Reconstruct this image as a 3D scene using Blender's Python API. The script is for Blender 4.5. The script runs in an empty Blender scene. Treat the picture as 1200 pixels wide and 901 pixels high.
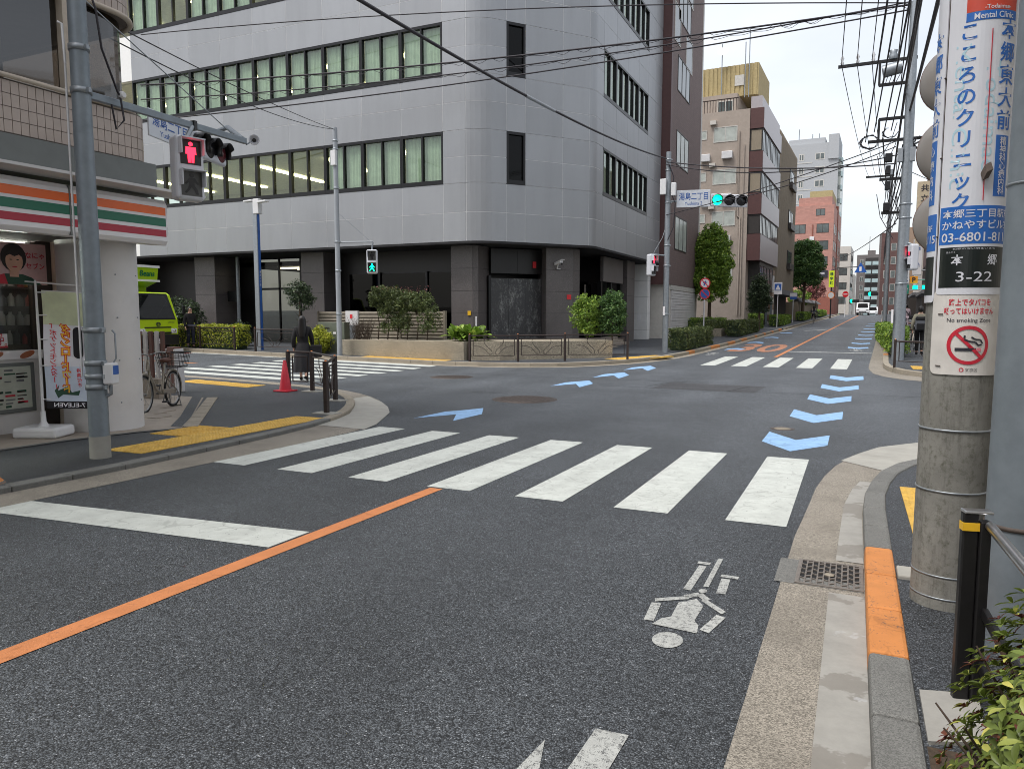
import bpy, math, random
import numpy as np
from mathutils import Vector, Matrix
random.seed(7); RNG = np.random.default_rng(7)
S = bpy.context.scene; COL = S.collection
R = math.radians
# ---------------------------------------------------------------- camera, sky, sun, exposure
cd = bpy.data.cameras.new('camera'); cam = bpy.data.objects.new('camera', cd); COL.objects.link(cam)
cd.sensor_width = 36; cd.lens = 36 * 865 / 1200; cd.clip_start = .05; cd.clip_end = 4000
cam.location = (0, 0, 1.6); cam.rotation_euler = (R(90 - 5.45), 0, R(24.8)); S.camera = cam
S.view_settings.view_transform = 'Standard'; S.view_settings.look = 'None'; S.view_settings.gamma = 1
S.view_settings.use_curve_mapping = False; S.view_settings.exposure = 0.85
w = bpy.data.worlds.new('World'); S.world = w; w.use_nodes = True
wn = w.node_tree; wn.nodes.clear()
SUN_EL, SUN_AZ = R(62), R(215)
sky = wn.nodes.new('ShaderNodeTexSky'); sky.sky_type = 'NISHITA'; sky.sun_disc = False
sky.sun_elevation = SUN_EL; sky.sun_rotation = SUN_AZ; sky.air_density = 1; sky.dust_density = 4
bg1 = wn.nodes.new('ShaderNodeBackground'); bg1.inputs[1].default_value = .05
wn.links.new(sky.outputs[0], bg1.inputs[0])
# closed cloud deck: even pale grey with soft, low-contrast clouds
tc = wn.nodes.new('ShaderNodeTexCoord'); mp = wn.nodes.new('ShaderNodeMapping'); mp.inputs['Scale'].default_value = (1, 1, 2.6)
nz = wn.nodes.new('ShaderNodeTexNoise'); nz.inputs['Scale'].default_value = 3.2; nz.inputs['Detail'].default_value = 5
cr = wn.nodes.new('ShaderNodeValToRGB'); cr.color_ramp.elements[0].position = .3; cr.color_ramp.elements[1].position = .75
cr.color_ramp.elements[0].color = (.74, .745, .75, 1); cr.color_ramp.elements[1].color = (.97, .97, .955, 1)
wn.links.new(tc.outputs['Generated'], mp.inputs[0]); wn.links.new(mp.outputs[0], nz.inputs['Vector']); wn.links.new(nz.outputs[0], cr.inputs[0])
bg2 = wn.nodes.new('ShaderNodeBackground'); bg2.inputs[1].default_value = .5
wn.links.new(cr.outputs[0], bg2.inputs[0])
ad = wn.nodes.new('ShaderNodeAddShader'); wo = wn.nodes.new('ShaderNodeOutputWorld')
wn.links.new(bg1.outputs[0], ad.inputs[0]); wn.links.new(bg2.outputs[0], ad.inputs[1]); wn.links.new(ad.outputs[0], wo.inputs[0])
sl = bpy.data.lights.new('sun', 'SUN'); sl.energy = 1.5; sl.angle = R(20); sl.color = (1, .985, .965)
so = bpy.data.objects.new('sun', sl); COL.objects.link(so); so.location = (0, 0, 60)
# light comes from behind the camera and a little to its right
sd = Vector((math.sin(SUN_AZ) * math.cos(SUN_EL), math.cos(SUN_AZ) * math.cos(SUN_EL), math.sin(SUN_EL)))
so.rotation_euler = sd.to_track_quat('Z', 'Y').to_euler()
S.cycles.use_denoising = True; S.cycles.denoising_prefilter = 'ACCURATE'; S.cycles.filter_width = .95; S.cycles.max_bounces = 6; S.cycles.transparent_max_bounces = 12

# ---------------------------------------------------------------- materials
def srgb(*c):
    return tuple(((v / 255) / 12.92 if v / 255 <= .04045 else ((v / 255 + .055) / 1.055) ** 2.4) for v in c)
MATS = {}
class NT:
    def __init__(s, name):
        s.m = bpy.data.materials.new(name); s.m.use_nodes = True; s.t = s.m.node_tree
        s.p = s.t.nodes['Principled BSDF']; s.o = s.t.nodes['Material Output']
        s.pos = None
    def n(s, ty, **kw):
        x = s.t.nodes.new('ShaderNode' + ty)
        for k, v in kw.items(): setattr(x, k, v)
        return x
    def l(s, a, b): s.t.links.new(a, b)
    def P(s):
        if s.pos is None: s.pos = s.n('NewGeometry').outputs['Position']
        return s.pos
    def noise(s, scale, detail=3, rough=.55, stretch=None):
        x = s.n('TexNoise'); x.inputs['Scale'].default_value = scale; x.inputs['Detail'].default_value = detail
        x.inputs['Roughness'].default_value = rough
        if stretch:
            mp = s.n('Mapping'); mp.inputs['Scale'].default_value = stretch; s.l(s.P(), mp.inputs[0]); s.l(mp.outputs[0], x.inputs['Vector'])
        else: s.l(s.P(), x.inputs['Vector'])
        return x.outputs[0]
    def voro(s, scale, out='Color', feature='F1'):
        x = s.n('TexVoronoi', feature=feature); x.inputs['Scale'].default_value = scale; s.l(s.P(), x.inputs['Vector']); return x.outputs[out]
    def ramp(s, fac, stops):
        x = s.n('ValToRGB'); e = x.color_ramp.elements
        while len(e) > len(stops): e.remove(e[-1])
        while len(e) < len(stops): e.new(.5)
        for k, (p, c) in enumerate(stops):
            e[k].position = p; e[k].color = (c if len(c) == 4 else (*c, 1)) if not isinstance(c, (int, float)) else (c, c, c, 1)
        s.l(fac, x.inputs[0]); return x.outputs[0]
    def mix(s, fac, a, b, mode='MIX'):
        x = s.n('MixRGB', blend_type=mode)
        for i, v in enumerate((fac, a, b)):
            if isinstance(v, (int, float)): x.inputs[i].default_value = v if i == 0 else (v, v, v, 1)
            elif isinstance(v, tuple): x.inputs[i].default_value = (*v[:3], 1)
            else: s.l(v, x.inputs[i])
        return x.outputs[0]
    def bump(s, h, strength=.3, dist=.01):
        b = s.n('Bump'); b.inputs['Strength'].default_value = strength; b.inputs['Distance'].default_value = dist
        s.l(h, b.inputs['Height']); s.l(b.outputs[0], s.p.inputs['Normal'])
    def col(s, c):
        if isinstance(c, tuple): s.p.inputs['Base Color'].default_value = (*c[:3], 1)
        else: s.l(c, s.p.inputs['Base Color'])
    def fin(s, rough=.6, metal=0, spec=.5, key=None):
        if isinstance(rough, (int, float)): s.p.inputs['Roughness'].default_value = rough
        else: s.l(rough, s.p.inputs['Roughness'])
        s.p.inputs['Metallic'].default_value = metal; s.p.inputs['Specular IOR Level'].default_value = spec
        MATS[key or s.m.name] = s.m; return s.m
def sc(c, k): return tuple(min(1, v * k) for v in c)
def mat(name, c, rough=.6, metal=0, var=.12, vs=6, det=4, bs=0, bst=.2, bd=.003, dirt=0, dirts=1.3, spec=.5, streak=False):
    """plain material: base colour with a soft mottle, optional dirt blotches or vertical streaks and bump"""
    t = NT(name)
    st = (9, 9, .5) if streak else None
    base = t.ramp(t.noise(vs, det, .6, st), [(.3, sc(c, 1 - var)), (.7, sc(c, 1 + var))])
    if dirt: base = t.mix(t.ramp(t.noise(dirts, 6, .65, (3, 3, .8) if streak else None), [(.48, 0), (.72, dirt)]), base, sc(c, .45))
    t.col(base)
    if bs: t.bump(t.noise(bs, 3), bst, bd)
    return t.fin(rough, metal, spec)
def emis(name, c, s):
    t = NT(name); t.p.inputs['Emission Color'].default_value = (*c, 1); t.p.inputs['Emission Strength'].default_value = s; t.col(sc(c, .5)); return t.fin(.4)
def glass(name, tint=(.62, .68, .64), gloss=.1, rough=.02):
    t = NT(name); tr = t.n('BsdfTransparent'); tr.inputs[0].default_value = (*tint, 1); gl = t.n('BsdfGlossy'); gl.inputs[1].default_value = rough
    fr = t.n('LayerWeight'); fr.inputs[0].default_value = .5; pw_ = t.n('Math', operation='POWER'); pw_.inputs[1].default_value = 5; t.l(fr.outputs['Facing'], pw_.inputs[0]); ma = t.n('Math', operation='ADD'); ma.inputs[1].default_value = gloss + .03; t.l(pw_.outputs[0], ma.inputs[0])
    mx = t.n('MixShader'); t.l(ma.outputs[0], mx.inputs[0]); t.l(tr.outputs[0], mx.inputs[1]); t.l(gl.outputs[0], mx.inputs[2]); t.l(mx.outputs[0], t.o.inputs[0])
    MATS[name] = t.m; return t.m
def leafmat(name, c, c2, spread=.35):
    t = NT(name); g = t.n('NewGeometry'); r = g.outputs['Random Per Island']
    t.col(t.ramp(r, [(0, sc(c, .45)), (.45, c), (.8, sc(c, 1.25)), (1, c2)]))
    t.p.inputs['Subsurface Weight'].default_value = 0
    tl = t.n('BsdfTranslucent'); t.l(t.p.inputs['Base Color'].links[0].from_socket, tl.inputs[0])
    mx = t.n('MixShader'); mx.inputs[0].default_value = .25; t.l(t.p.outputs[0], mx.inputs[1]); t.l(tl.outputs[0], mx.inputs[2]); t.l(mx.outputs[0], t.o.inputs[0])
    return t.fin(.45, spec=.4)

def asphalt(name, lo, mid, hi, bst):
    t = NT(name)
    sp = t.n('SeparateColor'); t.l(t.voro(138), sp.inputs[0])
    a = t.ramp(sp.outputs[0], [(0, lo), (.35, sc(mid, .8)), (.7, sc(mid, 1.15)), (.95, sc(mid, 1.5)), (.99, hi), (1, sc(hi, 1.5))])
    d = t.ramp(t.voro(138, 'Distance'), [(.2, 1.2), (.7, .12)]); a = t.mix(.9, a, d, 'MULTIPLY')     # dark voids between the stones
    wp = t.n('TexWave', wave_type='BANDS', bands_direction='X'); wp.inputs['Scale'].default_value = .17; wp.inputs['Distortion'].default_value = 1.2; wp.inputs['Detail'].default_value = 2; wp.inputs['Phase Offset'].default_value = 1.4; t.l(t.P(), wp.inputs['Vector'])
    a = t.mix(.22, a, t.ramp(wp.outputs[0], [(.1, .72), (.9, 1.3)]), 'MULTIPLY')
    b = t.ramp(t.noise(.5, 6, .65), [(.3, .78), (.7, 1.22)]); st = t.ramp(t.noise(1.1, 8, .72), [(.6, 1), (.72, .7)])
    b2 = t.mix(.5, t.ramp(t.noise(14, 4, .6), [(.3, .8), (.7, 1.2)]), t.ramp(t.noise(42, 2, .5), [(.35, .55), (.65, 1.45)]))
    # paler towards the junction: different asphalt, plus grazing sky sheen painted into the colour
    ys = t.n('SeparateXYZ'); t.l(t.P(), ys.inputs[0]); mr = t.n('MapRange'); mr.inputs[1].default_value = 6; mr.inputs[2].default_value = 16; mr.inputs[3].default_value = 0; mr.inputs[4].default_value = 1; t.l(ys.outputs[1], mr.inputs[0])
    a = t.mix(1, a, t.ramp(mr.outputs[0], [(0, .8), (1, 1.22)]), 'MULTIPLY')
    for q in (b, b2, st): a = t.mix(1, a, q, 'MULTIPLY')
    t.col(a)
    h = t.mix(.5, t.ramp(t.voro(138, 'Distance'), [(0, 1), (.7, 0)]), t.noise(70, 3))
    t.bump(h, bst, .006); return t.fin(.62, spec=.45)
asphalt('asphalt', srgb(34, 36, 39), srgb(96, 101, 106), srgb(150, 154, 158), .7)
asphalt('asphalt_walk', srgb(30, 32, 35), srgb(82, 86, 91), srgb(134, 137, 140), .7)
mat('soil_base', srgb(95, 92, 86), .9)
def paint(name, c, wear, ws=34, lo=.52):
    t = NT(name)
    c0 = t.ramp(t.noise(5, 6, .65), [(.3, sc(c, .8)), (.7, sc(c, 1.03))])
    c0 = t.mix(t.ramp(t.noise(1.1, 5, .6, (3, .5, 1)), [(.5, 0), (.75, .3)]), c0, sc(c, .55))      # tyre grime dragged along the lane
    cr_ = t.n('TexVoronoi', feature='DISTANCE_TO_EDGE'); cr_.inputs['Scale'].default_value = 5; t.l(t.P(), cr_.inputs['Vector'])
    c0 = t.mix(t.ramp(t.mix(.35, cr_.outputs[0], t.noise(3, 4, .7)), [(.165, .4), (.185, 0)]), c0, sc(c, .5))  # hairline cracks
    msk = t.mix(.45, t.noise(ws, 5, .7), t.noise(ws * 6, 2))
    t.col(t.mix(t.ramp(msk, [(lo, 0), (lo + .09, wear)]), c0, srgb(72, 72, 74)))
    t.bump(t.noise(90, 3), .35, .004); return t.fin(.65, spec=.3)
paint('paint_white', srgb(198, 202, 196), .75, 15, .575)
paint('paint_stencil', srgb(182, 184, 180), .9, 40, .5)
paint('paint_orange', srgb(204, 132, 84), .6, 20, .57)
paint('paint_blue', srgb(146, 184, 224), .55, 16, .56)
paint('paint_worn', srgb(190, 192, 190), .95, 22, .49)
paint('paint_orange_worn', srgb(196, 136, 104), .85, 22, .5)
paint('paint_redbrown', srgb(120, 62, 56), .5, 20, .55)
def aggregate(name, c, sc_=160, lo=.55, hi=1.5, dirt=.5):
    t = NT(name); sp = t.n('SeparateColor'); t.l(t.voro(sc_), sp.inputs[0])
    a = t.ramp(sp.outputs[0], [(0, sc(c, lo)), (.5, c), (1, sc(c, hi))])
    a = t.mix(t.ramp(t.noise(1.7, 6, .65), [(.45, 0), (.75, dirt)]), a, sc(c, .5))
    t.col(a); t.bump(t.mix(.5, t.voro(sc_, 'Distance'), t.noise(40, 3)), .4, .004); return t.fin(.85, spec=.25)
aggregate('gutter_aggregate', srgb(138, 132, 122), 170, .5, 1.55, .6)
aggregate('planter_aggregate', srgb(148, 140, 124), 70, .4, 1.7, .45)
def stained(name, c):
    t = NT(name); a = t.ramp(t.noise(6, 8, .7), [(.3, sc(c, .85)), (.7, sc(c, 1.12))])
    a = t.mix(t.ramp(t.noise(1.35, 6, .62), [(.545, 0), (.56, .55)]), a, srgb(112, 106, 98))      # damp patch with a hard edge
    a = t.mix(t.ramp(t.noise(2.3, 5, .6), [(.64, 0), (.66, .35)]), a, srgb(190, 192, 196))       # dried white laitance
    t.col(a); t.bump(t.noise(110, 4), .3, .003); t.fin(.8)
stained('gutter_smooth', srgb(152, 150, 144))
mat('concrete_pale', srgb(160, 158, 150), .85, var=.08, vs=5, det=7, dirt=.3, dirts=2, bs=90, bst=.2)
aggregate('kerb_grey', srgb(114, 114, 111), 220, .65, 1.35, .55)
aggregate('kerb_beige', srgb(150, 142, 128), 220, .7, 1.3, .4)
paint('kerb_orange', srgb(204, 134, 76), .75, 14, .555)
mat('tactile_yellow', srgb(204, 164, 74), .75, var=.14, vs=6, det=7, dirt=.4, dirts=4)
mat('paver_beige', srgb(150, 140, 128), .85, var=.12, vs=5, det=6, dirt=.4)
mat('galvanised', srgb(146, 152, 157), .45, .55, var=.14, vs=14, det=8, bs=60, bst=.06)
mat('galvanised_near', srgb(128, 137, 144), .5, .35, var=.1, vs=9, det=10, dirt=.25, dirts=4, bs=40, bst=.06)
mat('grey_paint', srgb(150, 155, 160), .45, .1, var=.07, vs=5)
mat('white_plastic', srgb(215, 215, 216), .4, var=.04, vs=4, dirt=.15)
mat('white_paint_wall', srgb(205, 203, 202), .55, var=.04, vs=3, dirt=.2)
mat('black_plastic', srgb(26, 26, 28), .4, var=.1)
mat('black_metal', srgb(34, 33, 34), .4, .3, var=.15, vs=20)
mat('dark_brown_metal', srgb(58, 48, 45), .45, .3, var=.12, vs=18)
mat('window_black', srgb(30, 30, 32), .35, .4, var=.08)
mat('steel', srgb(190, 190, 192), .28, .95, var=.06, vs=30)
mat('wire_black', srgb(40, 36, 42), .6)
mat('rubber', srgb(24, 24, 25), .8)
mat('rust', srgb(78, 68, 62), .7, var=.3, vs=20); mat('cast_iron', srgb(82, 74, 70), .6, .3, var=.25, vs=25); mat('grate_iron', srgb(132, 124, 116), .5, .5, var=.2, vs=30)
mat('yellow_plastic', srgb(226, 178, 40), .45)
mat('red_plastic', srgb(196, 30, 52), .45, var=.06)
mat('orange_plastic', srgb(228, 130, 50), .5)
# ---------------------------------------------------------------- ground profile and mesh helpers
def g(x, y):
    z = -.015 * y if y < 12 else (-.18 if y < 20 else (-.18 + .015 * (y - 20) if y < 130 else max(1.47 - .02 * (y - 130), -3.13)))
    return z + .018 * min(47, max(0, -13 - x))
YB, XB = (12, 20, 130, 360), (-60, -13)
RM = {}
def clip(poly, ax, val, keep_less):
    out = []; n = len(poly)
    for i in range(n):
        a, b = poly[i], poly[(i + 1) % n]
        ia = a[ax] <= val if keep_less else a[ax] >= val; ib = b[ax] <= val if keep_less else b[ax] >= val
        if ia: out.append(a)
        if ia != ib:
            t = (val - a[ax]) / (b[ax] - a[ax]); out.append(tuple(a[k] + t * (b[k] - a[k]) for k in range(2)))
    return out
def area(p): return abs(sum(p[i][0] * p[(i + 1) % len(p)][1] - p[(i + 1) % len(p)][0] * p[i][1] for i in range(len(p)))) / 2
def bands(poly):
    ps = [poly]
    for ax, vals in ((1, YB), (0, XB)):
        for v in vals:
            nx = []
            for p in ps:
                lo, hi = min(q[ax] for q in p), max(q[ax] for q in p)
                if lo < v - 1e-6 and hi > v + 1e-6:
                    for k in (True, False):
                        c = clip(p, ax, v, k)
                        if len(c) > 2 and area(c) > 1e-6: nx.append(c)
                else: nx.append(p)
            ps = nx
    return ps
class MB:
    def __init__(s): s.v = []; s.f = []; s.m = []; s.sm = []
    def add(s, vs, fs, m=0, sm=False):
        o = len(s.v); s.v += [tuple(q) for q in vs]; s.f += [tuple(i + o for i in f) for f in fs]; s.m += [m] * len(fs); s.sm += [sm] * len(fs); return s
    def box(s, x0, x1, y0, y1, z0, z1, m=0):
        return s.add([(x, y, z) for z in (z0, z1) for y in (y0, y1) for x in (x0, x1)], [(0, 2, 3, 1), (4, 5, 7, 6), (0, 1, 5, 4), (2, 6, 7, 3), (0, 4, 6, 2), (1, 3, 7, 5)], m)
    def obox(s, c, u, v, w, m=0):
        """box round centre c with half-axis vectors u, v, w"""
        c, u, v, w = map(Vector, (c, u, v, w)); P = [c + a * u + b * v + d * w for d in (-1, 1) for b in (-1, 1) for a in (-1, 1)]
        return s.add(P, [(0, 2, 3, 1), (4, 5, 7, 6), (0, 1, 5, 4), (2, 6, 7, 3), (0, 4, 6, 2), (1, 3, 7, 5)], m)
    def poly(s, pts, m=0): return s.add(pts, [tuple(range(len(pts)))], m)
    def ext(s, pts, vec, m=0, sm=False):
        n = len(pts); vec = Vector(vec); a = [Vector(p) for p in pts]; b = [p + vec for p in a]
        s.add(a + b, [tuple(range(n))[::-1], tuple(range(n, 2 * n))], m)
        return s.add(a + b, [(i, (i + 1) % n, n + (i + 1) % n, n + i) for i in range(n)], m, sm)
    def tube(s, pts, r, n=8, m=0, caps=True, sm=True, closed=False):
        P = [Vector(p) for p in pts]; k = len(P); rs = r if isinstance(r, (list, tuple)) else [r] * k
        V = []; t0 = None
        for i, p in enumerate(P):
            a = P[i - 1] if (i or closed) else p; b = P[(i + 1) % k] if (i < k - 1 or closed) else p
            t = (b - a).normalized()
            if t0 is None:
                u = t.orthogonal().normalized()
            else:
                u = (t0.rotation_difference(t) @ u); u = (u - t * u.dot(t)).normalized()
            t0 = t; w = t.cross(u)
            V += [p + (u * math.cos(2 * math.pi * j / n) + w * math.sin(2 * math.pi * j / n)) * rs[i] for j in range(n)]
        F = [(i * n + j, i * n + (j + 1) % n, (i + 1) % k * n + (j + 1) % n, (i + 1) % k * n + j) for i in range(k if closed else k - 1) for j in range(n)]
        s.add(V, F, m, sm)
        if caps and not closed: s.add(V[:n], [tuple(range(n))[::-1]], m); s.add(V[-n:], [tuple(range(n))], m)
        return s
    def cyl(s, p0, p1, r0, r1=None, n=16, m=0): return s.tube([p0, p1], [r0, r0 if r1 is None else r1], n, m)
    def lathe(s, prof, c=(0, 0, 0), n=16, m=0, axis='Z', cap=True, a0=0, a1=None):
        """prof: (radius, height) pairs"""
        c = Vector(c); full = a1 is None; k = n if full else n + 1; V = []
        for r, h in prof:
            for j in range(k):
                a = (2 * math.pi * j / n) if full else a0 + (a1 - a0) * j / n
                q = (r * math.cos(a), r * math.sin(a), h)
                V.append(c + Vector(q if axis == 'Z' else ((q[2], q[0], q[1]) if axis == 'X' else (q[1], q[2], q[0]))))
        F = [(i * k + j, i * k + (j + 1) % k, (i + 1) * k + (j + 1) % k, (i + 1) * k + j) for i in range(len(prof) - 1) for j in range(n if full else n)]
        s.add(V, F, m, True)
        if cap and full: s.add(V[:k], [tuple(range(k))[::-1]], m); s.add(V[-k:], [tuple(range(k))], m)
        return s
    def sheet(s, poly, zo, m=0, hf=None):
        for p in bands(poly): s.poly([(x, y, (hf or g)(x, y) + zo) for x, y in p], m)
        return s
    def slab(s, poly, zo, depth=.2, m=0):
        s.sheet(poly, zo, m); n = len(poly)
        for i in range(n):
            a, b = poly[i], poly[(i + 1) % n]; s.poly([(*a, g(*a) + zo - depth), (*b, g(*b) + zo - depth), (*b, g(*b) + zo), (*a, g(*a) + zo)], m)
        return s
    def xf(s, M): s.v = [tuple(M @ Vector(q)) for q in s.v]; return s
    def build(s, name, mats, parent=None, local=False, org=None, bevel=0, seg=2, label=None, kind=None, flip=False):
        me = bpy.data.meshes.new(name)
        B = Matrix.Identity(4)
        if parent is not None: B = RM[parent.name]
        elif org is not None: B = Matrix.Translation(org)
        vs = s.v
        if not local and (parent is not None or org is not None):
            I = B.inverted(); vs = [tuple(I @ Vector(q)) for q in s.v]
        me.from_pydata(vs, [], s.f)
        for m in (mats if isinstance(mats, (list, tuple)) else [mats]): me.materials.append(MATS[m] if isinstance(m, str) else m)
        me.polygons.foreach_set('material_index', s.m); me.polygons.foreach_set('use_smooth', s.sm); me.update()
        o = bpy.data.objects.new(name, me); COL.objects.link(o)
        if parent is not None: o.parent = parent
        elif org is not None: o.location = org
        RM[o.name] = B
        if bevel:
            b = o.modifiers.new('bevel', 'BEVEL'); b.width = bevel; b.segments = seg; b.limit_method = 'ANGLE'; b.angle_limit = R(40)
        if label: o['label'] = label
        if kind: o['kind'] = kind
        return o
def thing(name, label, cat, loc=(0, 0, 0), rz=0, group=None):
    o = bpy.data.objects.new(name, None); COL.objects.link(o); o.empty_display_size = .2
    o.location = loc; o.rotation_euler = (0, 0, rz); o['label'] = label; o['category'] = cat
    if group: o['group'] = group
    RM[o.name] = Matrix.Translation(loc) @ Matrix.Rotation(rz, 4, 'Z'); return o
def tag(o, label, cat, group=None):
    o['label'] = label; o['category'] = cat
    if group: o['group'] = group
    return o
def struct(o): o['kind'] = 'structure'; return o
def inst(name, me, parent, loc=(0, 0, 0), rot=(0, 0, 0), scale=(1, 1, 1)):
    """another object on shared mesh data; loc in the parent's local space"""
    o = bpy.data.objects.new(name, me); COL.objects.link(o); o.parent = parent; o.location = loc; o.rotation_euler = rot; o.scale = scale
    RM[o.name] = RM[parent.name] if parent is not None else Matrix.Identity(4); return o
def dup(root, loc, rz, label, group=None):
    r = root.copy(); COL.objects.link(r); r.location = loc; r.rotation_euler = (0, 0, rz); r['label'] = label
    if group: r['group'] = group
    for ch in list(root.children):
        c = ch.copy(); COL.objects.link(c); c.parent = r
        for gc in list(ch.children):
            d = gc.copy(); COL.objects.link(d); d.parent = c
    RM[r.name] = Matrix.Translation(loc) @ Matrix.Rotation(rz, 4, 'Z'); return r
# ---- lettering
FC = {}; TS = bpy.data.scenes.new('lettering_bench')   # small empty scene: letters are shaped there, so the big one is not re-evaluated
def glyphs(s, bold=0.0, lat=False):
    k = (s, bold)
    if k not in FC:
        c = bpy.data.curves.new('text', 'FONT'); c.body = s; c.size = 1; c.resolution_u = 3; c.offset = bold
        o = bpy.data.objects.new('text', c); TS.collection.objects.link(o); TS.view_layers[0].update()
        me = bpy.data.meshes.new_from_object(o.evaluated_get(TS.view_layers[0].depsgraph))
        V = [(v.co.x, v.co.y) for v in me.vertices]; F = [tuple(p.vertices) for p in me.polygons]
        bpy.data.objects.remove(o); bpy.data.curves.remove(c); bpy.data.meshes.remove(me)
        FC[k] = (V, F)
    return FC[k]
def text_into(mb, s, org, right, up, w=None, h=None, bold=0.0, m=0, align='C', fn=None):
    """lay a line of text on a plane; fits width w and/or height h; org = centre (align C) or lower left (L)"""
    V, F = glyphs(s, bold)
    if not V: return mb
    xs = [v[0] for v in V]; ys = [v[1] for v in V]; x0, x1, y0, y1 = min(xs), max(xs), min(ys), max(ys)
    sx = w / (x1 - x0) if w else None; sy = h / (y1 - y0) if h else None
    sx = sx or sy; sy = sy or sx
    org, right, up = Vector(org), Vector(right), Vector(up)
    cx, cy = ((x0 + x1) / 2, (y0 + y1) / 2) if align == 'C' else (x0, y0)
    P = [((x - cx) * sx, (y - cy) * sy) for x, y in V]
    mb.add([fn(a, b) if fn else org + right * a + up * b for a, b in P], F, m); return mb
def vtext_into(mb, s, org, right, up, size, pitch, bold=0.0, m=0, fn=None):
    """vertical writing: org = centre of the first character"""
    org, right, up = Vector(org), Vector(right), Vector(up)
    for i, ch in enumerate(s):
        if ch == ' ': continue
        rr, uu = right, up
        V, F = glyphs(ch, bold)
        if ch == 'ー':
            P = [((y - .38) * size, -(x - .5) * size) for x, y in V]
        else: P = [((x - .5) * size, (y - .38) * size) for x, y in V]
        o = -i * pitch
        mb.add([fn(a, b + o) if fn else org + right * a + up * (b + o) for a, b in P], F, m)
    return mb
# ---- foliage
def leafmesh(name, pts, nrm, size, mats, parent=None, org=None, aspect=.5, jitter=.9, kind=None, droop=0):
    """every leaf is a small folded diamond: four points, two triangles"""
    P = np.asarray(pts, float); n = len(P); N = np.asarray(nrm, float) + RNG.normal(0, jitter, (n, 3)); N /= np.linalg.norm(N, axis=1)[:, None] + 1e-9
    A = RNG.normal(0, 1, (n, 3)); A[:, 2] -= droop; T = A - N * (A * N).sum(1)[:, None]; T /= np.linalg.norm(T, axis=1)[:, None] + 1e-9; B = np.cross(N, T)
    L = size * RNG.uniform(.6, 1.3, n)[:, None]; Wd = L * aspect
    V = np.stack([P - T * L * .5, P + B * Wd * .5 + N * L * .12, P + T * L * .5, P - B * Wd * .5 + N * L * .12], 1).reshape(-1, 3)
    base = RM[parent.name].translation if parent is not None else Vector(org or (0, 0, 0))
    V = V - np.array(base)
    me = bpy.data.meshes.new(name); me.vertices.add(4 * n); me.vertices.foreach_set('co', V.ravel())
    i = np.arange(n)[:, None] * 4; F = np.concatenate([i + [[0, 1, 2]], i + [[0, 2, 3]]], 1).reshape(-1)
    me.loops.add(6 * n); me.loops.foreach_set('vertex_index', F.astype(np.int32)); me.polygons.add(2 * n)
    me.polygons.foreach_set('loop_start', np.arange(2 * n, dtype=np.int32) * 3); me.polygons.foreach_set('loop_total', np.full(2 * n, 3, np.int32))
    me.update(calc_edges=True); me.materials.append(MATS[mats])
    o = bpy.data.objects.new(name, me); COL.objects.link(o)
    if parent is not None: o.parent = parent
    elif org is not None: o.location = org
    if kind: o['kind'] = kind
    RM[o.name] = RM[parent.name] if parent is not None else Matrix.Translation(base); return o
def crown_pts(c, rad, clumps, per, cr, lo=-.75, shell=.55):
    c = np.array(c); rad = np.array(rad); P = []; N = []
    for _ in range(clumps):
        d = RNG.normal(0, 1, 3); d /= np.linalg.norm(d)
        while d[2] < lo: d = RNG.normal(0, 1, 3); d /= np.linalg.norm(d)
        k = RNG.uniform(shell, 1.0) * (1 + RNG.normal(0, .06)); q = c + d * rad * k
        e = RNG.normal(0, 1, (per, 3)); e /= np.linalg.norm(e, axis=1)[:, None]; rr = cr * RNG.uniform(.7, 1.25) * RNG.uniform(.35, 1, per)[:, None] ** .5
        P.append(q + e * rr * [1, 1, .75]); N.append(e + [0, 0, .6])
    return np.concatenate(P), np.concatenate(N)
def hedge_pts(x0, x1, y0, y1, z0, z1, n, rnd=.05):
    dx, dy, dz = x1 - x0, y1 - y0, z1 - z0; A = np.array([dy * dz, dy * dz, dx * dz, dx * dz, dx * dy]); fa = RNG.choice(5, n, p=A / A.sum())
    U = RNG.uniform(0, 1, (n, 3)); D = RNG.uniform(0, 1, n) ** 2 * .12; N = np.zeros((n, 3))
    for k, (ax, v, s_) in enumerate(((0, 0, -1), (0, 1, 1), (1, 0, -1), (1, 1, 1), (2, 1, 1))):
        q = fa == k; U[q, ax] = v; N[q, ax] = s_
    P = np.array([x0, y0, z0]) + U * [dx, dy, dz] - N * D[:, None]
    P += N * (np.sin(P[:, :1] * 7.1 + P[:, 1:2] * 5.3) * np.sin(P[:, 2:] * 8.3 + P[:, :1] * 3) * rnd) + RNG.normal(0, rnd * .4, (n, 3))
    return P, N + [0, 0, .4]
def limbs(mb, base, top, r, n=5, spread=1.0, seed=1):
    rr = random.Random(seed); b, t = Vector(base), Vector(top)
    pts = [b.lerp(t, k / 4) + Vector((rr.uniform(-1, 1), rr.uniform(-1, 1), 0)) * r * .6 * (k > 0) for k in range(5)]
    mb.tube(pts, [r, r * .85, r * .7, r * .55, r * .35], 8)
    for i in range(n):
        k = rr.uniform(.4, .9); p = b.lerp(t, k); a = rr.uniform(0, 6.28); L = spread * rr.uniform(.6, 1)
        q = p + Vector((math.cos(a) * L, math.sin(a) * L, L * .7)); mb.tube([p, p.lerp(q, .5) + Vector((0, 0, L * .05)), q], [r * .4, r * .28, r * .12], 6)
    return mb
def resample(pl, step):
    out = [Vector(pl[0])]; P = [Vector(p) for p in pl]; acc = 0
    for a, b in zip(P, P[1:]):
        L = (b - a).length; t = step - acc
        while t <= L + 1e-9: out.append(a.lerp(b, t / L)); t += step
        acc = (acc + L) % step if L + acc >= step else acc + L
    return out
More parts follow.
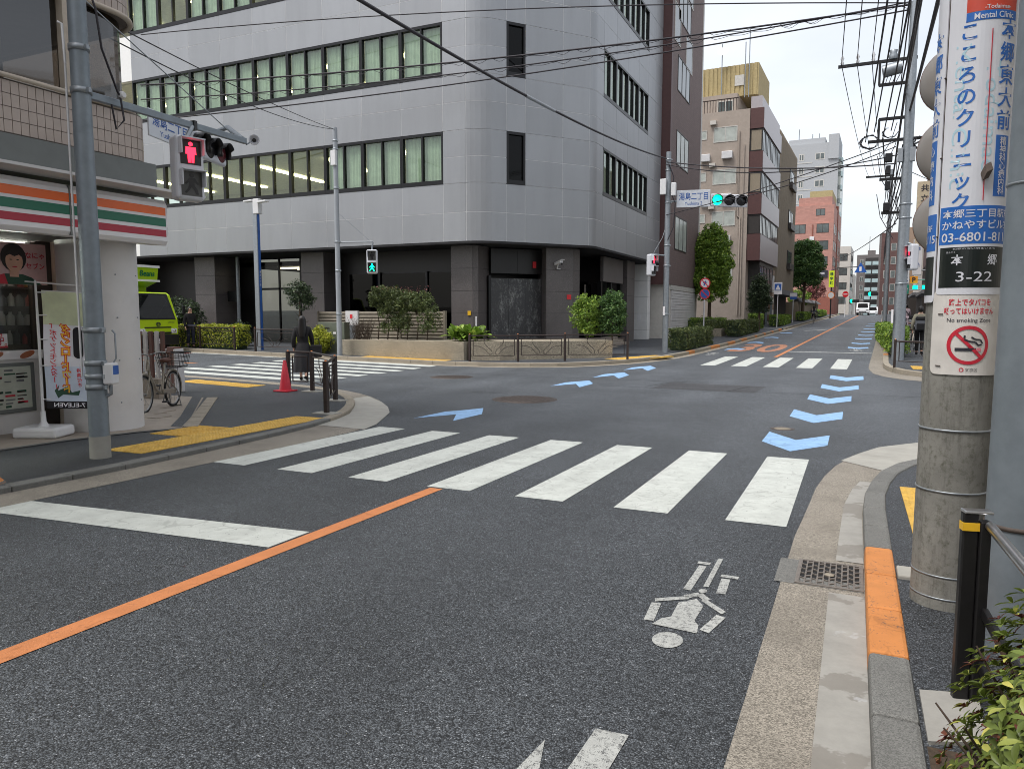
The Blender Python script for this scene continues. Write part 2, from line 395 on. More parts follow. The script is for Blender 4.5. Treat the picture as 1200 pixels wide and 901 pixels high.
def offset(pl, d):
    """shift a 2-D polyline sideways (positive = to the left of its direction)"""
    P = [Vector(p) for p in pl]; o = []
    for i, p in enumerate(P):
        a = (P[i] - P[i - 1]).normalized() if i else (P[1] - P[0]).normalized(); b = (P[i + 1] - P[i]).normalized() if i < len(P) - 1 else a
        n = Vector((-(a + b).y, (a + b).x)).normalized(); k = max(.5, n.dot(Vector((-a.y, a.x)))); o.append(tuple(p + n * d / k))
    return o
def smooth2(pl, it=2):
    for _ in range(it):
        q = [pl[0]]
        for a, b in zip(pl, pl[1:]): q += [(a[0] * .75 + b[0] * .25, a[1] * .75 + b[1] * .25), (a[0] * .25 + b[0] * .75, a[1] * .25 + b[1] * .75)]
        pl = q + [pl[-1]]
    return pl
def seglens(p): return sum((Vector(b) - Vector(a)).length for a, b in zip(p, p[1:]))
# ---------------------------------------------------------------- ground, carriageway, pavements
struct(MB().sheet([(-1500, -300), (1500, -300), (1500, 2500), (-1500, 2500)], -.14).build('ground', 'soil_base'))
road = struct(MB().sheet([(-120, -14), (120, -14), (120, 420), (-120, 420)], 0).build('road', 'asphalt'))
def farx(x, y): return x + .034 * max(0, y - 25.6)
LN = smooth2([(-7.08, -6), (-7.08, 5), (-7.2, 6.6), (-7.42, 8.6), (-7.75, 9.9), (-8.4, 11.2), (-9.4, 12.5), (-10.6, 13.5), (-12.2, 14.1), (-15, 14.4), (-60, 14.5)], 1)
LG = smooth2([(-6.6, -6), (-6.6, 6), (-6.62, 8.6), (-6.8, 9.6), (-7.5, 11), (-8.6, 12.4), (-9.7, 13.35), (-11, 14.1), (-13, 14.75), (-15, 14.9), (-60, 15)], 1)
RN = smooth2([(.12, -6), (.12, 6.6), (.16, 7.6), (.36, 8.8), (.78, 9.7), (1.6, 10.4), (3.2, 10.8), (60, 11)], 1)
RG = smooth2([(-.38, -6), (-.36, 5.6), (-.31, 6.8), (-.27, 8.1), (-.08, 9.5), (.36, 10.8), (.95, 11.6), (2, 12.1), (4, 12.4), (60, 12.6)], 1)
FL = smooth2([(-60, 22), (-13, 22), (-10.4, 22.05), (-8.9, 22.6), (-7.9, 23.6), (-6.9, 25.2), (-6.15, 28), (-5.8, 33), (-5.5, 38)], 1) + [(farx(-5.92, y), y) for y in (46, 60, 80, 110, 130, 200, 400)]
FG = [(p[0] + .0, p[1] - .3) if p[1] < 22.3 else (p[0] + .28, p[1] - .12) for p in FL]
RF = smooth2([(60, 22.6), (3.4, 22.6), (1.9, 22.9), (1.15, 23.9), (.88, 25.4), (.9, 27)], 1) + [(farx(.86, y), y) for y in (32, 46, 60, 80, 110, 130, 200, 400)]
RFG = smooth2([(60, 21.6), (3.4, 21.6), (1.5, 21.8), (.6, 23.2), (.45, 25.4), (.5, 27)], 1) + [(farx(.46, y), y) for y in (32, 46, 60, 80, 110, 130, 200, 400)]
def strip(a, b): return list(a) + list(b)[::-1]
def gutter(name, outer, kerb, m, zo=.004):
    mb = MB(); n = 40
    def rs(p, k):
        L = seglens(p); P = [Vector(q) for q in p]; o = []; acc = 0; i = 0
        for j in range(k + 1):
            t = L * j / k
            while i < len(P) - 2 and acc + (P[i + 1] - P[i]).length < t: acc += (P[i + 1] - P[i]).length; i += 1
            d = (P[i + 1] - P[i]).length; o.append(tuple(P[i].lerp(P[i + 1], min(1, (t - acc) / d))))
        return o
    A, B = outer, kerb
    mb.sheet(strip(A, B), zo); return struct(mb.build(name, m))
gutter('gutter_near_right', RG, RN, 'gutter_aggregate')
struct(MB().sheet([(-.1, -6), (.12, -6), (.12, 4.7), (-.075, 4.7)], .008).sheet([(-.05, 5.38), (.12, 5.38), (.125, 6.8), (.15, 7.5), (.25, 8.3), (.12, 8.3), (.05, 7.9), (-.02, 7.1), (-.035, 6.3)], .008).build('gutter_smooth_strip', 'gutter_smooth'))
struct(MB().sheet([(-.08, 9.5), (.12, 10.15), (.36, 10.8), (.65, 11.2), (.95, 11.6), (2, 12.1), (4, 12.4), (30, 12.5), (30, 10.95), (3.2, 10.82), (1.7, 10.42), (.85, 9.75), (.44, 8.95)], .009).build('gutter_corner_slab', 'concrete_pale'))
gutter('gutter_near_left', LG, LN, 'gutter_aggregate')
struct(MB().sheet([(-6.63, 9.05), (-6.8, 9.6), (-7.15, 10.3), (-7.5, 11), (-8.05, 11.75), (-8.65, 12.4), (-9.5, 13.12), (-9.55, 12.62), (-9.0, 12), (-8.45, 11.2), (-8, 10.5), (-7.72, 9.75), (-7.55, 9.1)], .009).build('gutter_corner_crescent', 'concrete_pale'))
struct(MB().sheet(strip(FG, FL), .004).build('gutter_far_left', 'kerb_beige')); gutter('gutter_far_right', RFG, RF, 'gutter_aggregate')
KW = .17
def pavement(name, kerb, side, h, back, m):
    inn = offset(kerb, side * KW); return struct(MB().slab(inn + back, h, .3).build(name, m))
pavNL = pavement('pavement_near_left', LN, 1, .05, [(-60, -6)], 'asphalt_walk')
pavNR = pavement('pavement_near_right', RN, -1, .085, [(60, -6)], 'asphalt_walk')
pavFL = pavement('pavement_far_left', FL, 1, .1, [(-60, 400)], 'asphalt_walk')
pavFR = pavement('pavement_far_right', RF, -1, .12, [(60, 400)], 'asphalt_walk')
def kerb(parent, pl, side, h, step, mfun, keep, name='kerb_stone', width=KW, bevel=.012):
    P = resample([tuple(q) for q in pl], step)
    for a, b in zip(P, P[1:]):
        if not keep((a + b) / 2): continue
        d = (b - a).normalized(); n = Vector((-d.y, d.x)) * side * width; e = d * .003; a2, b2 = a + e, b - e; mb = MB()
        q = [a2, b2, b2 + n, a2 + n]
        if side < 0: q = q[::-1]
        vs = [(p.x, p.y, g(p.x, p.y) - .1) for p in q] + [(p.x, p.y, g(p.x, p.y) + h) for p in q]
        mb.add(vs, [(3, 2, 1, 0), (4, 5, 6, 7), (0, 1, 5, 4), (1, 2, 6, 5), (2, 3, 7, 6), (3, 0, 4, 7)])
        mb.build(name, mfun((a + b) / 2), parent, bevel=bevel)
kerb(pavNR, RN, -1, .105, .605, lambda p: 'kerb_orange' if 3.62 < p.y < 5.45 and p.x < .3 else 'kerb_grey', lambda p: p.y > 1 and p.x < 6, bevel=.02)
kerb(pavNL, LN, 1, .06, .6, lambda p: 'kerb_grey' if p.y < 9.6 else 'kerb_beige', lambda p: p.y > 2 and p.x > -17)
def ork(p): return 'kerb_orange' if (p.y > 30 and int(p.y * .8) % 3 == 0) else 'kerb_beige'
kerb(pavFL, FL, 1, .13, .9, ork, lambda p: p.x > -27 and p.y < 58)
kerb(pavFR, RF, -1, .14, .8, lambda p: 'kerb_orange' if p.y > 29 and int(p.y * .9) % 3 == 0 else 'kerb_beige', lambda p: p.x < 5 and p.y < 52)
for pv, pl, sd, h in ((pavFL, FL, 1, .13), (pavFR, RF, -1, .14)):
    far = [q for q in pl if q[1] > 51]; st = offset(far, sd * KW)
    MB().slab(strip(far, st), h, .25).build('kerb_run', 'kerb_beige', pv, kind='stuff')
# ---- drain grating set in the gutter
gt = thing('drain_grate', 'rusty dark iron drain grating set in the gutter by the orange kerb', 'drain grate', (-.08, 5.03, g(0, 5.03) + .006))
zg = g(0, 5.03)
MB().sheet([(-.395, 4.78), (.12, 4.78), (.12, 5.29), (-.395, 5.29)], .006).build('pit_surround', 'kerb_grey', gt)
mb = MB()
for a in ((-.275, -.255, 4.79, 5.28), (.098, .117, 4.79, 5.28)): mb.box(*a, zg - .02, zg + .016)
for a in ((-.255, .098, 4.79, 4.81), (-.255, .098, 5.26, 5.28)): mb.box(*a, zg - .02, zg + .0155)
mb.build('frame', 'grate_iron', gt)
MB().box(-.255, .098, 4.81, 5.26, zg + .0065, zg + .0075).build('pit', 'rubber', gt)
mb = MB()
for i in range(11):
    x = -.255 + .353 * i / 10
    for k in range(5):
        y0 = 4.815 + k * .09 + (.045 if i % 2 else 0)
        y0b = min(y0 + .09, 5.26)
        # zig-zag bars make the honeycomb
        if i < 10: mb.obox((x + .0176, y0, zg + .012), (.0195, .012 * (1 if i % 2 else -1), 0), (-.003, .006, 0), (0, 0, .004))
    mb.box(x - .0045, x + .0045, 4.81, 5.26, zg + .008, zg + .0148)
mb.build('bars', 'grate_iron', gt)
MB().lathe([(.03, 0), (.028, .006), (.001, .007)], (-.08, 5.02, zg + .012), 14).build('lifting_boss', 'kerb_beige', gt)
# ---- painted markings belong to the road
def mark(name, polys, m, zo=.004):
    mb = MB()
    for p in polys: mb.sheet(p, zo)
    return mb.build(name, m, road)
for i in range(7):
    x = -6.62 + i * .953
    mark('crosswalk_stripe', [[(x, 6.14), (x + .475, 6.14), (x + .475, 9.42), (x, 9.42)]], 'paint_white')
for i in range(5):
    x = -4.62 + i * .998
    mark('crosswalk_stripe', [[(x, 25), (x + .48, 25), (x + .62, 29.4), (x + .14, 29.4)]], 'paint_white')
for i in range(7):
    y = 15.35 + i * .98
    mark('crosswalk_stripe', [[(-18.8, y), (-12.85, y), (-12.85, y + .48), (-18.8, y + .48)]], 'paint_white')
mark('stop_line', [[(-6.6, 3.66), (-3.73, 3.93), (-3.73, 4.37), (-6.6, 4.06)]], 'paint_white')
mark('centre_line', [[(-3.72, -8), (-3.57, -8), (-3.56, 6.1), (-3.7, 6.1)]], 'paint_orange')
mark('centre_line', [[(farx(-2.88, y), y) for y in (29.7, 75, 130, 300)] + [(farx(-2.73, y), y) for y in (300, 130, 75, 29.7)]], 'paint_orange')
mark('stop_line', [[(-2.5, 33.0), (.75, 32.9), (.76, 33.3), (-2.48, 33.4)]], 'paint_worn')
mark('stop_line', [[(-31, 18.2), (-30.6, 18.2), (-30.6, 21.6), (-31, 21.6)]], 'paint_white')
mark('centre_line', [[(-60, 18.0), (-20, 17.95), (-20, 18.1), (-60, 18.15)]], 'paint_orange')
mark('red_surface', [[(-60, 18.6), (-24, 18.6), (-24, 21.5), (-60, 21.5)]], 'paint_redbrown', .002)
mark('edge_line', [[(-60, 21.5), (-19.5, 21.5), (-19.5, 21.65), (-60, 21.65)]], 'paint_white')
def chevron(cx, y0, w, arm, t, flip=1, mat_='paint_blue'):
    """blue bicycle arrow: two slabs meeting in a point"""
    h = w / 2
    pts = [(cx - h, y0 + arm), (cx, y0), (cx + h, y0 + arm), (cx + h, y0 + arm + t), (cx, y0 + t), (cx - h, y0 + arm + t)] if flip > 0 else \
          [(cx - h, y0 - arm), (cx - h, y0 - arm - t), (cx, y0 - t), (cx + h, y0 - arm - t), (cx + h, y0 - arm), (cx, y0)]
    mark('bicycle_arrow', [pts], mat_)
for k, (cx, y0) in enumerate(((-.68, 9.95), (-.54, 12.95), (-.41, 15.85), (-.26, 18.55), (-.13, 21.25))): chevron(cx, y0, .84, .7 if k < 4 else .55, 1.03)
for cx, y0 in ((-6.33, 12.4), (-6.4, 18.8), (-6.25, 21.6), (-6.1, 24.2)): chevron(cx, y0, .76, .8, 1.05, -1)
for y0 in (36, 40, 45, 50, 56, 62, 69, 77): chevron(farx(-.15, y0), y0, .84, .6, 1.0, 1, 'paint_blue'); 
for y0 in (35, 41, 47, 54): chevron(farx(-5.1, y0), y0, .76, .6, 1.0, -1, 'paint_blue')
# bicycle rider symbol, stencilled (head nearest the camera)
def biker(cx, cy, k, fy=1, m='paint_stencil'):
    def q(x, y): return (cx + x * k * .62, cy + y * k * fy)
    def bar(a, b, t):
        a, b = Vector(a), Vector(b); n = (b - a).normalized(); n = Vector((-n.y, n.x)) * t / 2; return [q(*(a - n)), q(*(b - n)), q(*(b + n)), q(*(a + n))]
    c = [q(.12 * math.cos(t), .095 * math.sin(t)) for t in np.linspace(0, 6.283, 20)[:-1]]
    ps = [c, [q(-.19, .16), q(.19, .14), q(.17, .24), q(.12, .3), q(.13, .52), q(.04, .62), q(-.03, .56), q(-.09, .52), q(-.08, .3), q(-.15, .25)],
          bar((-.235, .2), (-.27, .46), .085), bar((.235, .18), (.31, .42), .085), bar((-.3, .5), (-.03, .62), .05), bar((.32, .47), (.1, .62), .05),
          bar((-.07, .62), (.04, .7), .06), bar((.04, .7), (.14, .62), .06), bar((-.09, .74), (-.08, 1.22), .075), bar((.06, .84), (.05, 1.42), .05),
          [q(.04 * math.cos(t) + .055, .76 + .035 * math.sin(t)) for t in np.linspace(0, 6.283, 12)[:-1]],
          bar((.22, .76), (.2, 1.03), .085), bar((-.15, 1.28), (-.02, 1.28), .05), bar((.14, 1.08), (.31, 1.08), .05)]
    for p in ps: mark('bicycle_symbol', [p], m)
biker(-.8, 3.62, 1.03)
biker(farx(-.25, 36), 34.4, 1.3, 1, 'paint_worn'); biker(-5.25, 31.5, 1.2, -1, 'paint_worn')
# start of the arrow at the picture's lower edge
mark('lane_arrow', [[(-.885, 1.9), (-.75, 1.9), (-.735, 2.68), (-.868, 2.67)]], 'paint_stencil'); mark('lane_arrow', [[(-1.02, 2.51), (-1.06, 2.1), (-.98, 1.9), (-.93, 2.2)]], 'paint_stencil')
# 30 painted in orange, read from the far lane
mb = MB(); text_into(mb, '30', (0, 0, 0), (1, 0, 0), (0, 1, 0), w=2.1, h=6.2, bold=.02)
vs = [(-3.85 + x + .03 * y, 35.6 + y) for x, y, _ in mb.v]; mb.v = [(x, y, g(x, y) + .004) for x, y in vs]; mb.build('speed_numeral', 'paint_orange_worn', road)
mark('crossing_mark', [[(farx(-4.4, 57), 57), (farx(-4.2, 57), 57), (farx(-3.3, 60), 60), (farx(-3.5, 60), 60)], [(farx(-3.6, 58), 58), (farx(-3.4, 58), 58), (farx(-2.9, 61), 61), (farx(-3.1, 61), 61)]], 'paint_worn')
# crack sealing and patched trench
mb = MB()
def crack(pts, w):
    for a, b in zip(pts, pts[1:]):
        a, b = Vector(a), Vector(b); n = (b - a).normalized(); n = Vector((-n.y, n.x)) * w; mb.sheet([tuple(a - n), tuple(b - n), tuple(b + n), tuple(a + n)], .0025)
rr = random.Random(3)
for y0, xa, xb in ((19.4, -12, -3.2), (17.6, -5.6, -.2), (18.0, .2, 7), (14.9, -7.9, -7)):
    x = xa; p = [(x, y0)]
    while x < xb: x += rr.uniform(.25, .6); p.append((x, y0 + rr.uniform(-.05, .05)))
    crack(p, .012)
for pts in ([(-4.6, 17.7), (-4.3, 19.2), (-3.4, 19.7)], [(-2.6, 17.4), (-2.3, 18.8), (-1.8, 19.1)]): crack(pts, .012)
mb.build('crack', 'rubber', road, kind='stuff')
asphalt('asphalt_patch', srgb(34, 34, 36), srgb(78, 79, 82), srgb(120, 122, 122), .6)
mark('road_patch', [[(-4.4, 17.5), (-2.0, 17.35), (-1.9, 19.0), (-4.3, 19.2)]], 'asphalt_patch', .0015); mark('road_patch', [[(2.2, 15.5), (9.5, 15.6), (9.5, 16.5), (2.2, 16.4)]], 'asphalt_patch', .0015)
# manhole covers
def manhole(x, y, r, label, m='cast_iron'):
    t = thing('manhole_cover', label, 'manhole cover', (x, y, g(x, y)), 0, 'manhole covers in the crossing')
    MB().lathe([(r + .06, -.02), (r + .06, .005), (r + .005, .006)], (0, 0, 0), 28, cap=False).build('rim', 'cast_iron', t, local=True)
    mb = MB().lathe([(r, .004), (r, .008), (.01, .008)], (0, 0, 0), 28)
    for i in range(-4, 5):
        for j in range(-4, 5):
            if math.hypot(i, j) < 4.3: mb.box(i * r / 5 - r * .06, i * r / 5 + r * .06, j * r / 5 - r * .06, j * r / 5 + r * .06, .007, .012)
    mb.build('lid', m, t, local=True)
manhole(-10.3, 18.2, .55, 'iron manhole cover in the road close to the far zebra crossing')
manhole(-6.2, 14.05, .62, 'iron manhole cover in mid junction between the blue arrows')
manhole(-.95, 12.1, .12, 'small pale valve cover beside the nearest blue chevron', 'kerb_beige')
# ---- yellow tactile blocks (30 cm, domed)
def tactile_mesh(kind):
    mb = MB().box(-.148, .148, -.148, .148, -.02, .012)
    if kind == 'dome':
        for i in range(5):
            for j in range(5): mb.lathe([(.017, .012), (.012, .017), (.002, .0175)], ((i - 2) * .057, (j - 2) * .057, 0), 6, cap=False)
    else:
        for i in range(4): mb.box((i - 1.5) * .072 - .016, (i - 1.5) * .072 + .016, -.13, .13, .012, .0175)
    o = mb.build('tactile_block', 'tactile_yellow', local=True); me = o.data; bpy.data.objects.remove(o); return me
TD, TB = tactile_mesh('dome'), tactile_mesh('bar')
def tactile(parent, org, rz, cells, h, kind='dome'):
    for i, j in cells:
        c, s_ = math.cos(rz), math.sin(rz); x, y = org[0] + (i * c - j * s_) * .3, org[1] + (i * s_ + j * c) * .3
        o = inst('tactile_block', TD if kind == 'dome' else TB, parent, (x, y, g(x, y) + h - .004), (0, 0, rz)); o.rotation_euler.x = -.015 if y < 12 else 0
tactile(pavNL, (-7.72, 6.1), R(3), [(i, j) for i in (-1, 0) for j in range(11)] + [(i, 11 + (i < 0) * 0) for i in (-1, 0)], .05)
tactile(pavNL, (-7.72, 6.1), R(3), [(-2 - i, j) for i in range(2) for j in (4, 5, 6)], .05, 'bar')
tactile(pavNL, (-15.2, 13.35), R(-2), [(i, j) for i in range(8) for j in (0, 1)], .05)
tactile(pavNR, (.6, 6.12), 0, [(i, j) for i in range(4) for j in range(9) if j < 6 + 2 * i], .085)
tactile(pavFL, (-16.4, 22.5), 0, [(i, j) for i in range(12) for j in (0, 1)], .1)
tactile(pavFL, (-7.6, 26.0), R(-28), [(i, j) for i in range(3) for j in range(-2, 7)], .1)
tactile(pavFR, (1.75, 24.4), R(0), [(i, j) for i in range(4) for j in range(4)], .12)
# beige paving by the shop corner, with a pale joint line
MB().sheet([(-60, -4), (-9.25, -4), (-9.25, 6.2), (-9.1, 7.1), (-8.85, 7.65), (-9.7, 8.6), (-12.1, 11.05), (-60, 11.1)], .056).build('paved_forecourt', 'paver_beige', pavNL)
crk = MB()
for a, b in (((-9.25, -4), (-9.25, 6.2)), ((-9.25, 6.2), (-9.1, 7.1)), ((-9.1, 7.1), (-8.85, 7.65))):
    a, b = Vector(a), Vector(b); n = (b - a).normalized(); n = Vector((-n.y, n.x)) * .05; crk.sheet([tuple(a - n), tuple(b - n), tuple(b + n), tuple(a + n)], .061)
crk.build('paving_border', 'kerb_grey', pavNL)
MB().sheet([(-9.15, 7.72), (-8.95, 7.74), (-9.78, 8.66), (-12.2, 11.1), (-12.45, 11.08), (-9.98, 8.62)], .0605).build('dark_band', 'asphalt_walk', pavNL)
for k in range(8):
    a = Vector((-8.93, 7.76)).lerp(Vector((-12.0, 11.05)), k / 8); b = Vector((-8.93, 7.76)).lerp(Vector((-12.0, 11.05)), (k + 1) / 8 - .006); n = Vector((.74, .68)) * .2
    MB().slab([tuple(a), tuple(a + n), tuple(b + n), tuple(b)], .066, .05).build('border_stone', 'kerb_beige', pavNL, bevel=.006)
for i in range(12):
    for j in range(5):
        x, y = -11.8 + .31 * i + (.15 if j % 2 else 0), 8.4 + .31 * j
        if x < -9.9 - (y - 8.4) * 1.0 - .25 and x > -13.2: MB().box(x - .15, x + .15, y - .15, y + .15, g(x, y) + .04, g(x, y) + .066).build('paver', 'paver_beige', pavNL)
# ---------------------------------------------------------------- office building on the far corner
def metalpanel():
    t = NT('metal_panel'); c = srgb(152, 154, 157)
    o = t.n('ObjectInfo').outputs['Random']
    a = t.ramp(o, [(0, sc(c, .92)), (1, sc(c, 1.05))]); a = t.mix(t.ramp(t.noise(.8, 6, .65, (2.4, 2.4, .35)), [(.42, 0), (.75, .3)]), a, sc(c, .68))
    t.col(a); t.bump(t.noise(.9, 2), .12, .05); t.fin(.4, .35, .5)
metalpanel()
mat('seam_pale', srgb(228, 228, 226), .6, var=.03)
def granite(name, c):
    t = NT(name); sp = t.n('SeparateColor'); t.l(t.voro(70), sp.inputs[0]); a = t.ramp(sp.outputs[0], [(0, sc(c, .4)), (.5, c), (.9, sc(c, 1.5)), (1, sc(c, 2.3))])
    t.col(t.mix(.55, a, t.ramp(t.noise(1.4, 5), [(.3, sc(c, .8)), (.7, sc(c, 1.15))]))); t.fin(.42, 0, .5)
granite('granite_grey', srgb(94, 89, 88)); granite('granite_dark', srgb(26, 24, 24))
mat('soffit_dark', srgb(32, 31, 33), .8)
glass('office_glass', (.84, .9, .85), .03); glass('dark_glass', (.14, .14, .14), -.01)
def curtainmat(name, c):
    t = NT(name); t.col(t.ramp(t.noise(3, 4), [(.3, sc(c, .85)), (.7, sc(c, 1.1))])); t.fin(.9, spec=.1)
curtainmat('curtain_green', srgb(204, 210, 194)); curtainmat('curtain_beige', srgb(168, 158, 142))
mat('ceiling_white', srgb(200, 202, 190), .9); mat('room_wall', srgb(150, 150, 138), .9); emis('tube_light', (1, .86, .5), 9); emis('lobby_light', (1, .9, .72), 4)
off = thing('office_building', 'silver metal panel office building with rounded corner and black window bands', 'building', (-14, 27, g(-14, 26)))
PATH = [Vector((-37.15, 25.3)), Vector((-13.1, 25.3)), Vector((-9.85, 29.35)), Vector((-9.85, 40.55))]
def fillet(path, rads, n=7):
    o = [path[0]]
    for a, b, c, r in zip(path, path[1:], path[2:], rads):
        u = (a - b).normalized(); v = (c - b).normalized(); ang = u.angle(v); d = r / math.tan(ang / 2); p, q = b + u * d, b + v * d
        cen = b + (u + v).normalized() * (r / math.sin(ang / 2)); a0 = math.atan2(*(p - cen).yx); a1 = math.atan2(*(q - cen).yx)
        da = (a1 - a0 + math.pi) % (2 * math.pi) - math.pi
        o += [cen + Vector((math.cos(a0 + da * k / n), math.sin(a0 + da * k / n))) * r for k in range(n + 1)]
    return o + [path[-1]]
FP = fillet(PATH, (1.6, 1.0)); CUM = [0]
for a, b in zip(FP, FP[1:]): CUM.append(CUM[-1] + (b - a).length)
def pp(s):
    for i in range(len(CUM) - 1):
        if s <= CUM[i + 1] + 1e-9: return FP[i].lerp(FP[i + 1], (s - CUM[i]) / (CUM[i + 1] - CUM[i]))
    return FP[-1]
def s_at_x(x): return x + 37.15
SR = CUM[-1]
def s_at_y(y): return SR - (40.55 - y)
def sweep(mb, s0, s1, z0, z1, d0, d1, m=0):
    """slab that follows the facade line between arc lengths s0, s1; d = depth behind the face"""
    ss = [s0] + [c for c in CUM if s0 + .02 < c < s1 - .02] + [s1]; P = [pp(s) for s in ss]
    nn = []
    for s in ss:
        t = (pp(min(SR, s + .01)) - pp(max(0, s - .01))).normalized(); nn.append(Vector((-t.y, t.x)))
    A = [p + n * d0 for p, n in zip(P, nn)]; B = [p + n * d1 for p, n in zip(P, nn)]; k = len(P)
    V = [(*p, z) for z in (z0, z1) for p in A] + [(*p, z) for z in (z0, z1) for p in B]
    F = []
    for i in range(k - 1):
        F += [(i, i + 1, k + i + 1, k + i), (2 * k + i + 1, 2 * k + i, 3 * k + i, 3 * k + i + 1), (i + 1, i, 2 * k + i, 2 * k + i + 1), (k + i, k + i + 1, 3 * k + i + 1, 3 * k + i)]
    F += [(0, k, 3 * k, 2 * k), (k - 1, 3 * k - 1, 4 * k - 1, 2 * k - 1)]
    return mb.add(V, F, m)
Z0, ZT = 4.38, 22.75
sA = s_at_x(-14.62); sB0, sB1 = sA + 2.62, sA + 3.42; sC0, sC1 = s_at_y(30.45), s_at_y(37.7)
wins = [(6.58, 8.55), (10.6, 12.58), (14.65, 16.6), (18.7, 20.65)]
rows = [Z0, 5.48, 6.58, 7.56, 8.55, 9.58, 10.6, 11.6, 12.58, 13.6, 14.65, 15.6, 16.6, 17.65, 18.7, 19.7, 20.65, 21.7, ZT]
cols = [sA - 1.88 * k for k in range(12, -1, -1)] + [sA + 1.0, sB0, sB1, sA + 5.1, sA + 6.35, sC0] + [sC0 + (sC1 - sC0) * k / 4 for k in range(1, 5)] + [sC1 + 1.45, SR]
def inwin(s0, s1, z0):
    w_ = any(a - .05 < z0 < b - .05 for a, b in wins); return w_ and (s1 <= sA + .01 or (abs(s0 - sB0) < .01) or (s0 >= sC0 - .01 and s1 <= sC1 + .01))
core = MB(); sweep(core, 0, SR, Z0 + .01, 6.56, .007, .25)
for (a, b), nx in zip(wins, [w_[0] for w_ in wins[1:]] + [ZT]): sweep(core, 0, SR, b + .02, nx - .02, .007, .25)
for a, b in wins:
    sweep(core, sA + .02, sB0 - .02, a, b, .007, .25); sweep(core, sB1 + .02, sC0 - .02, a, b, .007, .25); sweep(core, sC1 + .02, SR, a, b, .007, .25)
core.build('wall_core', 'seam_pale', off)
for z0, z1 in zip(rows, rows[1:]):
    for s0, s1 in zip(cols, cols[1:]):
        if inwin(s0, s1, z0) or s0 < 5: continue
        mb = MB(); sweep(mb, s0 + .008, s1 - .008, z0 + .009, z1 - .009, 0, .006); mb.build('facade_panel', 'metal_panel', off)
mb = MB(); sweep(mb, 0, SR, ZT + .002, ZT + .35, -.03, .5); mb.build('roof_coping', 'metal_panel', off)
def winmod(s0, s1, z0, z1, n, curt, name='window'):
    mb = MB(); fr = .07
    sweep(mb, s0, s1, z0, z0 + .16, -.015, .16); sweep(mb, s0, s1, z1 - .1, z1, -.01, .16)
    sweep(mb, s0, s0 + fr, z0 + .16, z1 - .1, -.005, .16); sweep(mb, s1 - fr, s1, z0 + .16, z1 - .1, -.005, .16)
    for k in range(1, n):
        c = s0 + (s1 - s0) * k / n; sweep(mb, c - .035, c + .035, z0 + .16, z1 - .1, .005, .15)
    wo_ = mb.build(name, 'window_black', off)
    for k in range(n):
        a, b = s0 + (s1 - s0) * k / n + .04, s0 + (s1 - s0) * (k + 1) / n - .04
        q = MB(); sweep(q, a, b, z0 + .15, z1 - .09, .08, .088); q.build('pane', 'office_glass' if curt != 'dark' else 'dark_glass', wo_)
    if curt and curt != 'room':
        q = MB(); m_ = int((s1 - s0) / .05); V = []
        for i in range(m_ + 1):
            s = s0 + .08 + (s1 - s0 - .16) * i / m_; p = pp(s); t = (pp(min(SR, s + .01)) - pp(max(0, s - .01))).normalized(); nn = Vector((-t.y, t.x)) * (.2 + .03 * math.sin(i * 1.9) + .015 * math.sin(i * .7))
            V += [(*(p + nn), z0), (*(p + nn), z1)]
        q.add(V, [(2 * i, 2 * i + 2, 2 * i + 3, 2 * i + 1) for i in range(m_)], 0, True); q.build('curtain', 'curtain_green' if curt != 'dark' else 'curtain_beige', wo_)
for fl, (z0, z1) in enumerate(wins):
    for k in range(12):
        if cols[k] < 5: continue
        full = not (fl == 0 and 3 <= k <= 8) and not (fl == 2 and k in (4, 7, 8))
        winmod(cols[k] + .003, cols[k + 1] - .003, z0, z1, 2, 'yes' if full else 'room')
    winmod(sB0 + .01, sB1 - .01, z0, z1, 1, 'dark')
    for k in range(4): winmod(sC0 + (sC1 - sC0) * k / 4 + .003, sC0 + (sC1 - sC0) * (k + 1) / 4 - .003, z0, z1, 2, 'yes')
    # office floor behind: ceiling, back wall, tube lights running into the depth
    MB().box(-37, -13.8, 25.6, 33, z1 - .02, z1 + .05).box(-10.3, -10.25 + .01, 30.3, 38, z1 - .02, z1 + .05).build('ceiling', 'ceiling_white', off)
    MB().box(-37, -13.8, 33, 33.1, z0 - 1, z1).box(-37, -13.8, 25.6, 33, z0 - 1.05, z0 - 1).build('room_shell', 'room_wall', off)
    for i in range(5):
        x = -33.5 + i * 3.9; MB().box(x, x + .18, 27.2, 31.8, z1 - .1, z1 - .03).build('tube_light', 'tube_light', off)
# ground floor: soffit, dark glazed recess, granite pillars in slabs
def inset(s0, s1, z0, z1, d0, d1, name, m): mb = MB(); sweep(mb, s0, s1, z0, z1, d0, d1); return mb.build(name, m, off)
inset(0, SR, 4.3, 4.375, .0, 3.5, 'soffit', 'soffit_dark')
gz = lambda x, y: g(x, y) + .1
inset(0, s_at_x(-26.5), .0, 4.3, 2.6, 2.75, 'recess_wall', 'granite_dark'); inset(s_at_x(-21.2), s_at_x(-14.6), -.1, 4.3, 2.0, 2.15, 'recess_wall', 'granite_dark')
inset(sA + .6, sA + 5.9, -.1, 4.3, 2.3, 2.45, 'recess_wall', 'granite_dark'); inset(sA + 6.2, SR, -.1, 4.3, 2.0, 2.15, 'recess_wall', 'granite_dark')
inset(s_at_x(-20.6), s_at_x(-15), .9, 3.35, 1.93, 1.97, 'display_window', 'dark_glass'); inset(s_at_x(-19.0), s_at_x(-18.9), .9, 3.4, 1.85, 1.99, 'mullion', 'window_black'); inset(s_at_x(-16.6), s_at_x(-16.5), .9, 3.4, 1.85, 1.99, 'mullion', 'window_black')
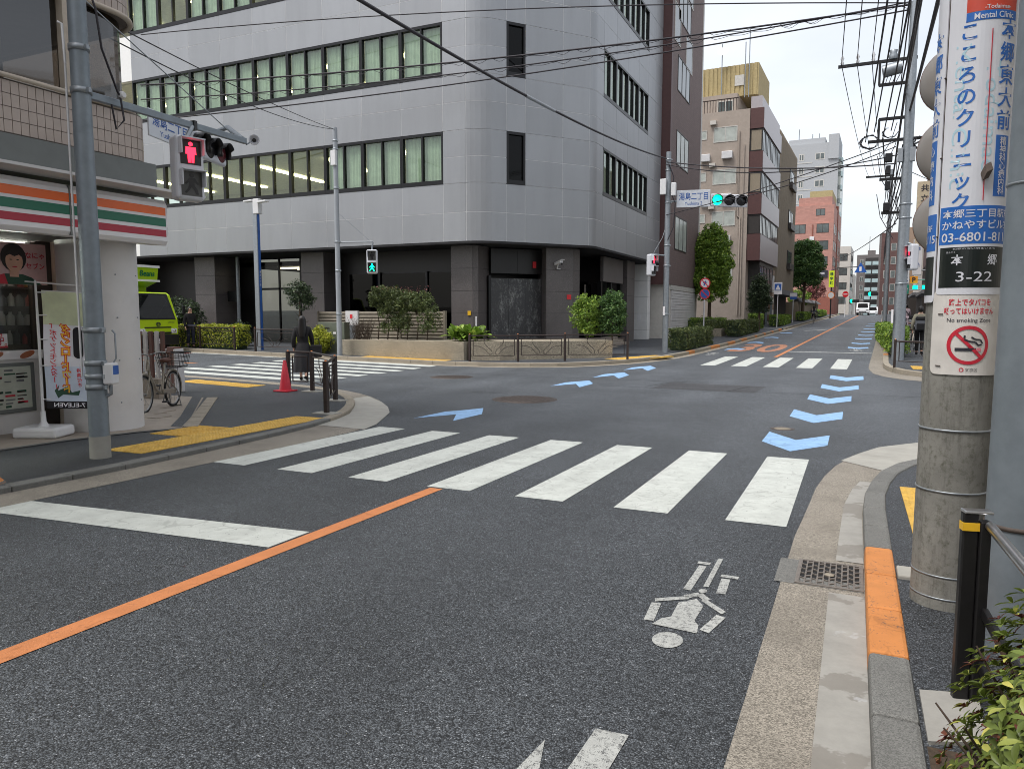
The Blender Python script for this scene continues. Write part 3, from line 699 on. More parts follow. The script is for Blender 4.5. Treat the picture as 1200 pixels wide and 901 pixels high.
def pillar(P, z0=-.15, z1=4.3, rows_=5, m='granite_grey'):
    """P: plan outline of the pillar, clad with slabs one row high"""
    c = sum((Vector(p) for p in P), Vector((0, 0))) / len(P)
    MB().ext([(*(c + (Vector(p) - c) * .96), z0) for p in P], (0, 0, z1 - z0)).build('pillar_core', 'soffit_dark', off)
    n = len(P)
    for r_ in range(rows_):
        a0, a1 = z0 + (z1 - z0) * r_ / rows_ + .005, z0 + (z1 - z0) * (r_ + 1) / rows_ - .005
        for i in range(n):
            a, b = Vector(P[i]), Vector(P[(i + 1) % n]); L = (b - a).length
            if L < .05: continue
            d = (b - a) / L; nn = Vector((d.y, -d.x)); mid = (a + b) / 2
            if nn.dot(-mid) < 0: continue          # only the sides that face the street
            a, b = a + d * .004, b - d * .004
            MB().ext([(*a, a0), (*b, a0), (*(b - nn * .03), a0), (*(a - nn * .03), a0)], (0, 0, a1 - a0)).build('granite_slab', m, off)
pillar([(-28.95, 26.2), (-27.65, 26.2), (-27.65, 27.6), (-28.95, 27.6)]); pillar([(-35.3, 26.2), (-34, 26.2), (-34, 27.6), (-35.3, 27.6)])
pillar([(-22.45, 26.2), (-21.2, 26.2), (-21.2, 27.4), (-22.45, 27.4)])
pillar([(-14.75, 26.1), (-13.78, 26.1), (-13.6, 26.25), (-13.6, 27.2), (-14.75, 27.2)])
pillar([(-11.55, 28.35), (-10.75, 29.35), (-10.6, 29.75), (-11.4, 30.6), (-12.35, 29.35)])
pillar([(-10.5, 36.6), (-10.5, 38.0), (-11.6, 38.0), (-11.6, 36.6)]); pillar([(-10.3, 39.9), (-10.3, 40.5), (-11.6, 40.5), (-11.6, 39.9)], m='seam_pale')
def streakpanel():
    t = NT('streaked_panel'); c = srgb(64, 64, 66); m1 = t.noise(1.6, 8, .75, (1.6, 1.6, .7)); m2 = t.noise(14, 6, .8, (1.2, 1.2, .7))
    t.col(t.mix(t.ramp(t.mix(.5, m1, m2), [(.5, 0), (.62, .75)]), c, srgb(150, 152, 150))); t.fin(.5)
streakpanel()
# weathered panel between the corner pillars: 3 x 3 sheets
u_ = Vector((.626, .78)); n_ = Vector((-.78, .626)); A_ = Vector((-13.1, 25.3)) + n_ * 1.35 + u_ * 1.15
for i in range(3):
    for j in range(3):
        a = A_ + u_ * (.78 * i + .006); b = A_ + u_ * (.78 * (i + 1) - .006)
        MB().ext([(*a, .0 + j * 1.02), (*b, .0 + j * 1.02), (*(b + n_ * .06), j * 1.02), (*(a + n_ * .06), j * 1.02)], (0, 0, 1.01)).build('weathered_panel', 'streaked_panel', off)
MB().ext([(*(A_ - u_ * .12 - n_ * .04), -.1), (*(A_ - u_ * .02 - n_ * .04), -.1), (*(A_ - u_ * .02 + n_ * .1), -.1), (*(A_ - u_ * .12 + n_ * .1), -.1)], (0, 0, 3.25)).build('jamb', 'window_black', off)
B_ = A_ + u_ * 2.36
MB().ext([(*(B_ - n_ * .04), -.1), (*(B_ + u_ * .1 - n_ * .04), -.1), (*(B_ + u_ * .1 + n_ * .1), -.1), (*(B_ + n_ * .1), -.1)], (0, 0, 3.25)).build('jamb', 'galvanised', off)
for s0_, z in ((.9, 3.25), (2.1, 3.25)):   # dark cladding slabs over the panel
    a = A_ + u_ * (s0_ - .9); MB().ext([(*a, z), (*(a + u_ * 1.19), z), (*(a + u_ * 1.19 + n_ * .05), z), (*(a + n_ * .05), z)], (0, 0, 1.0)).build('granite_slab', 'granite_dark', off)
mat('sticker_red', srgb(214, 40, 48), .5)
def sticker(p, w, h, z, uu=u_): q = Vector(p); MB().ext([(*q, z), (*(q + uu * w), z), (*(q + uu * w), z + h), (*q, z + h)], (.012 * .78, -.012 * .626, 0)).build('red_sticker', 'sticker_red', off)
sticker(A_ + u_ * 1.9 - n_ * .02, .16, .26, 3.5); sticker((-10.93, 29.11), .2, .2, 2.2)
MB().box(-13.74, -13.64, 26.17, 26.2, 1.1, 1.5).build('intercom', 'white_plastic', off, bevel=.01)
MB().box(-13.99, -13.85, 26.06, 26.085, 1.55, 1.72).build('intercom', 'yellow_plastic', off)
# entrance: glazed lobby with lit ceiling strips
glass('lobby_glass', (.5, .5, .47), -.01); mat('lobby_dark', srgb(32, 29, 26), .6, var=.2); MB().box(-26.4, -22.5, 27.75, 27.8, .1, 4.2).build('entrance_glazing', 'lobby_glass', off)
for x in (-26.45, -25.1, -23.8, -22.55): MB().box(x, x + .08, 27.66, 27.74, .1, 4.2).build('mullion', 'window_black', off)
MB().box(-26.4, -22.5, 27.66, 27.74, 2.75, 2.85).build('transom', 'window_black', off)
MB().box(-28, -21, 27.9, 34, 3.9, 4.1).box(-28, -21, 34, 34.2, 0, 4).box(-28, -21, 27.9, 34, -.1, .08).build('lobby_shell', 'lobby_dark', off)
for k, y in enumerate((28.6, 29.6, 30.8, 32.2)): MB().box(-25.9 + .3 * k, -22.2, y, y + .14, 3.8, 3.88).build('lobby_light', 'lobby_light', off)
MB().cyl((-26.9, 26.9, -.1), (-26.9, 26.9, 4.3), .09).build('downpipe', 'galvanised', off)
MB().box(-27.55, -26.95, 26.85, 26.95, 2.2, 2.7).build('name_plate', 'window_black', off, bevel=.01)
# side entrance on the right facade
MB().box(-10.75, -10.6, 33.0, 36.2, 3.1, 4.25).build('canopy', 'granite_grey', off); MB().box(-11.7, -11.6, 33.2, 36, .1, 3.1).build('side_door_glazing', 'dark_glass', off)
for y in (33.0, 34.5, 36.1): MB().box(-10.9, -10.7, y, y + .18, 0, 3.1).build('jamb', 'window_black', off)
MB().box(-10.5, -10.3, 38.6, 38.62, 1.2, 1.6).build('notice', 'white_plastic', off)
for k in range(4): MB().box(-10.9 + .3 * k, -10.6 + .3 * k, 32.2, 35.4, -.1, .5 - .13 * k).build('step', 'paver_beige', off)
# security camera
t = thing('security_camera', 'white security camera mounted on the granite corner pillar', 'camera', (-11.0, 28.72, 3.55))
q = Vector((-11.05, 28.98))
MB().obox((-11.12, 28.6, 3.68), (.2, -.14, .05), (.04, .06, 0), (0, 0, .055)).build('housing', 'white_plastic', t, bevel=.012); MB().obox((-11.06, 28.56, 3.745), (.23, -.16, .058), (.05, .075, 0), (0, 0, .008)).build('sun_hood', 'white_plastic', t)
MB().tube([(-11.15, 28.88, 3.45), (-11.2, 28.66, 3.45), (-11.12, 28.6, 3.63)], .025).build('bracket', 'white_plastic', t); MB().cyl((-10.93, 28.46, 3.63), (-10.9, 28.44, 3.62), .04).build('lens', 'black_plastic', t)
# ---------------------------------------------------------------- planters with walls, louvre screen
pw = tag(MB().ext([(-17.9, 22.9, -.2), (-12.45, 22.9, -.2), (-12.45, 24.95, -.2), (-17.9, 24.95, -.2)], (0, 0, .82)).build('planter_wall', 'planter_aggregate', org=(-15, 23, -.1), bevel=.015), 'long rough aggregate planter wall below the clipped hedge', 'planter')
pw2 = tag(MB().ext([(-12.35, 23.1, -.2), (-11.3, 23.45, -.2), (-8.0, 26.1, -.2), (-9.4, 28.0, -.2), (-12.35, 25.0, -.2)], (0, 0, .83)).build('planter_wall', 'planter_aggregate', org=(-10, 25, -.1), bevel=.015), 'mossy aggregate planter wall curving behind the ornamental street fence', 'planter')
mat('louvre_beige', srgb(128, 120, 106), .7, var=.15)
lv = thing('louvre_screen', 'beige horizontal louvre screen behind the clipped hedge', 'screen', (-16.5, 25.1, .6))
for i in range(3):
    x = -20.6 + i * 2.05
    for k in range(8): MB().obox((x + 1.0, 25.08, .68 + .135 * k), (.97, 0, 0), (0, .035, -.03), (0, .012, .045)).build('louvre', 'louvre_beige', lv)
    MB().box(x - .03, x + .03, 25.0, 25.16, .4, 1.72).build('post', 'louvre_beige', lv)
MB().box(-14.5, -14.42, 25.0, 25.16, .4, 1.72).build('post', 'louvre_beige', lv)
# ---------------------------------------------------------------- convenience store on the near left corner (its front runs along the side of the street)
mat('tile_beige', srgb(170, 156, 146), .4, var=.1, vs=3); mat('tile_joint', srgb(110, 102, 96), .9)
mat('fascia_grey', srgb(108, 112, 110), .6, var=.06); mat('sign_white', srgb(226, 224, 226), .3, var=.02); mat('stripe_orange', srgb(240, 106, 26), .35, var=.02)
mat('stripe_green', srgb(0, 104, 76), .35, var=.02); mat('stripe_red', srgb(170, 22, 50), .35, var=.03); mat('window_frame_tan', srgb(176, 164, 148), .5); mat('shop_dark', srgb(52, 46, 42), .8)
glass('mesh_glass', (.26, .23, .2), .08, .05); glass('shop_glass', (.75, .78, .76), .02)
sx = -9.2
st = thing('convenience_store', 'convenience store with striped sign band and beige tiled upper floor', 'store', (-10.5, 5, g(-10, 5)))
# upper storeys: wall body behind the tiles, rounded corner at the far end
def rpath(x, ye, r, n=8):  # front line going +Y, rounding into the side that faces the cross street
    return [(x, -3)] + [(x - r + r * math.cos(a), ye - r + r * math.sin(a)) for a in np.linspace(0, math.pi / 2, n + 1)] + [(x - 8, ye)]
def wallband(z0, z1, x, ye, r, d=.3):
    P = rpath(x, ye, r); mb = MB(); Q = [(a - .0, b) for a, b in P] + [(x - 8, -3)]; mb.ext([(*q, z0) for q in Q], (0, 0, z1 - z0), 0, False); return mb
wallband(3.72, 4.36, sx + .02, 7.62, .25).build('wall', 'tile_joint', st)
wallband(5.62, 14.0, sx + .02, 7.62, .55).build('wall', 'tile_joint', st)
wallband(3.28, 3.72, sx + .06, 7.72, .1).build('fascia', 'fascia_grey', st)
def tiles(z0, z1, x, ye, r, tw=.1, th=.152, y0=1.5):
    P = resample(rpath(x, ye, r, 12), tw); mb = MB(); nr = int((z1 - z0) / th)
    for a, b in zip(P, P[1:]):
        if a.y < y0 or a.x < x - 1.5: continue
        d = (b - a).normalized(); nn = Vector((d.y, -d.x))
        for k in range(nr):
            za, zb = z0 + k * th + .004, z0 + (k + 1) * th - .004; p, q = a + d * .004, b - d * .004
            P8 = [(*(w_ + nn * e), z) for e in (0, .012) for z in (za, zb) for w_ in (p, q)]
            mb.add(P8, [(4, 5, 7, 6), (0, 1, 5, 4), (2, 6, 7, 3), (0, 4, 6, 2), (1, 3, 7, 5)])
    return mb
tiles(3.735, 4.35, sx + .02, 7.62, .25).build('wall_tiles', 'tile_beige', st, kind='stuff'); tiles(5.64, 7.2, sx + .02, 7.62, .55).build('wall_tiles', 'tile_beige', st, kind='stuff')
# window strip of the first floor with meshed glass, wrapping round the corner
P = rpath(sx - .06, 7.55, .55); mb = MB()
for a, b in zip(P, P[1:]): mb.poly([(*a, 4.42), (*b, 4.42), (*b, 5.6), (*a, 5.6)])
mb.build('window_strip', 'mesh_glass', st)
P = rpath(sx + .05, 7.64, .55); mb = MB(); mb.tube([(*p, 4.39) for p in P], .035, 6); mb.tube([(*p, 5.62) for p in P], .04, 6); mb.build('window_rail', 'window_frame_tan', st)
for y in (3.2, 6.38): MB().box(sx - .08, sx + .06, y, y + .09, 4.4, 5.6).build('mullion', 'window_frame_tan', st)
MB().box(-11.5, -11.4, 2, 7.0, 4.4, 5.6).build('blind', 'curtain_beige', st); MB().box(-14, sx - .3, -2, 7.2, 4.3, 4.38).box(-14, sx - .3, -2, 7.2, 5.64, 5.7).build('floor_slab', 'shop_dark', st)
MB().box(sx - .5, sx - .45, 5.0, 5.9, 4.42, 5.6).build('blind', 'curtain_beige', st)
# eaves lip and light box with stripes
MB().ext([(sx, -3, 3.28), (sx + .42, -3, 3.3), (sx + .42, -3, 3.335), (sx, -3, 3.36)], (0, 11.2, 0)).build('eaves', 'white_paint_wall', st)
sg = MB().ext([(sx - .2, -3, 2.6), (sx + .12, -3, 2.58), (sx + .16, -3, 2.64), (sx + .16, -3, 3.16), (sx + .12, -3, 3.22), (sx - .2, -3, 3.22)], (0, 10.72, 0)).build('sign_band', 'sign_white', st, bevel=.01)
for z0, z1, m in ((3.0, 3.11, 'stripe_orange'), (2.845, 2.96, 'stripe_green'), (2.7, 2.795, 'stripe_red')): MB().box(sx + .158, sx + .163, -3, 7.7, z0, z1).build('stripe', m, sg)
MB().box(sx - .2, sx + .168, 6.26, 6.28, 2.59, 3.21).build('joint', 'fascia_grey', sg)
for z in (2.72, 3.02): MB().box(sx - .1, sx + .1, 7.725, 7.78, z, z + .14).build('bracket', 'white_plastic', sg)
MB().box(-14, sx - .22, -3, 7.65, 2.62, 2.7).build('soffit', 'shop_dark', st)
# big round column at the corner
MB().lathe([(.515, -.3), (.515, 2.62)], (-9.92, 7.24, 0), 40).build('column', 'white_paint_wall', st)
for a in (-.95, -.2, .55):
    for z in (.35, .95, 1.55, 2.15): MB().lathe([(.012, 0), (.01, .008), (.001, .01)], (-9.92 + .515 * math.cos(a), 7.24 + .515 * math.sin(a), z), 6, axis='X').build('screw', 'galvanised', st)
# shop front set back behind the column: glazing above a white dado, shelves inside
fx = -10.55
MB().box(fx - .05, fx + .06, -3, 6.72, -.15, .98).build('dado', 'white_paint_wall', st)
MB().box(fx - .06, fx + .1, -3, 6.72, .98, 1.1).build('sill_strip', 'sign_white', st)
mat('food_print', srgb(150, 84, 50), .5)
for k in range(7): MB().ext([(fx + .103, 6.5 - k * .42 + .13 * math.cos(a) * .8, 1.04 + .045 * math.sin(a) + .03 * math.cos(a)) for a in np.linspace(0, 6.283, 12)[:-1]], (.004, 0, 0)).build('food_picture', 'food_print', st)
MB().box(fx - .02, fx, -3, 6.7, 1.1, 2.62).build('shop_window', 'shop_glass', st)
for y in (2.0, 4.35, 6.66): MB().box(fx - .05, fx + .05, y, y + .08, 1.1, 2.6).build('mullion', 'shop_dark', st)
MB().box(fx - .1, fx + .05, 6.74, 6.95, -.15, 2.62).build('corner_pier', 'shop_dark', st); MB().box(-10.6, -9.95, 6.96, 7.1, -.15, 2.62).build('return_wall', 'window_frame_tan', st)
MB().box(-14, fx - .3, -3, 8, -.12, -.02).box(-14, -13.9, -3, 8, -.1, 2.62).box(-14, fx - .1, 7.5, 7.6, -.1, 2.62).build('shop_interior', 'room_wall', st)
emis('shop_light', (1, .97, .9), 30)
for x in (-11.15, -12.4): MB().box(x, x + .2, 1, 7.2, 2.53, 2.58).build('ceiling_light', 'shop_light', st)
# display rack with goods behind the glass
rk = MB()
for z in (1.15, 1.42, 1.69, 1.96, 2.2): rk.box(fx - .52, fx - .18, 3.6, 7.3, z, z + .02)
rk.box(fx - .54, fx - .52, 3.6, 7.3, 1, 2.4); rk.build('rack', 'shop_dark', st)
for nm, c in (('goods_amber', (190, 130, 50)), ('goods_red', (170, 50, 50)), ('goods_white', (210, 205, 200)), ('goods_grey', (92, 92, 96))): mat(nm, srgb(*c), .4)
rr = random.Random(5)
for z in (1.17, 1.44, 1.71, 1.98):
    y = 3.7
    while y < 7.2:
        w_ = rr.uniform(.07, .13); h = rr.uniform(.13, .22); MB().lathe([(w_ * .45, 0), (w_ * .45, h * .7), (w_ * .2, h * .85), (w_ * .2, h)], (fx - .3, y, z), 8).build('bottle', rr.choice(['goods_amber', 'goods_red', 'goods_white', 'goods_grey', 'goods_grey']), st); y += w_ + .02
# hanging poster with a portrait above the window (inside the sign soffit)
mat('poster_pink', srgb(206, 168, 168), .5); mat('skin_print', srgb(206, 160, 138), .6); mat('hair_print', srgb(38, 30, 30), .6); mat('red_print', srgb(186, 40, 58), .6); mat('green_print', srgb(36, 74, 56), .6)
px = fx + .2
po = tag(MB().box(px - .015, px, 4.9, 6.78, 2.0, 2.56).build('poster', 'poster_pink', org=(px, 5.4, 2.0)), 'pink shop poster with a dark haired portrait above the shop window', 'poster')
def flat(pts, m, name='print', dx=.003): MB().ext([(px + dx, y + .72, z) for y, z in pts], (.002, 0, 0)).build(name, m, po)
def ell(cy, cz, ry, rz_, a0=0, a1=6.283, n=18): return [(cy + ry * math.cos(a), cz + rz_ * math.sin(a)) for a in np.linspace(a0, a1, n)]
flat([(5.28, 2.0), (5.36, 2.1), (5.5, 2.14), (5.72, 2.14), (5.84, 2.1), (5.98, 2.0)], 'green_print'); flat([(5.28, 2.002), (5.36, 2.1), (5.48, 2.14), (5.52, 2.002)], 'red_print', dx=.006)
flat([(5.55, 2.1), (5.67, 2.1), (5.67, 2.22), (5.55, 2.22)], 'skin_print', dx=.006)
flat(ell(5.61, 2.36, .17, .19), 'hair_print', dx=.009); flat(ell(5.615, 2.31, .115, .15), 'skin_print', dx=.012)
flat([(5.5, 2.37), (5.53, 2.45), (5.61, 2.48), (5.7, 2.45), (5.73, 2.36), (5.68, 2.4), (5.62, 2.375), (5.56, 2.4)], 'hair_print', dx=.015)
for y in (5.57, 5.66): flat(ell(y, 2.33, .018, .007), 'hair_print', dx=.015)
flat(ell(5.615, 2.235, .035, .008), 'red_print', dx=.015)
mb = MB(); text_into(mb, 'なにゃ', (px + .006, 6.62, 2.4), (0, 1, 0), (0, 0, 1), w=.26, bold=.02); mb.build('lettering', 'red_print', po); mb = MB(); text_into(mb, 'セブン', (px + .006, 6.62, 2.26), (0, 1, 0), (0, 0, 1), w=.26, bold=.02); mb.build('lettering', 'red_print', po)
# oval green notice and red-white notice in the window
mat('green_notice', srgb(20, 120, 60), .4)
t = thing('window_notice', 'round pale notice with a green square on the shop glass', 'notice', (fx + .02, 5.2, 1.6))
MB().ext([(fx + .012, 5.75 + .46 * math.cos(a), 1.52 + .16 * math.sin(a)) for a in np.linspace(0, 6.283, 24)[:-1]], (.004, 0, 0)).build('disc', 'sign_white', t); MB().box(fx + .017, fx + .021, 5.82, 6.05, 1.45, 1.63).build('square', 'green_notice', t)
mb = MB(); text_into(mb, '西', (fx + .024, 5.935, 1.54), (0, 1, 0), (0, 0, 1), w=.11, bold=.02); mb.build('lettering', 'sign_white', t)
t = thing('window_notice', 'white notice with red lettering under the round notice on the glass', 'notice', (fx + .02, 5.2, 1.2))
MB().box(fx + .012, fx + .016, 5.0, 6.3, 1.14, 1.33).build('sheet', 'sign_white', t); MB().box(fx + .017, fx + .019, 5.0, 6.3, 1.14, 1.165).build('edge', 'red_print', t)
mb = MB(); text_into(mb, '店内の商品', (fx + .019, 5.95, 1.28), (0, 1, 0), (0, 0, 1), w=.6, bold=.01); mb.build('lettering', 'red_print', t); mb = MB(); text_into(mb, 'お届けします。', (fx + .019, 5.95, 1.21), (0, 1, 0), (0, 0, 1), w=.68, bold=.01); mb.build('lettering', 'red_print', t)
# notice board on the white dado
mat('board_frame', srgb(104, 108, 106), .4, .4); mat('board_face', srgb(176, 180, 168), .4)
t = thing('notice_board', 'framed board of bank and card logos on the white shop wall', 'notice board', (fx + .07, 5.7, .2))
MB().box(fx + .062, fx + .085, 5.72, 6.6, .24, .93).build('frame', 'board_frame', t, bevel=.01); MB().box(fx + .086, fx + .089, 5.78, 6.54, .3, .88).build('face', 'board_face', t)
rr = random.Random(9)
for mname in ('red_print', 'hair_print', 'goods_grey', 'green_print'):
    for k in range(11):
        mb = MB(); y, z = rr.choice([5.82, 6.0, 6.18, 6.34]), .32 + rr.randrange(11) * .05; mb.box(fx + .0895, fx + .091, y, y + rr.uniform(.07, .16), z, z + rr.uniform(.012, .032)); mb.build('logo', mname, t)
# leaning bar end by the picture edge
t = thing('walking_rail', 'bent grey tube rail at the left picture edge by the shop wall', 'rail', (-10.2, 5.5, g(-10, 5.5)))
MB().tube([(-10.05, 5.35, -.02), (-10.07, 5.37, .72), (-10.1, 5.3, .82), (-10.2, 5.1, .85), (-10.5, 4.6, .85)], .024, 8).build('tube', 'galvanised', t); MB().tube([(-10.05, 5.35, .3), (-10.3, 4.9, .3)], .018).build('cross_tube', 'orange_plastic', t)
t = thing('kerb_marker', 'small round kerb block with orange top at the left picture edge', 'kerb block', (-7.35, 4.12, g(-7.3, 4)))
MB().lathe([(.16, -.05), (.15, .08), (.1, .12), (.01, .13)], (0, 0, 0), 20).build('block', 'kerb_grey', t, local=True); MB().lathe([(.152, .075), (.105, .124), (.012, .134)], (0, 0, 0), 20, cap=False).build('cap', 'kerb_orange', t, local=True)
# ---------------------------------------------------------------- traffic signals, poles and signs
emis('lamp_green', (.0, 1, .42), 2.2); emis('lamp_red', (1, .02, .05), 2.2); mat('lens_dark', srgb(38, 36, 38), .2); mat('lens_red_off', srgb(92, 42, 48), .25); mat('lens_grey', srgb(74, 74, 72), .3)
mat('signal_grey', srgb(200, 202, 208), .4, var=.04); mat('sign_blue_ink', srgb(44, 88, 160), .5); mat('sign_plate', srgb(206, 210, 216), .4, var=.03)
def frame_of(d):
    d = Vector((d[0], d[1])).normalized(); return Vector((d.x, d.y, 0)), Vector((-d.y, d.x, 0))   # facing direction, and its left-hand side... viewer's right
def man_shape(stand=True):
    """upright figure in a unit box (x -.5...5, y 0..1)"""
    head = [(.09 * math.cos(a), .88 + .1 * math.sin(a)) for a in np.linspace(0, 6.283, 12)[:-1]]
    if stand: return [head, [(-.2, .74), (.2, .74), (.22, .4), (.14, .4), (.12, 0), (.02, 0), (0, .36), (-.02, 0), (-.12, 0), (-.14, .4), (-.22, .4)]]
    return [head, [(-.1, .76), (.12, .76), (.28, .5), (.22, .46), (.1, .6), (.1, .42), (.22, .22), (.26, 0), (.16, 0), (.1, .18), (-.02, .34), (-.12, .16), (-.24, .02), (-.3, .08), (-.18, .24), (-.1, .46), (-.12, .56), (-.24, .44), (-.28, .5)]]
def ped_signal(name, label, c, face, lit, k=1.0, hang=None):
    """c: centre; face: horizontal direction it looks at"""
    f, r = frame_of(face); f = Vector(f); r = -f.cross(Vector((0, 0, 1))) * -1; r = Vector((-f.y, f.x, 0)); up = Vector((0, 0, 1)); c = Vector(c)
    t = thing(name, label, 'signal', (c.x, c.y, c.z - .4 * k), 0, 'pedestrian signals')
    MB().obox(c - f * .07 * k, r * .175 * k, f * .11 * k, up * .385 * k).build('housing', 'signal_grey', t, bevel=.06 * k, seg=4)
    for s_, on in ((1, lit == 'red'), (-1, lit == 'green')):
        q = c + up * .185 * s_ * k + f * .042 * k
        MB().obox(q, r * .125 * k, f * .004, up * .145 * k).build('screen', 'lens_dark' if on else 'lens_grey', t, bevel=.003)
        mb = MB()
        for i, p in enumerate(man_shape(s_ > 0)): mb.ext([q + f * .006 + r * x * .3 * k + up * (y - .5) * .25 * k for x, y in p], f * .003)
        mb.build('figure', ('lamp_red' if s_ > 0 else 'lamp_green') if on else 'lens_dark', t)
        mb = MB(); mb.obox(q + up * .155 * k + f * .05 * k, r * .14 * k, f * .06 * k, up * .008); 
        for e in (-1, 1): mb.obox(q + r * .138 * e * k + up * .06 * k + f * .04 * k, r * .006, f * .05 * k, up * .09 * k)
        mb.build('hood', 'signal_grey', t)
    if hang:
        MB().tube([c + up * .37 * k - f * .06, Vector(hang)], .03).build('hanger', 'galvanised', t)
    return t
def veh_signal(label, a, b, face, lit, back=False):
    """three lenses in a row from a (green side) to b"""
    a, b = Vector(a), Vector(b); f = Vector((*face, 0)).normalized(); ax = (b - a).normalized(); up = Vector((0, 0, 1)); L = (b - a).length; c = (a + b) / 2
    t = thing('vehicle_signal', label, 'traffic light', (c.x, c.y, c.z - .2), 0, 'vehicle signals')
    MB().obox(c - f * .05, ax * L / 2, f * .05, up * L * .17).build('housing', 'signal_grey', t, bevel=.06, seg=3)
    for k, (q, on) in enumerate(((.17, 'green'), (.5, 'amber'), (.83, 'red'))):
        p = a.lerp(b, q); rad = L * .135; M_ = Matrix.Translation(p) @ f.to_track_quat('Z', 'Y').to_matrix().to_4x4()
        ln = MB().lathe([(rad, .0), (rad * .8, .02), (.01, .035)], (0, 0, 0), 20).xf(M_).build('lens', ('lamp_' + on) if on == lit else ('lens_red_off' if on == 'red' and back else 'lens_dark'), t)
        hd = MB(); n = 16; V = []
        for i in range(n + 1):
            an = R(-30) + R(240) * i / n; d = .17 if 3 < i < 13 else .1; x, y = math.cos(an) * rad * 1.08, math.sin(an) * rad * 1.08
            V += [(x, y, .0), (x, y, d)]
        # the hood opens downwards: rotate so its gap points to the ground
        Q = []
        sx_ = ax; sy_ = up
        for x, y, z in V: Q.append(p + sx_ * x + sy_ * y + f * z)
        hd.add(Q, [(2 * i, 2 * i + 2, 2 * i + 3, 2 * i + 1) for i in range(n)], 0, True); ho = hd.build('hood', 'black_plastic' if back else 'lens_dark', t); sm_ = ho.modifiers.new('solid', 'SOLIDIFY'); sm_.thickness = .012
    return t
def name_sign(label, a, b, h, face):
    a, b = Vector(a), Vector(b); f = Vector((*face, 0)).normalized(); ax = (b - a).normalized(); up = Vector((0, 0, 1)); L = (b - a).length; c = (a + b) / 2
    t = thing('street_name_sign', label, 'sign', (c.x, c.y, c.z - h / 2), 0, 'junction name signs')
    MB().obox(c, ax * L / 2, f * .015, up * h / 2).build('plate', 'sign_plate', t, bevel=.01)
    mb = MB(); text_into(mb, '湯島二丁目', c + f * .018 + up * h * .14, ax, up, w=L * .86, h=h * .44, bold=.01); mb.build('lettering', 'sign_blue_ink', t)
    mb = MB(); text_into(mb, 'Yushima 2', c + f * .018 - up * h * .28, ax, up, w=L * .52, h=h * .2); mb.build('lettering', 'sign_blue_ink', t)
    return t
def pole(name, label, x, y, z1, r0, r1, m='galvanised', bands_=(), z0=None, cat='pole', group=None):
    z0 = g(x, y) if z0 is None else z0
    t = thing(name, label, cat, (x, y, z0), 0, group); MB().tube([(x, y, z0 - .1), (x, y, z0 + (z1 - z0) * .5), (x, y, z1)], [r0, (r0 + r1) / 2, r1], 24).build('shaft', m, t)
    for z in bands_:
        k = r0 + (r1 - r0) * (z - z0) / (z1 - z0); MB().lathe([(k + .001, -.03), (k + .012, -.03), (k + .012, .03), (k + .001, .03)], (x, y, z), 20, cap=False).build('band', 'galvanised', t); MB().box(x + k, x + k + .05, y - .015, y + .015, z - .025, z + .025).build('bolt', 'galvanised', t)
    return t
# left signal pole (thick galvanised) with its arm
p1 = pole('signal_pole', 'thick galvanised signal pole with arm beside the convenience store', -7.77, 5.59, 6.6, .108, .088, 'galvanised_near', (4.47, 4.02, 1.42, 1.05, .9, .78), cat='pole')
MB().lathe([(.111, -.02), (.111, .28), (.112, .3)], (-7.77, 5.59, -.08), 24, cap=False).build('pale_foot', 'concrete_pale', p1)
A0, A1 = Vector((-7.76, 5.6, 4.0)), Vector((-7.92, 8.15, 4.03))
MB().obox((A0 + A1) / 2, (A1 - A0) / 2, (.03, 0, 0), (0, 0, .04)).build('arm', 'galvanised_near', p1, bevel=.006)
MB().obox(A0.lerp(A1, .62), (A1 - A0) * .01, (.05, 0, 0), (0, 0, .06)).build('clamp', 'black_plastic', p1)
MB().tube([(-7.74, 5.62, 5.02), A1 - Vector((0, .25, -.05))], .007, 6).build('stay_wire', 'galvanised', p1)
MB().tube([(-7.88, 5.5, 4.3), (-7.9, 5.5, 4.72), (-7.94, 5.48, 4.74)], .014, 6).build('conduit', 'white_plastic', p1); MB().tube([(-7.882, 5.5, 4.3), (-7.885, 5.5, .9)], .012, 6).build('conduit', 'white_plastic', p1)
MB().tube([(-7.68, 5.64, 5.2), (-7.62, 5.7, 4.9), (-7.62, 5.75, 4.5), (-7.66, 5.95, 4.1), (-7.68, 6.0, 4.06)], .012, 6).build('cable', 'wire_black', p1); MB().tube([(-7.68, 6.0, 4.06), (-7.66, 6.02, 3.8), (-7.68, 5.93, 3.68), (-7.7, 5.9, 3.95)], .011, 6).build('cable', 'wire_black', p1)
MB().lathe([(.035, 0), (.045, .03), (.03, .06)], (-7.7, 6.02, 4.08), 10, axis='X').build('insulator', 'white_plastic', p1)
MB().obox((-7.62, 5.66, .93), (.05, .022, 0), (-.03, .07, 0), (0, 0, .12)).build('push_button_box', 'white_plastic', p1, bevel=.02, seg=3); MB().obox((-7.575, 5.685, .97), (.006, .002, 0), (-.02, .05, 0), (0, 0, .05)).build('button_face', 'sign_blue_ink', p1)
MB().tube([(-7.63, 5.66, .8), (-7.63, 5.66, .7), (-7.7, 5.63, .66)], .02, 8).build('conduit', 'galvanised', p1)
MB().tube([(-7.62, 5.7, 1.05), (-7.6, 5.72, 1.1), (-7.6, 5.72, 1.38), (-7.62, 5.7, 1.42)], .01, 6).build('handle', 'galvanised', p1)
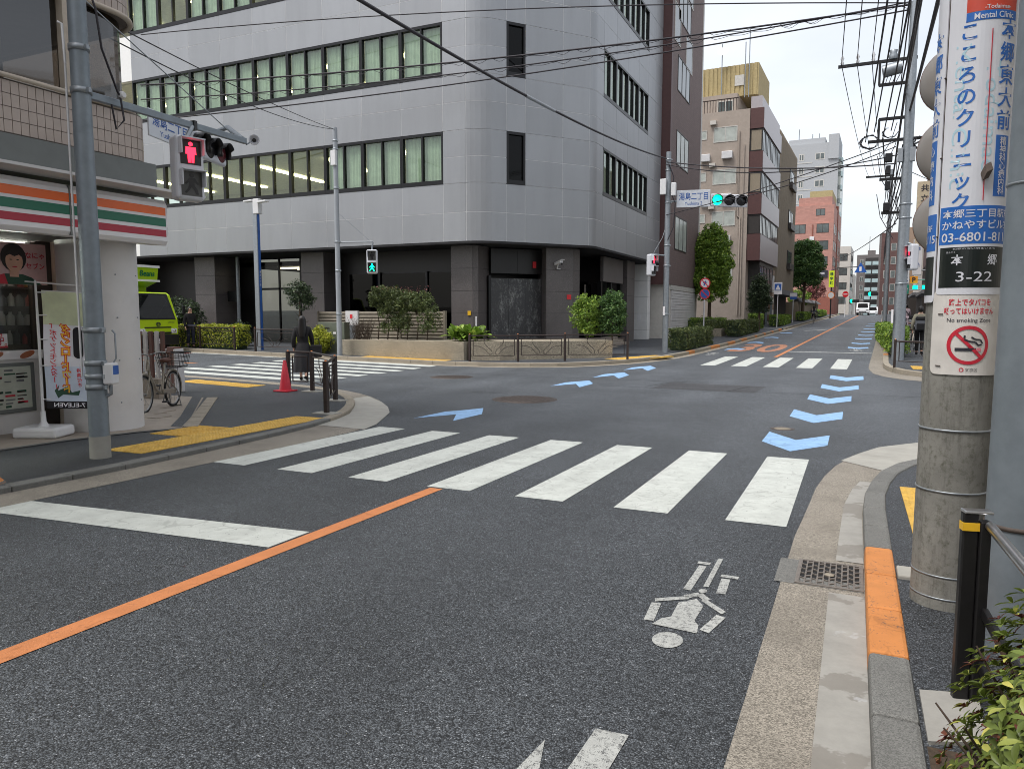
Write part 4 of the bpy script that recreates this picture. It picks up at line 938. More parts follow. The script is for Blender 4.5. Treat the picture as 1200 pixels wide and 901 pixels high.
t = thing('loudspeaker', 'small white horn loudspeaker at the end of the left signal arm', 'loudspeaker', (-7.93, 8.25, 4.0)); MB().lathe([(.03, -.14), (.045, -.06), (.075, 0), (.066, 0), (.03, -.05)], (0, 0, 0), 16).xf(Matrix.Translation((-7.9, 8.3, 4.08)) @ Vector((.75, -.66, -.1)).to_track_quat('Z', 'Y').to_matrix().to_4x4()).build('horn', 'signal_grey', t)
MB().tube([(-7.92, 8.1, 4.05), (-7.95, 8.2, 4.0), (-7.95, 8.3, 4.06)], .012).build('bracket', 'galvanised', t); MB().lathe([(.02, 0), (.03, .003)], (0, 0, 0), 12).xf(Matrix.Translation((-7.895, 8.295, 4.07)) @ Vector((.75, -.66, -.1)).to_track_quat('Z', 'Y').to_matrix().to_4x4()).build('throat', 'black_plastic', t)
ped_signal('pedestrian_signal', 'pedestrian signal with lit red man under the left signal arm', (-7.75, 7.0, 3.44), (.9, -.3), 'red', 1.05, (-7.84, 7.15, 4.0))
veh_signal('unlit vehicle signal seen from the side behind the red man', (-9.95, 9.05, 4.42), (-10.34, 10.18, 4.42), (.94, .33), None, True)
MB().tube([(-7.92, 8.1, 4.05), (-9.0, 8.9, 4.5), (-10.1, 9.6, 4.66)], .035).build('arm', 'galvanised_near', p1)
name_sign('pale junction name sign half hidden behind the tiled shop corner', (-9.55, 7.9, 4.42), (-9.92, 8.98, 4.42), .4, (.94, .33))
# pole by the planter with a lit green man
p2 = pole('signal_pole', 'slim grey signal pole standing by the planter wall across the junction', -17.5, 22.45, 8.36, .1, .085, 'grey_paint', (7.9, 7.6, 6.2, 4.25, 3.2, 1.6), g(-17.5, 22.4) + .1)
MB().cyl((-17.5, 22.45, 4.24), (-16.3, 22.98, 4.26), .03, n=8).build('arm', 'grey_paint', p2); MB().tube([(-17.5, 22.45, 5.35), (-16.4, 22.93, 4.3)], .008, 6).build('stay_wire', 'galvanised', p2)
MB().box(-17.62, -17.4, 22.3, 22.42, 7.0, 7.55).build('control_box', 'white_plastic', p2, bevel=.02)
ped_signal('pedestrian_signal', 'pedestrian signal with lit green man hung from the slim grey pole', (-16.3, 22.92, 3.53), (.5, -.87), 'green', 1.15, (-16.3, 22.98, 4.24))
# tall lamp with blue vertical banner strip
p3 = thing('street_lamp', 'slender silver street lamp with blue lettered edge by the office entrance', 'street lamp', (-22.0, 23.2, g(-22, 23.2) + .1))
MB().box(-22.2, -21.98, 23.08, 23.26, 0, 5.95).build('post', 'galvanised', p3, bevel=.02); MB().box(-21.978, -21.97, 23.12, 23.24, 0, 5.6).build('blue_edge', 'sign_blue_ink', p3); MB().box(-22.15, -21.85, 23.05, 23.3, 5.6, 6.2).build('head', 'white_plastic', p3, bevel=.03)
for s_ in (-1, 1): MB().obox((-22.0 + s_ * .45, 23.1 - s_ * .1, 6.1 - .05 * s_), (.28, -.06, 0), (.03, .1, 0), (0, 0, .035)).build('lamp_head', 'white_plastic', p3, bevel=.02)
mb = MB(); vtext_into(mb, '湯島二丁目', (-21.966, 23.18, 3.3), (0, 1, 0), (0, 0, 1), .09, .13); mb.build('lettering', 'sign_white', p3)
# far corner pole with the lit vehicle signal
p4 = pole('signal_pole', 'grey signal pole with name sign at the right end of the office building', -6.85, 29.45, 7.9, .12, .1, 'galvanised', (7.6, 7.2, 5.95, 4.3, 3.5, 1.6), g(-6.8, 29.4) + .1)
MB().cyl((-6.85, 29.45, 6.0), (-4.2, 30.68, 6.05), .035, n=8).build('arm', 'galvanised', p4); MB().cyl((-6.85, 29.45, 3.9), (-7.4, 29.1, 3.95), .03, n=8).build('arm', 'galvanised', p4)
MB().tube([(-6.85, 29.45, 5.2), (-7.0, 29.3, 4.6), (-7.3, 29.15, 4.0)], .012, 6).build('stay_wire', 'galvanised', p4)
for a in ((-7.12, -6.88, 29.2, 29.32, 6.25, 6.85), (-6.7, -6.52, 29.3, 29.45, 6.2, 6.7)): MB().box(*a).build('control_box', 'white_plastic', p4, bevel=.02)
MB().tube([(-6.8, 29.35, 7.4), (-6.62, 29.4, 6.9), (-6.7, 29.35, 6.3), (-6.55, 29.4, 5.9), (-6.6, 29.4, 5.0), (-6.8, 29.35, 4.5)], .022, 6).build('cable', 'wire_black', p4)
MB().box(-6.93, -6.85, 29.3, 29.335, 1.55, 1.9).build('sticker', 'sign_white', p4)
name_sign('junction name sign beside the green light at the office corner', (-6.52, 29.5, 6.08), (-5.32, 30.05, 6.12), .66, (.42, -.9))
veh_signal('vehicle signal with green light lit next to the junction name sign', (-5.3, 30.05, 6.05), (-3.98, 30.66, 6.0), (.42, -.9), 'green')
ped_signal('pedestrian_signal', 'pedestrian signal with red light turned sideways on the office corner pole', (-7.3, 29.05, 3.52), (.98, -.35), 'red', 1.1, (-7.4, 29.1, 3.95))
# ---------------------------------------------------------------- concrete utility pole with wrapped signs, right foreground
def concretepole():
    t = NT('pole_concrete'); c = srgb(134, 133, 127)
    a = t.ramp(t.noise(3, 7, .65), [(.3, sc(c, .75)), (.7, sc(c, 1.15))])
    moss = t.ramp(t.mix(.6, t.noise(3, 9, .8, (5, 5, 1.4)), t.noise(30, 6, .75)), [(.5, 0), (.64, .7)]); a = t.mix(moss, a, srgb(76, 76, 62))
    dk = t.ramp(t.noise(3, 8, .75, (6, 6, .7)), [(.52, 0), (.72, .6)]); a = t.mix(dk, a, srgb(70, 68, 64))
    t.col(a); t.bump(t.noise(45, 5, .7), .35, .006); t.fin(.9, spec=.2)
concretepole()
cx_, cy_ = .515, 4.6; zc = g(.5, 4.6) + .085
up_ = thing('utility_pole', 'weathered concrete utility pole with advertising plates in the right foreground', 'utility pole', (cx_, cy_, zc))
MB().tube([(cx_, cy_, zc - .1), (cx_, cy_, 2.5), (cx_, cy_, 8.5)], [.172, .162, .135], 40).build('shaft', 'pole_concrete', up_)
for z in (.08, .2, .66, .99): MB().lathe([(.168, -.005), (.1735, -.004), (.1735, .004), (.168, .005)], (cx_, cy_, z), 40, cap=False).build('steel_strap', 'galvanised', up_)
for z in (.08, .2): MB().obox((cx_ + .06, cy_ - .172, z), (.022, .004, 0), (0, .008, 0), (0, 0, .01)).build('strap_buckle', 'galvanised', up_)
PH = math.atan2(-cy_, -cx_)
def wrapfn(r, zc_, aoff=0):
    def fn(a, b):
        th = PH + aoff + a / r; return (cx_ + r * math.cos(th), cy_ + r * math.sin(th), zc_ + b)
    return fn
mat('plate_white', srgb(214, 216, 222), .35, var=.03, dirt=.1); mat('ad_blue', srgb(40, 104, 184), .4, var=.03); mat('ad_red', srgb(206, 76, 56), .4); mat('ad_pale', srgb(176, 208, 220), .4); mat('plate_black', srgb(28, 34, 32), .35); mat('ink_red', srgb(196, 42, 60), .4); mat('plate_cream', srgb(212, 208, 202), .4, dirt=.12); mat('ink_dark', srgb(44, 44, 54), .5); mat('ink_pink', srgb(222, 130, 140), .5)
def wrap(mb, r, a0, a1, z0, z1, rc=0.0, th=.006):
    n = 26; fnv = lambda an, z, rr: (cx_ + rr * math.cos(PH + an), cy_ + rr * math.sin(PH + an), z)
    P = []
    def edge(an):   # rounded corners in plan/height
        d = min(an - a0, a1 - an) * r
        if d >= rc or rc == 0: return z0, z1
        e = rc - math.sqrt(max(0, rc * rc - (rc - d) ** 2)); return z0 + e, z1 - e
    an = sorted(set(list(np.linspace(a0, a1, n)) + ([a0 + rc / r * k / 5 for k in range(6)] + [a1 - rc / r * k / 5 for k in range(6)] if rc else [])))
    V = []
    for a in an:
        b, t_ = edge(a); V += [fnv(a, b, r), fnv(a, t_, r), fnv(a, b, r - th), fnv(a, t_, r - th)]
    F = []
    for i in range(len(an) - 1):
        j = 4 * i; F += [(j, j + 4, j + 5, j + 1), (j + 2, j + 3, j + 7, j + 6), (j + 1, j + 5, j + 7, j + 3), (j, j + 2, j + 6, j + 4)]
    e = 4 * (len(an) - 1); F += [(0, 1, 3, 2), (e, e + 2, e + 3, e + 1)]
    return mb.add(V, F, 0, False)
RP = .175
ad = thing('pole_advert', 'tall white clinic advertising plate with blue lettering wrapped round the utility pole', 'advert', (cx_, cy_, 1.7))
wrap(MB(), RP, R(-43), R(108), 1.7, 3.9, .02).build('plate', 'plate_white', ad)
def onp(s, a, z, h=None, w=None, m='ad_blue', bold=.012, dr=.0015, name='lettering', parent=None, aoff=0, RPx=None):
    mb = MB(); rr_ = (RPx or RP) + dr; text_into(mb, s, (0, 0, 0), (1, 0, 0), (0, 0, 1), w=w, h=h, bold=bold, fn=wrapfn(rr_, z, a)); return mb.build(name, m, parent or ad)
def vonp(s, a, z, size, pitch, m='ad_blue', bold=.012, parent=None, dr=.0015, RPx=None):
    mb = MB(); vtext_into(mb, s, (0, 0, 0), (1, 0, 0), (0, 0, 1), size, pitch, bold, fn=wrapfn((RPx or RP) + dr, z, a)); return mb.build('lettering', m, parent or ad)
wrap(MB(), RP + .001, R(-41), R(106), 1.955, 2.145).build('address_block', 'ad_blue', ad)
onp('本郷三丁目駅前', R(22), 2.108, h=.044, w=.36, m='plate_white', dr=.0028); onp('かねやすビル3F', R(22), 2.052, h=.044, w=.36, m='plate_white', dr=.0028); onp('03-6801-8115', R(22), 1.99, h=.046, w=.36, m='plate_white', dr=.0028)
vonp('こころのクリニック', R(-10), 3.0, .094, .104, bold=.018); vonp('本郷東大前', R(52), 3.0, .1, .109, bold=.018)
wrap(MB(), RP + .001, R(38), R(66), 2.19, 2.49).build('specialty_block', 'ad_blue', ad); vonp('精神科心療内科', R(52), 2.462, .045, .0405, 'plate_white', dr=.0028)
wrap(MB(), RP + .001, R(-16), R(66), 3.09, 3.21).build('emblem_red', 'ad_red', ad); wrap(MB(), RP + .001, R(-16), R(66), 3.045, 3.088).build('emblem_blue', 'ad_blue', ad)
onp('Mental Clinic', R(26), 3.066, h=.03, w=.19, m='plate_white', dr=.003); onp('-Todaimae-', R(30), 3.105, h=.02, m='plate_white', dr=.003)
mb = MB(); V, F = glyphs('Mental Clinic', .0); mb.add([wrapfn(RP + .001, 2.95, R(-17))((y - .35) * .1, -x * .135) for x, y in V], F); mb.build('faint_lettering', 'ad_pale', ad)
mb = MB(); V, F = glyphs('Todaimae', .0); mb.add([wrapfn(RP + .001, 2.85, R(28))((y - .35) * .1, -x * .135) for x, y in V], F); mb.build('faint_lettering', 'ad_pale', ad)
mb = MB(); f_ = wrapfn(RP + .003, 2.5, R(22)); mb.tube([f_(0, .5), f_(0, 0), f_(0, -.33)], .0022, 6); mb.build('red_cord', 'ink_red', ad)
MB().obox(wrapfn(RP + .012, 2.31, R(24))(0, 0), (.014, .01, .008), (-.004, .012, .02), (.008, -.006, .02)).build('clip', 'rust', ad)
# black address plate
al = thing('address_plate', 'black address plate reading 3-22 below the clinic advert', 'address plate', (cx_, cy_, 1.75))
wrap(MB(), RP + .0012, R(-38), R(100), 1.735, 1.94).build('plate', 'plate_black', al)
onp('本', R(-10), 1.875, h=.055, m='plate_white', parent=al, dr=.003); onp('郷', R(44), 1.875, h=.055, m='plate_white', parent=al, dr=.003); onp('3-22', R(17), 1.79, h=.05, w=.17, m='plate_white', parent=al, dr=.003, bold=.0)
onp('ほんごう', R(-20), 1.915, h=.01, m='plate_white', parent=al, dr=.003, bold=0); onp('犯罪のない明るいまち', R(15), 1.931, h=.008, w=.2, m='plate_white', parent=al, dr=.003, bold=0)
# the second plate round the left side of the pole
a2 = thing('pole_advert', 'narrow end of a second clinic plate on the left side of the utility pole', 'advert', (cx_, cy_, 1.65))
wrap(MB(), RP, R(-155), R(-47), 1.66, 3.9, .02).build('plate', 'plate_white', a2); wrap(MB(), RP + .001, R(-152), R(-49), 1.93, 2.12).build('address_block', 'ad_blue', a2); wrap(MB(), RP + .0012, R(-152), R(-51), 1.7, 1.9).build('address_plate', 'plate_black', a2)
wrap(MB(), RP + .001, R(-88), R(-58), 2.17, 2.5).build('specialty_block', 'ad_blue', a2); vonp('本郷東大前', R(-70), 3.0, .098, .109, parent=a2, bold=.018); onp('前3F', R(-72), 2.05, h=.042, m='plate_white', parent=a2, dr=.003); onp('8115', R(-68), 1.99, h=.042, m='plate_white', parent=a2, dr=.003); vonp('心療内科', R(-72), 2.45, .06, .075, 'plate_white', parent=a2, dr=.003)
MB().tube([wrapfn(RP - .012, 2.0, R(-45))(0, b) for b in np.linspace(-.33, 1.9, 12)], .009, 6).build('edge_seam', 'rust', a2)
for z in (2.0, 2.4, 2.8): MB().lathe([(.006, 0), (.004, .01), (.001, .012)], (0, 0, 0), 8).xf(Matrix.Translation(wrapfn(RP, z, R(-45))(0, 0)) @ Vector((-.6, -.8, 0)).to_track_quat('Z', 'Y').to_matrix().to_4x4()).build('rivet', 'rust', a2)
# no smoking plate
ns = thing('no_smoking_sign', 'rounded cream no smoking plate with red ring on the utility pole', 'sign', (cx_, cy_, 1.29)); RS = .1725
wrap(MB(), RS, R(-48), R(100), 1.285, 1.725, .035).build('plate', 'plate_cream', ns)
def onS(s, a, z, **k): return onp(s, a, z, parent=ns, RPx=RS, dr=.002, **k)
onS('路上でタバコを', R(14), 1.66, h=.036, w=.2, m='ink_red', bold=.02); onS('吸ってはいけません', R(14), 1.615, h=.034, w=.24, m='ink_red', bold=.02); onS('No smoking Zone', R(14), 1.565, h=.026, w=.21, m='ink_dark', bold=.004)
fS = wrapfn(RS + .0025, 1.44, R(14)); rg = MB(); n = 40
V = [];
for i in range(n):
    a = 2 * math.pi * i / n; V += [fS(.1 * math.cos(a), .1 * math.sin(a)), fS(.082 * math.cos(a), .082 * math.sin(a))]
rg.add(V, [(2 * i, (2 * i + 2) % (2 * n), (2 * i + 3) % (2 * n), 2 * i + 1) for i in range(n)]); rg.build('ring', 'ink_red', ns)
fS2 = wrapfn(RS + .0035, 1.44, R(14))
def stripS(pts, w_, m, fn=fS2):
    mb = MB(); P = [Vector(p) for p in pts]
    for a, b in zip(P, P[1:]):
        d = (b - a).normalized(); nn = Vector((-d.y, d.x)) * w_ / 2; k = 4
        mb.add([fn(*(a.lerp(b, i / k) + nn * s_)) for i in range(k + 1) for s_ in (-1, 1)], [(2 * i, 2 * i + 2, 2 * i + 3, 2 * i + 1) for i in range(k)])
    return mb.build('pictogram', m, ns)
fS3 = wrapfn(RS + .003, 1.44, R(14))
stripS([(-.062, -.022), (.035, -.022)], .016, 'ink_dark', fS3); stripS([(.037, -.022), (.06, -.022)], .016, 'ink_pink', fS3)
stripS([(-.02, .05), (-.022, .03), (.0, .02), (.03, .016), (.045, .0), (.062, .004)], .009, 'ink_dark', fS3); stripS([(.01, .042), (.03, .03), (.055, .028), (.066, .01)], .008, 'ink_dark', fS3)
stripS([(-.063, .063), (.063, -.063)], .016, 'ink_red')
onS('文京区', R(20), 1.313, h=.019, m='ink_dark', bold=0); fE = wrapfn(RS + .002, 1.313, R(5)); mb = MB(); V = []
for i in range(16): a = 6.283 * i / 16; V += [fE(.011 * math.cos(a), .011 * math.sin(a)), fE(.007 * math.cos(a), .007 * math.sin(a))]
mb.add(V, [(2 * i, (2 * i + 2) % 32, (2 * i + 3) % 32, 2 * i + 1) for i in range(16)]); mb.build('emblem', 'ink_red', ns)
for z in (1.33, 1.6): MB().tube([wrapfn(RS + .002, z, R(-36))(0, 0), wrapfn(RS + .004, z, R(-31))(0, 0), wrapfn(RS + .004, z, R(-27))(0, 0)], .0025, 5).build('tie_wire', 'rust', ns)
# smooth grey steel pole at the right picture edge
gp = thing('signal_pole', 'smooth grey steel pole at the right picture edge in front of the utility pole', 'pole', (.735, 4.06, g(.75, 4.1) + .085))
MB().tube([(.735, 4.06, -.1), (.735, 4.06, 2), (.735, 4.06, 7)], [.137, .128, .105], 40).build('shaft', 'galvanised_near', gp)
MB().lathe([(.135, -.011), (.139, -.01), (.139, .01), (.135, .011)], (.735, 4.06, .62), 40, cap=False).build('steel_strap', 'rust', gp); MB().obox((.63, 4.0, .63), (.012, -.006, 0), (.006, .01, 0), (0, 0, .012)).build('strap_buckle', 'galvanised', gp)
MB().tube([(.7, 3.953, z) for z in (0, 1, 2, 3.2)], .004, 5).build('seam', 'galvanised', gp); MB().lathe([(.129, -.006), (.134, 0), (.129, .006)], (.735, 4.06, 2.18), 32, cap=False).build('weld_joint', 'galvanised', gp)
# black guard rail with steel pipe
gr_ = thing('guard_rail', 'black guard rail post with steel handrail in the right foreground', 'guard rail', (.47, 3.36, g(.47, 3.36) + .085)); zg = g(.47, 3.36)
MB().obox((.447, 3.36, .4), (.028, .006, 0), (-.004, .018, 0), (0, 0, .42)).build('post', 'black_metal', gr_, bevel=.006); MB().obox((.497, 3.366, .39), (.02, .004, 0), (-.006, .022, 0), (0, 0, .4)).build('post', 'black_metal', gr_, bevel=.006)
MB().obox((.47, 3.36, .825), (.05, .01, 0), (-.006, .026, 0), (0, 0, .006)).build('post_cap', 'steel', gr_, bevel=.004); MB().obox((.447, 3.357, .765), (.0295, .0063, 0), (-.0042, .0192, 0), (0, 0, .016)).build('yellow_band', 'yellow_plastic', gr_)
MB().tube([(.515, 3.34, .775), (.55, 2.6, .775), (.6, 1.3, .775)], .019, 14).build('handrail', 'steel', gr_)
for z in (.42, .2): MB().obox((.545, 2.6, z), (.03, -.75, 0), (.012, .0005, 0), (0, 0, .022)).build('rail', 'black_metal', gr_, bevel=.004)
tag(MB().ext([(.305, 2.95, -.1), (.5, 3.03, -.1), (.52, 3.42, -.1), (.305, 3.36, -.1)], (0, 0, .155)).build('rail_footing', 'gutter_smooth', org=(.47, 3.3, 0), bevel=.01), 'pale concrete footing under the black guard rail post', 'footing')
tag(MB().box(.3, .4, 4.9, 5.1, -.1, .036).build('footing_block', 'concrete_pale', org=(.35, 5, 0), bevel=.01), 'small pale concrete block beside the orange kerb stones', 'block')
mat('planting_soil', srgb(70, 58, 46), .95, var=.35, vs=40, det=6, bs=60, bst=.6, bd=.02)
struct(MB().sheet([(.3, -3), (1.6, -3), (1.6, 2.98), (.3, 2.93)], .089).build('soil_bed', 'planting_soil'))
# three round discs on a post behind the utility pole
ds = thing('disc_sign', 'three stacked grey round sign discs half hidden behind the utility pole', 'sign', (.8, 8.0, g(.8, 8) + .085))
mat('disc_grey', srgb(132, 128, 124), .5, var=.04); mat('disc_rim', srgb(150, 112, 94), .5)
for z, dx in ((3.7, 0), (3.08, .0), (2.44, .0)):
    M_ = Matrix.Translation((.75, 7.9, z)) @ Vector((-.3, -.95, 0)).to_track_quat('Z', 'Y').to_matrix().to_4x4()
    MB().lathe([(.01, .06), (.2, .05), (.29, .02), (.3, 0), (.3, -.05), (.01, -.05)], (0, 0, 0), 36).xf(M_).build('disc', 'disc_grey', ds); MB().lathe([(.3, -.012), (.306, -.005), (.3, .004)], (0, 0, 0), 36, cap=False).xf(M_).build('rim', 'disc_rim', ds)
MB().tube([(.8, 8.0, -.1), (.8, 8.0, 4.1)], .04, 12).build('post', 'galvanised', ds)
# ---------------------------------------------------------------- street fences
def railing(t, a, b, z0, h=.9, ornate=True, m='dark_brown_metal', r=.02):
    a, b = Vector((*a, 0)), Vector((*b, 0)); d = (b - a); L = d.length; d.normalize(); up = Vector((0, 0, 1))
    P = lambda s, z: a + d * s + up * (z0 + z)
    MB().tube([P(0, h), P(L, h)], r * 1.15, 8).build('top_rail', m, t)
    for z in (.22, .78): MB().tube([P(.12, z), P(L - .12, z)], r * .7, 6).build('rail', m, t)
    for s in (.12, L - .12): MB().tube([P(s, .22), P(s, .78)], r * .7, 6).build('upright', m, t)
    if ornate:
        c = L / 2; k = min(1, L / 1.6)
        for e in (-1, 1):
            pts = [(c + e * .32 * k, .78), (c + e * .34 * k, .66), (c + e * .22 * k, .52), (c + e * .08 * k, .4), (c + e * .05 * k, .3), (c + e * .12 * k, .24), (c + e * .2 * k, .3), (c + e * .32 * k, .46), (c + e * .5 * k, .54), (c + e * .68 * k, .55)]
            MB().tube([P(s, z) for s, z in smooth2(pts, 2)], r * .5, 6).build('scroll', m, t)
def fpost(t, x, y, z0, h=.95, m='dark_brown_metal', w=.035):
    MB().box(x - w, x + w, y - w, y + w, z0 - .1, z0 + h).build('post', m, t, bevel=.008); MB().lathe([(w * .6, 0), (w * .4, .015), (.002, .02)], (x, y, z0 + h), 8).build('reflector_cap', 'orange_plastic', t)
FPT = [(-11.95, 22.35), (-10.35, 22.42), (-8.95, 22.98), (-7.1, 25.25)]
ff = thing('street_fence', 'dark ornamental street fence with scrolls in front of the mossy planter', 'fence', (-10, 22.8, g(-10, 22.5) + .1))
FPT = [(-11.95, 22.4), (-10.45, 23.1), (-9.05, 23.95), (-7.15, 25.1)]
for p in FPT: fpost(ff, *p, g(*p) + .1)
for a, b in zip(FPT, FPT[1:]): railing(ff, a, b, g(*a) + .1)
NPT = [(-11.6, 13.02), (-10.95, 13.05), (-9.36, 11.84), (-8.14, 10.05)]
nf = thing('street_fence', 'dark brown railing round the near corner beside the red cone', 'fence', (-10, 12, g(-10, 12) + .05))
for p in NPT: fpost(nf, *p, g(*p) + .05, .9, w=.038)
for a, b in ((NPT[0], NPT[1]), (NPT[1], NPT[2]), (NPT[2], NPT[3])): railing(nf, a, b, g(*a) + .05, .88, (Vector(b) - Vector(a)).length > 1)
for p in NPT[1:]: MB().box(p[0] - .22, p[0] + .22, p[1] - .13, p[1] + .13, g(*p) - .05, g(*p) + .07).build('footing', 'concrete_pale', nf)
lf = thing('street_fence', 'low dark railing in front of the left hedge across the street', 'fence', (-24, 22.4, g(-24, 22.4) + .1))
LP_ = [(x, 22.4) for x in (-29.5, -27, -24.6, -22.7)]
for p in LP_: fpost(lf, *p, g(*p) + .1)
for a, b in zip(LP_, LP_[1:]): railing(lf, a, b, g((a[0] + b[0]) / 2, 22) + .1)
lf2 = thing('street_fence', 'short dark railing between the street lamp and the yellow shrub', 'fence', (-20.6, 22.4, g(-20.6, 22.4) + .1))
for p in ((-21.6, 22.4), (-19.6, 22.4)): fpost(lf2, *p, g(*p) + .1)
railing(lf2, (-21.6, 22.4), (-19.6, 22.4), g(-20.6, 22.4) + .1)
rf = thing('street_fence', 'dark ornamental railing on the far right corner behind the utility pole', 'fence', (1.6, 24.4, g(1.6, 24.4) + .12))
RPt = [(1.12, 24.4), (3.0, 23.5), (4.9, 23.2)]
for p in RPt: fpost(rf, *p, g(*p) + .12, .85)
for a, b in zip(RPt, RPt[1:]): railing(rf, a, b, g(*a) + .12, .8)
# cone
cn = thing('traffic_cone', 'red traffic cone on the corner pavement beside the railing', 'cone', (-11.6, 13.0, g(-11.6, 13) + .05)); cn.location = (-11.55, 12.85, g(-11.5, 12.9) + .05); RM[cn.name] = Matrix.Translation(cn.location)
MB().box(-.19, .19, -.19, .19, 0, .035).build('base', 'red_plastic', cn, local=True, bevel=.012); MB().lathe([(.145, .03), (.13, .06), (.035, .69), (.02, .7)], (0, 0, 0), 24).build('body', 'red_plastic', cn, local=True)
# banner on a weighted stand; printed lettering shows through reversed
mat('banner_cloth', srgb(222, 220, 226), .85, var=.05); mat('banner_sky', srgb(196, 206, 222), .85, var=.08); mat('banner_black', srgb(30, 28, 32), .85); mat('banner_red', srgb(206, 44, 54), .85); mat('banner_yellow', srgb(238, 190, 50), .85)
bn = thing('advertising_banner', 'white upright advertising banner with reversed lettering on a stand by the store', 'banner', (-9.85, 6.3, g(-10, 6.3) + .06))
zb = g(-10, 6.3) + .06; bo = Vector((-9.82, 6.27, zb))
MB().obox(bo + Vector((0, 0, .07)), (.27, .12, 0), (-.09, .2, 0), (0, 0, .07)).build('water_base', 'white_plastic', bn, bevel=.04, seg=3); MB().lathe([(.07, .14), (.035, .2), (.03, .34)], bo, 14).build('neck', 'white_plastic', bn)
MB().tube([bo + Vector((0, 0, .2)), bo + Vector((.01, 0, 1.2)), bo + Vector((.0, 0, 2.08))], [.02, .018, .014], 10).build('pole', 'white_plastic', bn)
bd = Vector((.78, .62, 0)).normalized(); bnm = Vector((.62, -.78, 0)).normalized()
MB().tube([bo + Vector((0, 0, 2.06)) - bd * .12, bo + Vector((0, 0, 2.0)) + bd * .62], .01, 8).build('cross_bar', 'white_plastic', bn)
BW, BZ0, BZ1 = .5, .38, 1.95
def clothpt(a, b, off=0.0):   # a across from the pole, b height
    u = a / BW; wv = .03 * math.sin(u * 3 + b * 2.2) + .015 * math.sin(b * 7 + u * 2)
    return bo + bd * (.06 + a) + Vector((0, 0, b - .03 * u)) + bnm * (wv + off)
def cloth(a0, a1, b0, b1, m, off=0.0, name='cloth', nx=8, ny=14):
    V = [clothpt(a0 + (a1 - a0) * i / nx, b0 + (b1 - b0) * j / ny, off) for j in range(ny + 1) for i in range(nx + 1)]
    return MB().add(V, [(j * (nx + 1) + i, j * (nx + 1) + i + 1, (j + 1) * (nx + 1) + i + 1, (j + 1) * (nx + 1) + i) for j in range(ny) for i in range(nx)], 0, True).build(name, m, bn)
cloth(0, BW, BZ0, BZ1, 'banner_cloth'); cloth(0, BW, BZ0, BZ0 + .1, 'banner_black', .003, 'hem_band', 8, 2); cloth(.0, BW, .48, .95, 'banner_sky', .0025, 'printed_sky', 8, 6)
mat('banner_top', srgb(206, 212, 178), .85, var=.1); cloth(.0, BW, 1.5, BZ1 - .01, 'banner_top', .0025, 'printed_top', 8, 6)
def bfn(a0, b0, off): return lambda a, b: clothpt(a0 - a, b0 + b, off)
mb = MB(); text_into(mb, '7-ELEVEN', (0, 0, 0), (1, 0, 0), (0, 0, 1), w=.36, h=.055, bold=.02, fn=bfn(.27, .43, .006)); mb.build('lettering', 'banner_cloth', bn)
for s_, a, z, sz, pt, m, off in (('ダウンロードカード', .25, 1.45, .125, .1, 'banner_yellow', .006), ('「ポケットモンスター」', .11, 1.47, .09, .078, 'banner_red', .006), ('発売中！', .4, 1.42, .085, .095, 'banner_cloth', .008), ('特典付き', .4, .9, .06, .065, 'banner_red', .006)):
    if m == 'banner_yellow':
        mb = MB(); vtext_into(mb, s_, (0, 0, 0), (1, 0, 0), (0, 0, 1), sz, pt, .085, fn=bfn(a, z, .0045)); mb.build('lettering_outline', 'banner_red', bn)
    mb = MB(); vtext_into(mb, s_, (0, 0, 0), (1, 0, 0), (0, 0, 1), sz, pt, .012, fn=bfn(a, z, off)); mb.build('lettering', m, bn)
mb = MB(); pts = [(.4 + .06 * math.cos(a), (1.42 if math.sin(a) > 0 else 1.12) + .06 * math.sin(a)) for a in np.linspace(0, 6.283, 24)[:-1]]; mb.poly([clothpt(a, b, .006) for a, b in pts]); mb.build('black_label', 'banner_black', bn)
mb = MB(); mb.poly([clothpt(a, b, .005) for a, b in ((.1, .62), (.16, .7), (.14, .62), (.26, .68), (.3, .6), (.4, .63), (.38, .56), (.2, .57), (.14, .52))]); mb.build('printed_swoosh', 'green_print', bn)
for z in (1.92, 1.62, 1.3, .95, .5): MB().tube([bo + Vector((0, 0, z)), clothpt(.0, z, .004), clothpt(.05, z, .004)], .008, 6).build('tie_loop', 'white_plastic', bn)
# brown slatted gate and post beside the bicycle
mat('wood_brown', srgb(96, 62, 52), .6, var=.25, vs=10, streak=True)
gtb = thing('slatted_gate', 'brown and white slatted gate standing behind the parked bicycle', 'gate', (-13.0, 10.5, g(-13, 10.5) + .05))
for k in range(5):
    x = -13.3 + k * .13; MB().box(x, x + .09, 10.5 + .03 * k, 10.55 + .03 * k, -.1, 1.25).build('slat', 'wood_brown' if k % 2 == 0 else 'white_paint_wall', gtb, bevel=.006)
MB().box(-13.3, -12.62, 10.4, 10.7, -.1, .3).build('plinth', 'paver_beige', gtb, bevel=.01)
bp = thing('bollard', 'brown and white bollard post behind the bicycle basket', 'bollard', (-13.55, 11.6, g(-13, 11.6) + .05))
MB().box(-13.65, -13.43, 11.5, 11.7, -.1, .88).build('core', 'wood_brown', bp, bevel=.01); MB().box(-13.7, -13.655, 11.48, 11.72, -.1, .84).build('cheek', 'white_paint_wall', bp, bevel=.01); MB().box(-13.425, -13.38, 11.48, 11.72, -.1, .84).build('cheek', 'white_paint_wall', bp, bevel=.01)
